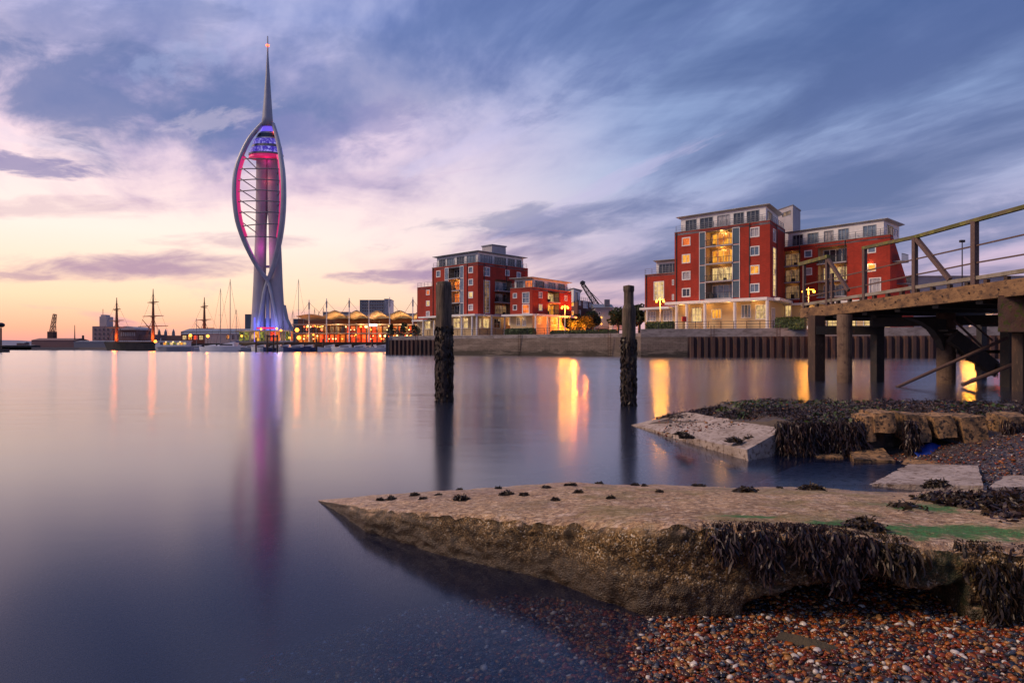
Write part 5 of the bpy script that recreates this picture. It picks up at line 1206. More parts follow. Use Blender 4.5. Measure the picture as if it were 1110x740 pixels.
# ------------------------------------------------ harbour crane
def lattice(b_, a, c, w0, w1, n, r=.05):
    a = Vector(a); c = Vector(c); d_ = (c - a).normalized(); s_ = d_.cross(Vector((0, 1, 0))).normalized(); u = s_.cross(d_)
    prev = None
    for i in range(n + 1):
        q_ = a.lerp(c, i / n); w_ = w0 + (w1 - w0) * i / n; cur = [q_ + s_ * (x * w_ / 2) + u * (y * w_ / 2) for x, y in ((-1, -1), (1, -1), (1, 1), (-1, 1))]
        for k in range(4): b_.tube([cur[k], cur[(k + 1) % 4]], r * .7, 4)
        if prev:
            for k in range(4): b_.tube([prev[k], cur[k]], r, 4); b_.tube([prev[k], cur[(k + 1) % 4]] if i % 2 else [prev[(k + 1) % 4], cur[k]], r * .7, 4)
        prev = cur
q_ = G(655, 198, ZA); r_ = thing('harbour_crane', q_, 'lattice jib crane leaning left behind the grey shed', 'crane')
top = P(631.5, 308, 198); foot = P(653, 340, 198)
b_ = MB(); lattice(b_, foot, top, 1.6, .9, 12, .11); b_.build('jib', M['dark_metal'], r_)
b_ = MB(); b_.ico(top + Vector((0, 0, .4)), .9, 1, (1, .6, .8)); b_.build('jib_head', M['dark_metal'], r_)
b_ = MB(); b_.tube([top, P(646, 322, 198), P(658, 334, 198)], .07, 5); b_.tube([top, P(658, 334, 198)], .05, 5); b_.build('stay_cable', M['dark_metal'], r_)
b_ = MB(); b_.box((q_.x + 1, q_.y + .5, ZA + 4), (5, 4, 8)); b_.build('crane_house', M['lead_grey'], r_)
# ================================================================== SAIL TOWER
TD = 372.0
TX = (290.5 - CX) / F * TD; k_ = TD / F
tw_ = thing('sail_tower', (TX, TD, 4.2), 'tall white sail shaped observation tower with magenta lit arcs', 'tower')
def TP(px, py, o=0.0): return P(px, py, TD - o)
def spline(pts, n):
    out = []; pts = [Vector(p_) for p_ in pts]; m_ = len(pts)
    for i in range(m_ - 1):
        p0, p1, p2, p3 = pts[max(i - 1, 0)], pts[i], pts[i + 1], pts[min(i + 2, m_ - 1)]
        for j in range(n):
            t_ = j / n; out.append(.5 * ((2 * p1) + (-p0 + p2) * t_ + (2 * p0 - 5 * p1 + 4 * p2 - p3) * t_ * t_ + (-p0 + 3 * p1 - 3 * p2 + p3) * t_ ** 3))
    out.append(pts[-1]); return out
LA = [(284.5, 134), (271, 150), (261, 170), (256, 187), (254.6, 205), (255.3, 222), (258, 240), (263.5, 257), (270, 272), (278, 287), (285, 297), (290.5, 304.5), (294.0, 316), (297, 330), (301, 352), (303, 366)]
RA = [(296.0, 134), (300.5, 150), (304, 168), (306.6, 187), (307.4, 205), (307.2, 222), (306, 240), (303.5, 258), (300.3, 273), (296.5, 288), (293, 298), (290.0, 305.5), (287, 316), (284.6, 330), (281, 352), (279, 366)]
def bow(py): return 3.0 + 9.0 * math.sin(math.pi * max(0, min(1, (py - 134) / 172.0))) if py < 306 else 3.0
def arc(pts, side, name):
    sp = spline([TP(px, py, bow(py)) for px, py in pts], 6); b_ = MB(); vs = []; n = len(sp)
    for i, q_ in enumerate(sp):
        t_ = i / (n - 1); wx_ = 1.55 + .8 * math.sin(math.pi * min(1, t_ * 1.3)); wy_ = 2.6
        tn = (sp[min(i + 1, n - 1)] - sp[max(i - 1, 0)]).normalized(); s_ = tn.cross(Vector((0, 1, 0))).normalized()
        for (a, b2) in ((-1, -.8), (-.4, -1), (.4, -1), (1, -.8), (1, .8), (-1, .8)): vs.append(q_ + s_ * (a * wx_ / 2) + Vector((0, b2 * wy_ / 2, 0)))
    fs = [(i * 6 + k, i * 6 + (k + 1) % 6, (i + 1) * 6 + (k + 1) % 6, (i + 1) * 6 + k) for i in range(n - 1) for k in range(6)]
    b_.add(vs, fs); o = b_.build(name, M['white_steel'], tw_)
    # inner flange: its led wash is put in as emission
    b_ = MB(); vs = []; sel = [q_ for q_ in sp if TP(0, 172).z > q_.z > TP(0, 262).z]; sgn = 1 if side < 0 else -1
    for q_ in sel: 
        hw = 1.0 if side < 0 else .8
        vs += [q_ + Vector((sgn * 1.1, -.9, 0)), q_ + Vector((sgn * (1.2 + hw), -.6, 0)), q_ + Vector((sgn * (1.2 + hw), 1.2, 0)), q_ + Vector((sgn * 1.1, 1.2, 0))]
    n = len(sel); b_.add(vs, [(i * 4 + k, i * 4 + (k + 1) % 4, (i + 1) * 4 + (k + 1) % 4, (i + 1) * 4 + k) for i in range(n - 1) for k in range(4)]); b_.build('lit_flange', M['magenta_strip'], o)
    return sp
def sample(sp, z): 
    best = min(range(len(sp)), key=lambda i: abs(sp[i].z - z)); return sp[best]
la = arc(LA, -1, 'sail_arc'); ra = arc(RA, 1, 'sail_arc')
# shafts
def shaft(pts, name, dy=0.0):
    sp = pts; b_ = MB(); vs = []
    for (x0, x1, y) in sp:
        a = TP(x0, y, -dy); c = TP(x1, y, -dy); m_ = (a + c) / 2; w_ = (c.x - a.x) / 2; dp = max(1.2, w_ * .9)
        for k in range(12):
            an = 2 * math.pi * k / 12; vs.append(Vector((m_.x + math.copysign(abs(math.cos(an)) ** .6, math.cos(an)) * w_, m_.y + math.copysign(abs(math.sin(an)) ** .6, math.sin(an)) * dp, m_.z)))
    n = len(sp); fs = [(i * 12 + k, i * 12 + (k + 1) % 12, (i + 1) * 12 + (k + 1) % 12, (i + 1) * 12 + k) for i in range(n - 1) for k in range(12)]
    b_.add(vs, [f[::-1] for f in fs]); o = b_.build(name, M['tower_concrete'], tw_, smooth=True); return o
shaft([(278.5, 290.4, 172), (278.3, 290.2, 200), (278.0, 289.8, 226), (277.6, 288.6, 245), (276.5, 288.0, 275), (275.2, 287.6, 310), (273.4, 286.8, 345), (272.2, 286.2, 366)], 'shaft')
shaft([(290.5, 301.8, 172), (290.4, 302.0, 200), (290.6, 302.3, 226), (291.8, 303.2, 245), (292.4, 304.6, 275), (293.0, 306.0, 310), (294.0, 308.0, 345), (294.6, 309.4, 366)], 'shaft')
b_ = MB()
for y in (228, 289, 323): b_.beam(TP(284, y, -.5), TP(297, y, -.5), 1.2, 1.3)
b_.build('tie_beam', M['white_steel'], tw_)
# spire
b_ = MB(); sp = [(290.1, .35, 39.5), (290.1, .55, 60), (290.2, 1.25, 80), (290.1, 2.2, 105), (289.9, 3.2, 128), (289.8, 3.7, 137)]
b_.tube([TP(x, y, 2.5) for x, w_, y in sp], [w_ * .86 for _, w_, _ in sp], 16); b_.build('spire', M['white_steel'], tw_, smooth=True)
b_ = MB(); b_.tube([TP(290.1, 49, 2.5), TP(290.1, 50, 2.5)], 1.0, 10); b_.build('aircraft_light', M['red_light'], tw_)
b_ = MB(); b_.ico(TP(297.5, 143, 4), .7, 2); b_.build('aircraft_light', M['red_light'], tw_)
# crow's nest cone and decks
def deck_ring(name, y0, y1, m_, grow=0.0, seg=24, inset_=0.0):
    z0, z1 = TP(0, y1).z, TP(0, y0).z; vs = []; b_ = MB()
    for z in (z0, z1):
        a, c = sample(la, z), sample(ra, z); m0 = (a + c) / 2; w_ = (c.x - a.x) / 2 - .4 - inset_
        for k in range(seg): an = 2 * math.pi * k / seg; vs.append(Vector((m0.x + math.cos(an) * w_, TD - 1.0 + math.sin(an) * w_ * .62, z)))
    fs = [(k, (k + 1) % seg, seg + (k + 1) % seg, seg + k) for k in range(seg)] + [tuple(range(seg))[::-1], tuple(range(seg, 2 * seg))]
    b_.add(vs, fs); return b_.build(name, M[m_], tw_)
def mat_deck():
    m_ = bpy.data.materials.new('deck_glow'); m_.use_nodes = True; q = NT(m_.node_tree); b = q.n['Principled BSDF']; pos = q.new('ShaderNodeNewGeometry').outputs['Position']
    f = q.sm(q.noise(pos, .8, 3, .7), .45, .68); q.put(b.inputs['Emission Color'], q.mix(f, S(60, 36, 170), S(170, 165, 255))); b.inputs['Emission Strength'].default_value = .75; b.inputs['Base Color'].default_value = (.03, .03, .06, 1); M['deck_glow'] = m_
mat_deck()
deck_ring('sky_deck_cone', 134, 144.5, 'violet_glow', inset_=.2); deck_ring('deck_slab', 144.5, 146.5, 'white_steel'); deck_ring('deck_glass', 146.5, 151, 'dark_pane'); deck_ring('deck_slab', 151, 152.5, 'white_steel')
deck_ring('deck_glass', 152.5, 158.5, 'deck_glow'); deck_ring('deck_slab', 158.5, 161.5, 'lead_grey'); deck_ring('deck_glass', 161.5, 167.5, 'deck_glow'); deck_ring('deck_slab', 167.5, 169.5, 'lead_grey'); deck_ring('deck_underside', 169.5, 172.5, 'magenta_soffit', inset_=.5)
# ribs and braces
for y in (179, 190, 201.5, 213, 224.5, 236.5, 248.5, 261):
    z = TP(0, y).z; a, c = sample(la, z), sample(ra, z); mid = Vector(((a.x + c.x) / 2, min(a.y, c.y) - 2.2, z)); b_ = MB()
    b_.tube(spline([a, a.lerp(c, .25) + Vector((0, -1.6, .2)), mid + Vector((0, 0, .3)), c.lerp(a, .25) + Vector((0, -1.6, .2)), c], 4), .30, 6); b_.build('rib', M['lead_grey'], tw_)
    if y < 255:
        b_ = MB(); z2 = TP(0, y - 6).z; a2 = sample(la, z2); b_.tube([a2, TP(279, y + 4.5, .5)], .26, 6); b_.build('brace', M['lead_grey'], tw_)
        b_ = MB(); c2q = sample(ra, z2); b_.tube([c2q, TP(301, y - 1, .5)], .26, 6); b_.build('brace', M['lead_grey'], tw_)
b_ = MB(); b_.tube([TP(290.3, y, 1.5) for y in (305, 335, 366)], 1.1, 10); b_.build('centre_post', M['white_steel'], tw_)
# splayed buttress
b_ = MB(); vs = [TP(306, 330, 1), TP(309, 345, 1), TP(315, 357, 1), TP(322, 367, 1), TP(306, 367, 1)]; vs2 = [v_ + Vector((0, 6, 0)) for v_ in vs]; n = 5
b_.add(vs + vs2, [tuple(range(n))[::-1], tuple(range(n, 2 * n))] + [(i, (i + 1) % n, n + (i + 1) % n, n + i) for i in range(n)]); b_.build('buttress', M['tower_concrete'], tw_)
b_ = MB(); b_.box(TP(290.5, 195, 4.0), (11.3, .5, 2.2)); b_.build('red_floodlight', M['red_light'], tw_) if False else None
for (px, py, o, e, c) in ((290, 174.5, 3, 350, (1, .04, .35)), (284, 208, 9, 260, (1, .12, .5)), (290, 195, 4, 330, (1, .05, .08)), (281, 268, 7, 1100, (1, .05, .6)), (291, 358, 6, 1700, (.12, .14, 1)), (277, 352, 7, 1200, (.2, .25, 1)), (301, 350, 9, 1500, (.35, .35, 1))):
    point_light(tw_, TP(px, py, o), e * .8, c, 2.6, 'floodlight')
b_ = MB(); b_.tube([TP(276.0, 372, 9), TP(276.0, 344, 9)], .35, 8); b_.build('light_column', M['blue_glow'], tw_)
# low pavilion round the foot
pv = thing('pavilion', (TX, 350, 4.2), 'flat roofed glazed pavilion with yellow lights under the sail tower', 'building')
x0, x1 = G(256, 345).x, G(322, 345).x
b_ = MB(); b_.box(((x0 + x1) / 2, 348, 10.2), (x1 - x0, 9, .7)); b_.build('roof', M['grey_render'], pv); b_ = MB(); b_.box(((x0 + x1) / 2, 349, 4.5), (x1 - x0 - 1, 8, .6)); b_.build('floor', M['lead_grey'], pv)
nb = 11
for i in range(nb):
    xa = x0 + 1 + (x1 - x0 - 2) * i / nb; xb = x0 + 1 + (x1 - x0 - 2) * (i + 1) / nb
    b_ = MB(); b_.box(((xa + xb) / 2, 346, 7.5), (xb - xa - .3, .15, 4.6)); b_.build('glazing', M[['lit_green', 'lit_green', 'lit_dim', 'lit_amber', 'lit_green', 'lit_dim', 'lit_red', 'lit_orange', 'lit_dim', 'lit_green', 'lit_orange'][i]], pv)
b_ = MB(); b_.box(P(288, 355.5, 345), (9, .3, .9)); b_.build('lit_sign_band', M['magenta_strip'], pv)
for px, py in ((262, 364), (283, 356.5), (300, 356), (304.5, 358), (314, 366)): q_ = P(px, py, 343); b_ = MB(); b_.ico(q_, .55, 2); b_.build('lamp_globe', M['lamp_glow_small'], pv); 
point_light(pv, P(262, 364, 338), 700, r=1.3); point_light(pv, P(303, 357, 338), 700, r=1.3)

# ================================================================== RETAIL QUARTER WITH SCALLOPED AWNINGS
rb = thing('waterfront_arcade', G(385, 305, 4.2), 'two storey waterfront arcade glowing red and amber under pale awnings', 'building')
xa, xb = G(318, 305).x, G(470, 305).x
for z in (8.1, 12.0):
    b_ = MB(); b_.box(((xa + xb) / 2, 306, z), (xb - xa, 10, .35)); b_.build('floor_slab', M['grey_render'], rb)
b_ = MB(); b_.box(((xa + xb) / 2, 312, 9.6), (xb - xa, 1.0, 10.8)); b_.build('back_wall', M['brown_brick'], rb)
b_ = MB(); b_.box(((xa + xb) / 2 + 8, 312, 16.0), (xb - xa - 20, 12, 2.2)); b_.build('upper_wall', M['lead_grey'], rb)
nb = 26; random.seed(5)
for lv, (z0, z1) in enumerate(((4.3, 7.6), (8.4, 11.4))):
    for i in range(nb):
        u0 = xa + (xb - xa) * i / nb + .35; u1 = xa + (xb - xa) * (i + 1) / nb - .35
        if lv == 1 and i < 9: kind_ = random.choice(['dark_pane', 'lit_dim', 'lit_dim'])
        elif i < 4: kind_ = random.choice(['lit_dim', 'lit_orange'])
        elif i < 16: kind_ = random.choice(['lit_red', 'lit_red', 'lit_orange', 'lit_red'])
        else: kind_ = random.choice(['lit_amber', 'lit_orange', 'lit_red', 'lit_dim'])
        b_ = MB(); b_.box(((u0 + u1) / 2, 311.3, (z0 + z1) / 2), (u1 - u0, .3, z1 - z0)); b_.build('shopfront', M[kind_], rb)
b_ = MB()
for z in (8.3, 4.3):
    b_.box(((xa + xb) / 2, 301.3, z + 1.05), (xb - xa, .12, .12)); b_.box(((xa + xb) / 2, 301.3, z + .55), (xb - xa, .08, .08))
b_.build('balustrade', M['dark_metal'], rb)
for i in range(14):
    x = xa + (xb - xa) * (i + .5) / 14; b_ = MB(); b_.box((x, 301.6, 8.1), (.35, .35, 8.0)); b_.build('column', M['lead_grey'], rb)
random.seed(9)
for i in range(70):      # string and table lights
    px = random.uniform(326, 455); z = random.choice([5.6, 6.9, 7.4, 9.6, 10.9, 11.2]); q_ = G(px, 300.6, z); b_ = MB(); b_.ico(q_, random.choice([.22, .3, .45]), 1); b_.build('lantern', M[random.choice(['string_light', 'lamp_glow_small', 'string_light', 'red_light'])], rb)
for px in (335, 352, 370, 388, 405, 420, 438): point_light(rb, G(px, 303.5, 7.0), 700, (1, .32, .06), 1.3); point_light(rb, G(px + 6, 304, 11.0), 600, (1, .42, .1), 1.3)
b_ = MB(); b_.box(P(404, 352.2, 300), (3.6, .3, .9)); b_.build('lit_sign', M['white_light'], rb)
# awnings, one per bay, and masts
mat('awning_fabric', (.62, .48, .36), .7, c2=(.5, .38, .3), ns=.3)
vx = [325, 353.5, 378.5, 400, 422.5, 447.5, 472]
awn_lab = ['low flat leftmost awning of the arcade', 'second pale awning from the left over the arcade', 'pale scalloped awning left of centre over the arcade', 'pale scalloped awning below the dark hotel block', 'pale scalloped awning right of the hotel block', 'rightmost pale awning beside the red flats']
def awning(px0, px1, peak, label):
    nx_, ny_ = 25, 13; vs = []; xs0, xs1 = G(px0, 298).x, G(px1, 298).x
    for i in range(nx_):
        for j in range(ny_):
            u = i / (nx_ - 1); v = j / (ny_ - 1); x = xs0 + (xs1 - xs0) * u; y = 293 + 16 * v
            z = 14.3 + peak * (1 - abs(2 * u - 1) ** 1.35) * (1 - .35 * v) + .5 * (1 - v) * math.sin(math.pi * u) + 1.0 * (1 - v)
            vs.append((x, y, z))
    b_ = MB(); b_.add(vs, [tuple(int(k) for k in f) for f in gridf(nx_, ny_)]); o = b_.build('awning', M['awning_fabric'], smooth=True); tag(o, label, 'awning', 'scalloped awnings over the arcade')
    md = o.modifiers.new('thickness', 'SOLIDIFY'); md.thickness = .25
for i in range(6): awning(vx[i], vx[i + 1], .4 if i == 0 else 2.0, awn_lab[i])
for px in (366, 391, 412, 435, 457): point_light(rb, G(px, 300, 12.9), 900, (1, .55, .2), 1.2)
mlab = ['slim mast left of the arcade awnings', 'awning mast second from the left', 'awning mast left of the dark hotel block', 'awning mast against the dark hotel block', 'awning mast right of the hotel block', 'awning mast nearest the red flats']
for i, (px, yt) in enumerate(((335, 325), (354, 323.5), (378.5, 323), (400, 325), (422.4, 322), (447.5, 322))):
    q_ = G(px, 292, 4.2); r_ = thing('awning_mast', q_, mlab[i], 'mast', 'awning masts'); zt = P(px, yt, 292).z
    b_ = MB(); b_.tube([q_, (q_.x, q_.y, zt)], [.30, .16], 8); b_.build('pole', M['white_paint'], r_)
    b_ = MB(); b_.tube([(q_.x, q_.y, zt - 4), (q_.x, q_.y, zt - 1)], .34, 8); b_.build('mast_head', M['grey_render'], r_)
    b_ = MB()
    for s_ in (-1, 1): b_.tube([(q_.x, q_.y, zt - 1.2), (q_.x + s_ * 4.2, q_.y + 3, 16.4)], .06, 4)
    b_.build('stay_cable', M['dark_metal'], r_)
# hotel block, other far blocks
shed(390, 417, 325, 372, 400, 16, 'blue_panel', 'dark blue glass hotel block above the arcade awnings', 'hotel_block', wins=[(392, 416, 326.5 + i * 3.2, 328.6 + i * 3.2, 'dark_pane', 8) for i in range(5)], z0=4)
shed(416.5, 421, 323.8, 372, 399, 18, 'blue_pane', 'narrow glass stair end of the dark hotel block', 'hotel_stair', z0=4)
shed(350, 376.5, 338, 372, 345, 14, 'lead_grey', 'dark flat roofed block behind the arcade awnings', 'flat_block', z0=4)
shed(265.5, 271.5, 340.5, 372, 560, 12, 'blue_panel', 'slim dark tower block left of the sail tower', 'tower_block', z0=4)
shed(284.5, 296, 345, 372, 470, 12, 'blue_panel', 'dark block seen between the sail tower legs', 'office_block', z0=4)
shed(318, 331, 345.5, 372, 330, 12, 'blue_panel', 'low dark block right of the sail tower foot', 'flat_block', z0=4)
shed(452, 460, 331, 362, 260, 10, 'blue_panel', 'dark block with stacked terraces beside the red flats', 'flat_block', z0=4)
shed(196, 286, 359.5, 372, 420, 24, 'dim_render', 'long low purple roofed station shed left of the tower', 'long_shed', gable=2.0, z0=4, wins=[(228 + 9 * i, 233 + 9 * i, 362, 366, 'blue_pane', 1) for i in range(5)])
o = shed(222, 262, 361.5, 373, 398, 12, 'grey_render', 'pale blue grey terminal block behind the catamaran', 'terminal_block', gable=.6, z0=4, wins=[(245 + 6 * i, 248.5 + 6 * i, 362.5, 368, 'dark_pane', 1) for i in range(3)])
shed(196, 222, 362, 374, 402, 10, 'brown_brick', 'low orange lit quayside building behind the ferry', 'terminal_block', gable=.8, z0=4, wins=[(198 + 6 * i, 202 + 6 * i, 363.5, 368, ['lit_pale', 'lit_amber', 'lit_red', 'lit_pale'][i]) for i in range(4)])
for i, (px, py, lab) in enumerate(((206.5, 363.4, 'orange quay lamp above the ferry stern'), (225.3, 364.2, 'brightest orange quay lamp left of the catamaran'), (322, 357.5, 'orange quay lamp right of the sail tower'), (324, 366, 'low orange quay lamp right of the sail tower'), (168.5, 370, 'orange quay lamp at the ferry bow'), (456, 356, 'yellow quay lamp beside the red flats annex'))):
    D = 385 if i in (0, 1, 4) else (290 if i != 5 else 250); q_ = P(px, py, D); r_ = thing('quay_lamp', (q_.x, q_.y, 4), lab, 'street lamp', 'orange quay lamps')
    b_ = MB(); b_.tube([(q_.x, q_.y, 4), q_], .16, 6); b_.build('pole', M['dark_metal'], r_); b_ = MB(); b_.ico(q_, .85, 2); b_.build('lamp_globe', M['lamp_glow_small'], r_); point_light(r_, q_ + Vector((0, -1.2, 0)), 900, (1, .30, .04), 1.0)

# ================================================================== DOCKYARD AT LEFT
r_ = thing('semaphore_tower', P(112, 374, 600), 'brown block with square signal tower across the harbour', 'building')
def PB(b_, px0, px1, py0, py1, D, dep):
    a, c = P(px0, py1, D), P(px1, py0, D); b_.box(((a.x + c.x) / 2, D + dep / 2, (a.z + c.z) / 2), (c.x - a.x, dep, c.z - a.z))
mat('far_brick', (.24, .14, .13), .9, c2=(.16, .10, .11), ns=.05); mat('far_pink', (.36, .25, .25), .9, ns=.05); mat('far_white', (.55, .47, .46), .9, ns=.05)
b_ = MB(); PB(b_, 100, 122.5, 353.5, 372, 600, 20); PB(b_, 122, 135, 356, 372, 603, 20); b_.build('wall', M['far_pink'], r_)
b_ = MB(); PB(b_, 107.8, 115.6, 343, 353.5, 604, 10); PB(b_, 109.2, 114.2, 341, 343, 605, 7); b_.build('signal_tower', M['far_white'], r_)
b_ = MB(); q_ = P(111.6, 341, 608); b_.tube([q_, (q_.x, q_.y, q_.z + 5)], .25, 6); b_.build('flagpole', M['dark_metal'], r_)
for i in range(4):
    for j in range(3):
        b_ = MB(); x_ = 102.2 + i * 4.6; y_ = 356 + j * 4.6; PB(b_, x_, x_ + 1.5, y_, y_ + 2.3, 599.7, .3); b_.build('window', M['dark_pane'], r_)
r_ = thing('dockyard_hall', P(140, 374, 590), 'long hall with rounded pale roof right of the signal tower', 'building')
b_ = MB(); PB(b_, 129, 148, 357.5, 372, 590, 24); PB(b_, 146, 168, 362.5, 372, 594, 20); b_.build('wall', M['far_brick'], r_)
b_ = MB(); a, c = P(129, 357.5, 588), P(148, 357.5, 588); n = 12; vs = []
for yy in (586, 616):
    for i in range(n + 1): an = math.pi * i / n; vs.append(((a.x + c.x) / 2 - math.cos(an) * (c.x - a.x) / 2, yy, a.z + math.sin(an) * 3.2))
b_.add(vs, [(i, i + 1, n + 2 + i, n + 1 + i) for i in range(n)] + [tuple(range(n + 1))]); b_.build('roof', M['far_white'], r_)
for i in range(7):
    b_ = MB(); PB(b_, 131 + i * 2.3, 132.4 + i * 2.3, 360, 364, 589.7, .3); b_.build('window', M['far_white'], r_)
cl_ = thing('spired_building', P(172, 372, 620), 'far dark roof with small cupolas right of the middle ship mast', 'building')
b_ = MB(); PB(b_, 160, 200, 363.5, 373, 620, 20); b_.build('wall', M['far_brick'], cl_)
for px in (172.5, 179.5, 188): b_ = MB(); q_ = P(px, 364, 622); b_.tube([q_, (q_.x, q_.y, q_.z + 4), (q_.x, q_.y, q_.z + 6.5)], [1.6, 1.2, .1], 8); b_.build('cupola', M['lead_grey'], cl_)
shed(34, 80, 368.6, 376, 560, 20, 'far_brick', 'long low dockside shed below the tall crane at left', 'dock_shed', roof='far_brick', gable=1.5, z0=2)
shed(80, 168, 370.2, 378.4, 545, 18, 'lead_grey', 'very long dark jetty shed left of the ferry', 'jetty_shed', gable=.5, z0=1)
def dock_crane(px, pyt, pyb, D, label, hl):
    q_ = P(px, pyb, D); r_ = thing('dock_crane', q_, label, 'crane', 'dockyard cranes'); t_ = P(px + hl, pyt, D)
    b_ = MB(); lattice(b_, q_ + Vector((0, 0, 5)), t_, 3.0, 1.9, 9, .25); b_.build('jib', M['rust_steel'], r_)
    b_ = MB(); b_.box((q_.x, q_.y, q_.z + 3), (5, 5, 6)); b_.build('crane_cab', M['rust_steel'], r_); b_ = MB(); b_.tube([t_, (t_.x + 1.4, t_.y, q_.z + 6)], .15, 4); b_.build('stay_cable', M['dark_metal'], r_)
    b_ = MB(); b_.box((q_.x, q_.y, q_.z - 1), (20, 8, 2)); b_.build('pontoon', M['dark_metal'], r_)
dock_crane(56.5, 340.5, 367, 580, 'tall dockyard crane with upright jib at far left', 3); 
q_ = P(81, 368, 560); r_ = thing('signal_mast', q_, 'thin red mast on the dockside between crane and signal tower', 'mast'); b_ = MB(); b_.tube([q_, (q_.x, q_.y, q_.z + 12)], [.5, .2], 6); b_.build('pole', M['rust_steel'], r_)
q_ = P(90, 368, 560); r_ = thing('flue', q_, 'short dark flue beside the long jetty shed', 'chimney'); b_ = MB(); b_.tube([q_, (q_.x, q_.y, q_.z + 3.5)], [.9, .8], 8); b_.build('stack', M['dark_metal'], r_)
q_ = G(1, 250, 0); r_ = thing('beacon', q_, 'dark harbour beacon post cut by the left frame edge', 'beacon'); b_ = MB(); b_.tube([q_, (q_.x, q_.y, 9)], .3, 8); b_.build('pole', M['dark_metal'], r_); b_ = MB(); b_.ico((q_.x, q_.y, 10), 1.3, 2, (1, 1, .7)); b_.build('topmark', M['dark_metal'], r_); b_ = MB(); b_.box((q_.x + .4, q_.y, .5), (3.5, 3, 1.6)); b_.build('float', M['dark_metal'], r_)

# ---- three masted ship
mat('ship_hull', (.02, .02, .022), .5); mat('mast_wood', (.22, .09, .04), .6)
sh = thing('sailing_ship', G(172, 455, 0), 'black hulled three masted sailing ship lit orange at its masts', 'ship')
def hull(b_, L, W_, z0, z1, c, rz, bow_=.35, n=14, sheer=.4, stern=.75):
    ca, sa = math.cos(rz), math.sin(rz); vs = []
    for i in range(n + 1):
        t_ = i / n; x = (t_ - .5) * L; f_ = min(1, (1 - t_) / bow_) ** .6 if t_ > 1 - bow_ else stern + (1 - stern) * min(1, t_ / .4)
        f_ = max(f_, .03); dzz = sheer * (2 * t_ - .9) ** 2
        for (yy, zz) in ((-.5 * f_, z1 + dzz), (-.40 * f_, z0), (.40 * f_, z0), (.5 * f_, z1 + dzz)):
            X = x + (0.04 * L if zz > z0 + .01 and t_ > .95 else 0); Y = yy * W_; vs.append((c[0] + X * ca - Y * sa, c[1] + X * sa + Y * ca, zz))
    fs = [(i * 4 + k, i * 4 + k + 1, (i + 1) * 4 + k + 1, (i + 1) * 4 + k) for i in range(n) for k in range(3)] + [(i * 4 + 3, i * 4, (i + 1) * 4, (i + 1) * 4 + 3) for i in range(n)] + [(3, 2, 1, 0), (n * 4, n * 4 + 1, n * 4 + 2, n * 4 + 3)]
    b_.add(vs, fs)
b_ = MB(); hull(b_, 74, 16, -1, 5.2, G(176, 455), R(178), sheer=.6); b_.build('hull', M['ship_hull'], sh)
b_ = MB(); b_.box((*G(176, 455)[:2], 5.6), (60, 12, .5), 0); b_.build('deck', M['mast_wood'], sh)
for (px, yt, yds) in ((126.5, 322.5, (335, 347.5, 355)), (166, 313, (327.5, 342.5, 353.5)), (221.5, 322, (332, 346.5, 356))):
    D = 455; q_ = G(px, D, 5); zt = P(px, yt, D).z; m_ = MB(); m_.tube([q_, (q_.x, q_.y, 5 + (zt - 5) * .45), (q_.x, q_.y, 5 + (zt - 5) * .72), (q_.x, q_.y, zt)], [1.25, .95, .65, .2], 8); mo = m_.build('mast', M['mast_wood'], sh)
    for i, y in enumerate(yds):
        z = P(px, y, D).z; L = [3.0, 5.6, 8.0][i] * (1.25 if px == 166 else .85); b_ = MB(); b_.tube([(q_.x - L, q_.y, z - .25), (q_.x, q_.y - .6, z), (q_.x + L, q_.y, z + .25)], [.2, .42, .2], 6); b_.build('yard', M['mast_wood'], mo)
    b_ = MB()
    for z in (P(px, yds[1], D).z, P(px, yds[0], D).z): b_.box((q_.x, q_.y, z - .8), (2.4, 2.4, .35))
    b_.build('fighting_top', M['mast_wood'], mo)
    b_ = MB()
    for s_ in (-1, 1):
        for k in range(3): b_.tube([(q_.x, q_.y, P(px, yds[1] - 1, D).z - k), (q_.x + s_ * (5 + k * 1.3), q_.y, 5.4)], .08, 3)
        b_.tube([(q_.x, q_.y, zt - 3), (q_.x + s_ * 12, q_.y, 7)], .06, 3)
    b_.build('rigging', M['dark_metal'], mo); point_light(sh, (q_.x + .5, q_.y - 3.5, 9), 2600, (1, .20, .03), 1.4)
b_ = MB(); b_.tube([G(228, 455, 7), P(212, 351, 455)], [.5, .15], 6); b_.build('spar', M['mast_wood'], sh); b_ = MB(); b_.tube([P(163, 357, 455), P(154, 346, 455)], [.4, .15], 6); b_.build('spar', M['mast_wood'], sh)

# ---- boats
mat('boat_white', (.82, .82, .86), .3, c2=(.6, .6, .68), ns=.2, coat=.3); mat('boat_navy', (.03, .05, .16), .3, coat=.4); mat('boat_grey', (.35, .36, .42), .4)
fe_ = thing('ferry', G(190, 330, 0), 'white harbour ferry with a row of lit cabin windows', 'ferry')
b_ = MB(); hull(b_, 17.5, 5.2, -.4, 2.0, G(189, 330), R(180), sheer=.35); b_.build('hull', M['boat_grey'], fe_)
b_ = MB(); cc = G(190, 330); b_.box((cc.x, cc.y, 3.5), (13.5, 4.2, 2.6)); b_.build('cabin', M['boat_white'], fe_); b_ = MB(); b_.box((cc.x - .3, cc.y, 4.95), (15, 4.8, .25)); b_.build('roof', M['boat_white'], fe_)
for i in range(8): b_ = MB(); b_.box((cc.x - 5.6 + i * 1.6, cc.y - 2.13, 3.7), (1.25, .08, 1.2)); b_.build('window', M[['dark_pane', 'lit_amber', 'lit_green', 'lit_pale', 'lit_green', 'lit_pale', 'lit_amber', 'lit_pale'][i]], fe_)
for i in range(3): b_ = MB(); b_.ico((cc.x - 3.4 + i * 3.4, cc.y - 2.3, 4.5), .18, 1); b_.build('cabin_light', M['string_light'], fe_)
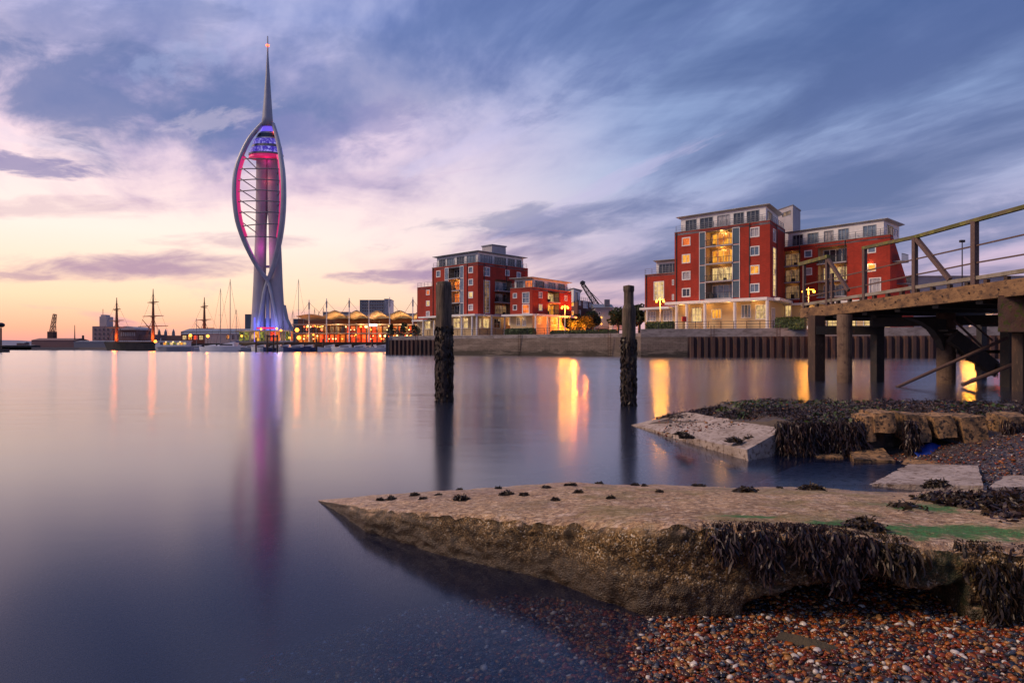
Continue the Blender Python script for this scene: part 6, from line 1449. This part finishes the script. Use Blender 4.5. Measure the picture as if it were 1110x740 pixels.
b_ = MB(); b_.box((cc.x - 7.6, cc.y, 3.2), (2.2, 3.6, 2.3)); b_.tube([(cc.x - 7, cc.y, 5), (cc.x - 7, cc.y, 6.4)], .08, 5); b_.build('wheelhouse', M['boat_white'], fe_)
def yacht(px, D, L, yt, label, m_='boat_white', rz=0.0, name='sailing_yacht', group='moored yachts', boom=True, mastdx=0):
    c = G(px, D, 0); r_ = thing(name, c, label, 'yacht', group)
    b_ = MB(); hull(b_, L, L * .3, -.3, 1.7, c, rz, .5, sheer=.45); b_.build('hull', M[m_], r_)
    b_ = MB(); ca, sa = math.cos(rz), math.sin(rz); b_.prism([(c.x - L * .2, c.y - L * .1), (c.x + L * .22, c.y - L * .1), (c.x + L * .22, c.y + L * .1), (c.x - L * .2, c.y + L * .1)], 1.6, 2.8, [2.5, 3.1, 3.1, 2.5]); b_.build('cabin', M['boat_white'], r_); b_ = MB(); b_.box((c.x, c.y - L * .1, 2.15), (L * .32, .06, .45), 0); b_.build('window', M['dark_pane'], r_)
    if yt:
        q_ = G(px + mastdx, D, 1.5); zt = P(px, yt, D).z; b_ = MB(); b_.tube([q_, (q_.x, q_.y, zt)], [.17, .10], 6); mo = b_.build('mast', M['lead_grey'], r_)
        b_ = MB()
        for s_ in (-1, 1): b_.tube([(q_.x, q_.y, zt - .2), (q_.x + s_ * L * .42, q_.y, 1.5)], .04, 3)
        b_.build('stay_cable', M['dark_metal'], r_)
        b_ = MB(); b_.beam((q_.x - .9, q_.y, 1.5 + (zt - 1.5) * .55), (q_.x + .9, q_.y, 1.5 + (zt - 1.5) * .55), .08, .08); b_.build('spreader', M['lead_grey'], r_)
        b_ = MB(); b_.tube([(q_.x, q_.y, 2.6), (q_.x + L * .3 * ca, q_.y + .2, 2.7)], .22, 6); b_.build('furled_sail', M['boat_navy'], r_)
    return r_
# catamaran
ct = thing('catamaran', G(247, 300, 0), 'large grey white catamaran moored left of the sail tower', 'catamaran'); c = G(247, 300)
for s_ in (-1, 1): b_ = MB(); hull(b_, 16.5, 2.4, -.4, 2.3, (c.x, c.y + s_ * 3.2), R(180), .4, sheer=.3); b_.build('hull', M['boat_white'], ct)
b_ = MB(); b_.box((c.x + 1, c.y, 1.75), (10, 5.4, .5)); b_.prism([(c.x - 3.5, c.y - 2.6), (c.x + 3.8, c.y - 2.6), (c.x + 3.8, c.y + 2.6), (c.x - 3.5, c.y + 2.6)], 2.0, 3.3, [2.9, 4.3, 4.3, 2.9]); b_.build('cabin', M['boat_white'], ct)
b_ = MB(); b_.box((c.x + .3, c.y - 2.62, 2.95), (5.6, .08, .65)); b_.build('window', M['dark_pane'], ct)
b_ = MB(); b_.tube([(G(249.5, 300).x, 300, 3), P(249.5, 302.5, 300)], [.20, .12], 6); b_.build('mast', M['lead_grey'], ct); b_ = MB(); q_ = G(249.5, 300); b_.tube([P(249.5, 304, 300), (q_.x - 6.5, 300, 2)], .05, 3); b_.tube([P(249.5, 304, 300), (q_.x + 5, 300, 2)], .05, 3); b_.build('stay_cable', M['dark_metal'], ct)
b_ = MB(); b_.tube([(q_.x, 300, 4.2), (q_.x + 4.2, 300, 4.4)], .3, 6); b_.build('furled_sail', M['boat_navy'], ct)
yacht(239, 312, 12, 312.5, 'tall masted yacht behind the catamaran', rz=R(170)); yacht(228, 298, 9, None, 'small white cruiser at the catamaran bow', rz=R(180), name='motor_cruiser')
yacht(323.6, 330, 14, 302.5, 'tallest masted yacht right of the sail tower', 'boat_navy', rz=R(10)); yacht(317.5, 315, 10, 336, 'short masted yacht between the tower and the tallest mast', rz=R(0)); yacht(341, 322, 10, 334.5, 'slim masted yacht in front of the arcade left end'); yacht(350.5, 325, 9, 333, 'slim masted yacht by the low leftmost awning')
yacht(345, 330, 9, 329, 'yacht mast just right of the slim pair by the arcade', rz=R(8)) if False else None
bl = [(299, 287, 8.5, 'small navy boat right of the pontoon piles', 'boat_navy'), (309, 286, 8, 'white cruiser below the tower buttress', 'boat_white'), (322, 283, 9.5, 'low navy launch below the short mast', 'boat_navy'), (334, 285, 9, 'white launch with navy hull band left of the dark piles', 'boat_navy'), (357, 282, 8, 'small white launch just right of the dark piles', 'boat_white'), (374, 281, 9.5, 'longest low white launch before the arcade', 'boat_white'), (390, 283, 9, 'white cruiser with raised cabin before the arcade', 'boat_white'), (402, 290, 8.5, 'white cruiser second from the sheet piled quay', 'boat_white'), (413, 280, 8.5, 'white cruiser nearest the sheet piled quay', 'boat_white'), (283, 290, 7, 'tiny white dinghy under the sail tower', 'boat_white'), (272, 292, 7, 'small grey boat between catamaran and pontoon piles', 'boat_grey')]
for i, (px, D, L, lab, m_) in enumerate(bl):
    yacht(px, D, L * 1.15, None, lab, m_, rz=R([4, 176, -6, 182, 8, 180, 2, 170, 5, 178, 10][i]), name='motor_boat', group='moored motor boats')
for i, (px, D, L, yt, lab) in enumerate(((307, 322, 8, 347, 'short masted yacht close against the tower buttress'), (314, 318, 8, 351, 'lowest masted yacht right of the tower buttress'), (329, 310, 9, 343, 'yacht between the tallest mast and the first awning mast'), (345.5, 316, 8, 338, 'white yacht between the two slim masted yachts'), (362, 308, 9, 346, 'yacht with mast before the second awning'), (386, 306, 8, 349, 'yacht with short mast before the arcade centre'), (411, 306, 9, 347, 'yacht with mast before the arcade right part'), (213, 338, 10, 345, 'yacht mast between the ferry and the small cruiser'), (256, 325, 10, 335, 'yacht just right of the catamaran mast'))):
    yacht(px, D, L, yt, lab, rz=R(random.uniform(-15, 15)))
shed(-80, 34, 374.2, 378.5, 520, 10, 'dark_quay', 'low dark jetty running out of the left frame edge', 'jetty_shed', z0=.5)
shed(18, 26, 371.8, 376, 524, 6, 'far_brick', 'small hut on the low jetty at far left', 'dock_hut', gable=.8, z0=1)
# pontoons and piles
r_ = thing('pontoon', G(335, 296, 0), 'long low floating pontoon behind the moored boats', 'pontoon'); b_ = MB(); x0_, x1_ = G(258, 293).x, G(421, 293).x; b_.box(((x0_ + x1_) / 2, 294, .55), (x1_ - x0_, 2.4, .5)); b_.build('deck', M['grey_render'], r_); b_ = MB(); b_.box(((x0_ + x1_) / 2, 294, .05), (x1_ - x0_ - 1, 1.8, .6)); b_.build('float', M['dark_metal'], r_)
for i, (px, yt, lab) in enumerate(((277.5, 366, 'black pontoon pile left of the tower base'), (289.8, 363, 'left of the three thick black piles before the tower'), (296.5, 362.8, 'middle of the three thick black piles before the tower'), (300.6, 363, 'right of the three thick black piles before the tower'), (343, 367.5, 'left of the paired piles before the arcade'), (350.3, 367.5, 'right of the paired piles before the arcade'), (403.5, 368, 'black pile before the arcade right half'))):
    q_ = G(px, 284, -.5); o_ = MB(); o_.tube([q_, (q_.x, q_.y, P(px, yt, 284).z)], .38, 8); o_.ico((q_.x, q_.y, P(px, yt, 284).z), .4, 1, (1, 1, .5)); o = o_.build('mooring_pile', M['dark_metal']); tag(o, lab, 'pile', 'pontoon piles')
b_ = MB(); b_.beam(P(289, 364.5, 284), P(301.5, 364.5, 284), .5, .6); o = b_.build('pile_cross_beam', M['dark_metal']); tag(o, 'dark beam across the tops of the thick black piles', 'beam')

# ================================================================== MOORING POSTS IN THE WATER
def mat_post():
    m_ = bpy.data.materials.new('weathered_timber'); m_.use_nodes = True; q = NT(m_.node_tree); b = q.n['Principled BSDF']; g = q.new('ShaderNodeNewGeometry'); pos = g.outputs['Position']; z = q.sep(pos)[2]
    st = q.noise(q.vm('MULTIPLY', pos, (9, 9, 1.1)), 1.5, 6, .7, .3); col = q.mix(q.sm(st, .38, .62), (.17, .115, .075, 1), (.05, .032, .022, 1))
    gr = q.m('MULTIPLY', q.sm(q.noise(pos, 2.2, 4, .6), .48, .62), q.m('MULTIPLY', q.sm(z, 3.0, 1.6), .6)); col = q.mix(gr, col, (.05, .065, .015, 1))
    wd = q.sm(q.m('ADD', z, q.m('MULTIPLY', q.noise(pos, 5, 4, .6), .5)), 2.05, 1.75); w2 = q.noise(pos, 26, 4, .7); col = q.mix(wd, col, q.mix(q.sm(w2, .4, .6), (.016, .010, .010, 1), (.055, .03, .022, 1)))
    q.put(b.inputs['Base Color'], col); b.inputs['Roughness'].default_value = .75; bn = q.new('ShaderNodeBump'); bn.inputs['Distance'].default_value = .03; bn.inputs['Strength'].default_value = .9; q.put(bn.inputs['Height'], q.m('ADD', st, q.m('MULTIPLY', w2, .6))); q.l.new(bn.outputs[0], b.inputs['Normal']); M['weathered_timber'] = m_
mat_post()
def mooring_post(px, D, zt, r0, label, weed_from, tilt=0.0, neck=False):
    q_ = G(px, D, 0); r_ = thing('mooring_post', q_, label, 'mooring post', 'old timber mooring posts'); na, nz_ = 40, 150; V_ = []
    for j in range(nz_):
        z = -1.2 + (zt + 1.2) * j / (nz_ - 1); 
        for i in range(na):
            a = 2 * math.pi * i / na; rr = r0 * (1.0 + .02 * math.cos(4 * a)); 
            wz = smooth01((weed_from - z) / .25); rr += wz * r0 * .10
            rr += r0 * (.05 * fbm(math.cos(a) * 2 + px, math.sin(a) * 2, z * .5, 4) + .03 * fbm(math.cos(a) * 9, math.sin(a) * 9 + px, z * .6, 3)) + wz * r0 * .16 * fbm(math.cos(a) * 3, math.sin(a) * 3, z * 5 + px, 4)
            if neck: rr *= 1 - .26 * smooth01((z - (zt - .62)) / .16) + (.10 * smooth01((z - (zt - .16)) / .03))
            else: rr *= 1 - .10 * smooth01((z - (zt - .12)) / .1)
            V_.append((q_.x + math.cos(a) * rr + tilt * z, q_.y + math.sin(a) * rr, z))
    cen = len(V_); V_.append((q_.x + tilt * zt, q_.y, zt + .03)); V_ = np.array(V_)
    a = np.arange(nz_ - 1)[:, None] * na; i_ = np.arange(na)[None]; f_ = np.stack([(a + i_).ravel(), (a + (i_ + 1) % na).ravel(), (a + na + (i_ + 1) % na).ravel(), (a + na + i_).ravel()], 1)
    tl = (nz_ - 1) * na; capf = np.array([(tl + i, tl + (i + 1) % na, cen, cen) for i in range(na)])
    me = MB(); me.v = [tuple(v_) for v_ in V_]; me.f = [tuple(int(k) for k in x) for x in f_] + [(int(x[0]), int(x[1]), int(x[2])) for x in capf]; me.build('post', M['weathered_timber'], r_, smooth=True)
    n = 900; an = RNG.uniform(0, 2 * np.pi, n); z = RNG.uniform(-.05, weed_from + .05, n); st = np.stack([q_.x + np.cos(an) * r0 * 1.08 + tilt * z, q_.y + np.sin(an) * r0 * 1.08, z], 1); dr = np.stack([np.cos(an) * .5, np.sin(an) * .5, np.full(n, -1.)], 1)
    Vw, Fw = ribbons(st, dr, RNG.uniform(.04, .14, n), RNG.uniform(.02, .045, n), 4, .5, .4); wo_ = mesh_np('weed_growth', Vw, Fw, M['bladder_wrack'], r_); wo_['kind'] = 'stuff'
mooring_post(481.8, 19.1, 3.35, .215, 'thick weedy timber mooring post in front of the left red flats', 2.1, -.006)
mooring_post(681.5, 17.8, 3.12, .17, 'slimmer necked timber mooring post right of the harbour shed', 1.75, 0.0, True)

# ================================================================== PIER AT RIGHT
mat('pale_timber', (.34, .29, .24), .8, c2=(.22, .18, .12), ns=2, amt=1, bump=.6, bs=20)
mat('old_timber', (.085, .045, .028), .8, c2=(.04, .024, .018), ns=1.5, amt=1, bump=.8, bs=9, c3=(.14, .085, .05), n3=9, stretch=(1, 1, .3), lo3=.55, hi3=.7)
mat('mossy_timber', (.17, .13, .07), .85, c2=(.11, .11, .03), ns=1.2, amt=1, bump=.8, bs=12, c3=(.24, .22, .05), n3=3.5, lo3=.5, hi3=.62)
mat('shaded_timber', (.03, .022, .018), .7, c2=(.015, .012, .012), ns=2, amt=1, bump=.8, bs=8, c3=(.06, .03, .02), n3=3)  # dark wet wood, with the shade under the deck put into its colour
mat('rail_steel', (.13, .075, .06), .7, c2=(.12, .07, .06), ns=3, amt=1, bump=.4, bs=30, c3=(.26, .17, .13), n3=14)
mat('pier_fascia', (.34, .19, .085), .85, c2=(.17, .09, .045), ns=1.6, amt=1, bump=1, bs=14, c3=(.08, .045, .028), n3=4.5, lo3=.5, hi3=.66, stretch=(1, 1, 2))
pr = thing('pier', (15.5, 28, 0), 'old timber and concrete pier with rusty railings entering from the right', 'pier')
def E(t_, z, o=0.0):       # point along the seaward deck edge; o = inland offset
    a = Vector((14.35, 34.0, 0)); c = Vector((16.55, 22.0, 0)); d_ = (c - a); n_ = Vector((-d_.y, d_.x, 0)).normalized(); q_ = a + d_ * t_ + n_ * o; return Vector((q_.x, q_.y, z))
def zdeck(t_): return 3.46 + .32 * t_
def zbot(t_): return 3.00 + .22 * t_
ZT = 1.55
b_ = MB(); N_ = 40; vs = []
for i in range(N_ + 1):
    t_ = ZT * i / N_; n1_ = .02 * fbm(t_ * 9, 0, 0, 3)
    vs += [E(t_, zbot(t_) + n1_, -.0), E(t_, zdeck(t_) + n1_, 0), E(t_, zdeck(t_) + n1_, .5), E(t_, zbot(t_) + n1_, .5)]
b_.add(vs, [(i * 4 + k, (i + 1) * 4 + k, (i + 1) * 4 + (k + 1) % 4, i * 4 + (k + 1) % 4) for i in range(N_) for k in range(4)] + [(3, 2, 1, 0)]); b_.build('edge_beam', M['pier_fascia'], pr)
b_ = MB(); vs = [E(0.0, zdeck(0) - .04, .5), E(ZT, zdeck(ZT) - .04, .5), E(ZT, zdeck(ZT) - .04, 7.5), E(0.0, zdeck(0) - .04, 4.2)]; vs += [v_ - Vector((0, 0, .22)) for v_ in vs]
b_.add(vs, [(0, 1, 2, 3), (7, 6, 5, 4), (0, 4, 5, 1), (1, 5, 6, 2), (2, 6, 7, 3), (3, 7, 4, 0)]); b_.build('deck', M['shaded_timber'], pr)
for t_ in (.04, .2, .36, .52, .68, .84, 1.0, 1.16):
    b_ = MB(); b_.beam(E(t_, zbot(t_) + .03, .2), E(t_, zbot(t_) + .03, 6.2 if t_ > .3 else 3.6), .3, .34); b_.build('cross_beam', M['shaded_timber'], pr)
b_ = MB(); b_.beam(E(.0, zdeck(0) + .20, .12), E(ZT, zdeck(ZT) + .26, .12), .14, .13); b_.build('kerb_rail', M['pale_timber'], pr)
for k_ in range(24):
    t_ = (k_ + .5) / 24 * ZT; b_ = MB(); b_.box(E(t_, zdeck(t_) + .07, .12), (.14, .14, .14), R(10)); b_.build('kerb_block', M['old_timber'], pr)
for k_ in range(16):
    t_ = (k_ + .5) / 16 * ZT; b_ = MB(); q_ = E(t_, (zdeck(t_) + zbot(t_)) / 2, -.03); b_.ico(q_, .035, 1); b_.build('bolt', M['rust_steel'], pr)
# railing posts
for (px, yt, yb, w_) in ((872, 285, 331, .11), (897, 279.5, 327, .12), (902.5, 296, 325, .1), (937.5, 268, 318, .13), (992, 257.5, 309.5, .14), (1057, 240, 304, .16), (1150, 214, 300, .16)):
    kk = (px - CX) / F; t_ = (kk * 34.0 - 14.35 - .1) / ((16.55 - 14.35) + kk * 12.0); q_ = E(t_, 0, .1); zt_ = EYE + (HY - yt) / F * q_.y
    b_ = MB(); b_.box((q_.x, q_.y, (zdeck(t_) - .1 + zt_) / 2), (w_ * 1.15, w_ * 1.15, zt_ - zdeck(t_) + .1), R(10)); b_.build('railing_post', M['rail_steel'], pr)
def rail(pts, w_, h_, m_, name='handrail'):
    b_ = MB(); prev = None
    P3 = []
    for (px, py) in pts:
        kk = (px - CX) / F; t_ = (kk * 34.0 - 14.35 - .1) / (2.2 + kk * 12.0); q_ = E(t_, 0, .1); q_.z = EYE + (HY - py) / F * q_.y; P3.append(q_)
    for a, c in zip(P3[:-1], P3[1:]): b_.beam(a, c, w_, h_)
    return b_.build(name, M[m_], pr)
rail([(867.5, 286.5), (898.5, 278)], .2, .17, 'mossy_timber'); rail([(936, 269), (992, 257), (1057, 239), (1112, 224), (1200, 200)], .16, .13, 'mossy_timber')
rail([(870, 309), (897, 303), (937, 294), (992, 281), (1057, 266.5), (1112, 254), (1200, 234)], .05, .05, 'rail_steel', 'lower_rail'); rail([(870, 322), (897, 317), (937, 309.5), (992, 298), (1057, 285), (1112, 275.5), (1200, 259)], .05, .05, 'rail_steel', 'lower_rail')
rail([(898, 281), (920, 315)], .13, .13, 'rail_steel', 'brace'); rail([(994, 259), (1030, 303)], .15, .15, 'rail_steel', 'brace')
# columns
def pcol(px, D, w_, zt, m_, sq=False, name='column', zb=-2.5):
    q_ = G(px, D, 0); b_ = MB()
    if sq: b_.box((q_.x, q_.y, (zt + zb) / 2), (w_, w_, zt - zb), R(12)); b_.build(name, M[m_], pr)
    else: b_.tube([(q_.x, q_.y, zb + (zt - zb) * i / 8) for i in range(9)], [w_ / 2 * (1 + .03 * random.uniform(-1, 1)) for _ in range(9)], 20); b_.build(name, M[m_], pr, smooth=False)
mat('pile_concrete', (.22, .14, .09), .8, c2=(.12, .07, .045), ns=2, amt=1, bump=.8, bs=12, c3=(.09, .05, .04), n3=5, lo3=.56, hi3=.66)
pcol(885, 31.5, .52, 3.0, 'old_timber', True, 'timber_pile'); pcol(915.5, 30.0, .62, 2.98, 'pile_concrete'); pcol(951, 31.0, .40, 3.0, 'shaded_timber', True, 'timber_pile'); pcol(1025.5, 29.0, .70, 3.0, 'pile_concrete')
pcol(1094, 26.5, .42, 3.1, 'shaded_timber', True, 'timber_pile'); pcol(1108, 24.0, .42, 3.1, 'old_timber', True, 'timber_pile')
for o_ in (5.2,): pcol(1150, 27, .5, 3.1, 'shaded_timber', True, 'timber_pile'); pcol(1064, 33, .3, 3.0, 'shaded_timber', True, 'timber_pile')
b_ = MB(); b_.beam(P(884, 358, 31.3), P(950, 358, 30.8), .3, .38); b_.build('cross_beam', M['shaded_timber'], pr)
b_ = MB(); b_.beam(P(946, 349.5, 30.6), P(1100, 346, 28), .3, .4); b_.build('cross_beam', M['shaded_timber'], pr)
# knee bracket, steps and struts under the deck
b_ = MB(); k1 = [(985, 343), (1000, 349), (1012, 357), (1020, 368), (1024, 380), (1026, 346)]
vs = [P(px, py, 28.6) for px, py in k1]; vs2 = [v_ + Vector((0, .5, 0)) for v_ in vs]; n = len(k1); b_.add(vs + vs2, [tuple(range(n))[::-1], tuple(range(n, 2 * n))] + [(i, (i + 1) % n, n + (i + 1) % n, n + i) for i in range(n)]); b_.build('knee_brace', M['shaded_timber'], pr)
st_ = thing('boarding_steps', P(1060, 395, 28.4), 'dark weedy boarding steps hanging under the pier deck', 'steps')
b_ = MB()
for s_ in (0, 1.3): b_.beam(P(1032, 364, 28 + s_), P(1076, 398, 28 + s_), .3, .55)
b_.build('stringer', M['shaded_timber'], st_)
for i in range(9):
    f_ = i / 8; q_ = P(1033 + 42 * f_, 358 + 33 * f_, 28.0); b_ = MB(); b_.box((q_.x, q_.y + .65, q_.z), (.42, 1.3, .09)); b_.build('tread', M['shaded_timber'], st_)
b_ = MB(); b_.beam(P(1034, 347, 27.9), P(1066, 377, 27.9), .07, .07); b_.beam(P(1045, 343, 27.9), P(1076, 369, 27.9), .06, .06); b_.build('handrail', M['rail_steel'], st_)
n = 700; f_ = RNG.uniform(0, 1, n); base_ = np.array([P(1036 + 44 * a, 372 + 28 * a, 28 + RNG.uniform(0, 1.3)) for a in f_]); Vw, Fw = ribbons(base_, np.stack([RNG.normal(size=n) * .3, RNG.normal(size=n) * .3, np.full(n, -1.)], 1), RNG.uniform(.12, .4, n), RNG.uniform(.03, .06, n), 5, .6, .3)
wo_ = mesh_np('hanging_seaweed', Vw, Fw, M['bladder_wrack'], st_); wo_['kind'] = 'stuff'
b_ = MB(); b_.box(P(1084, 398, 28.5), (1.2, 1.4, .35)); b_.build('landing', M['shaded_timber'], st_)
b_ = MB(); b_.tube([P(972, 419.5, 26.2), P(1092, 366, 26.2)], .065, 8); b_.build('strut', M['rail_steel'], pr)
b_ = MB(); b_.tube([P(1043, 417, 26.0), P(1108, 391, 26.0)], .08, 8); b_.build('strut', M['rail_steel'], pr)
for a_, c_ in (((1064, 352), (1092, 352)), ((1064, 381), (1092, 381))): b_ = MB(); b_.beam(P(*a_, 29.6), P(*c_, 28.6), .14, .14); b_.build('horizontal_brace', M['shaded_timber'], pr)
# abutment block
mat('abutment', (.16, .08, .055), .9, c2=(.13, .08, .06), ns=3, amt=1, bump=1, bs=18, c3=(.10, .12, .02), n3=4, lo3=.5, hi3=.62)
A_ = P(1081.5, 320, 22.8)
block_from([A_, Vector((A_.x + 3.2, A_.y - .9, A_.z)), Vector((A_.x + 4.2, A_.y + 2.2, A_.z)), Vector((A_.x + 2.6, A_.y + 2.6, A_.z))], 1.22, 'abutment_block', 'abutment', '', '', .02, 30, parent=pr)
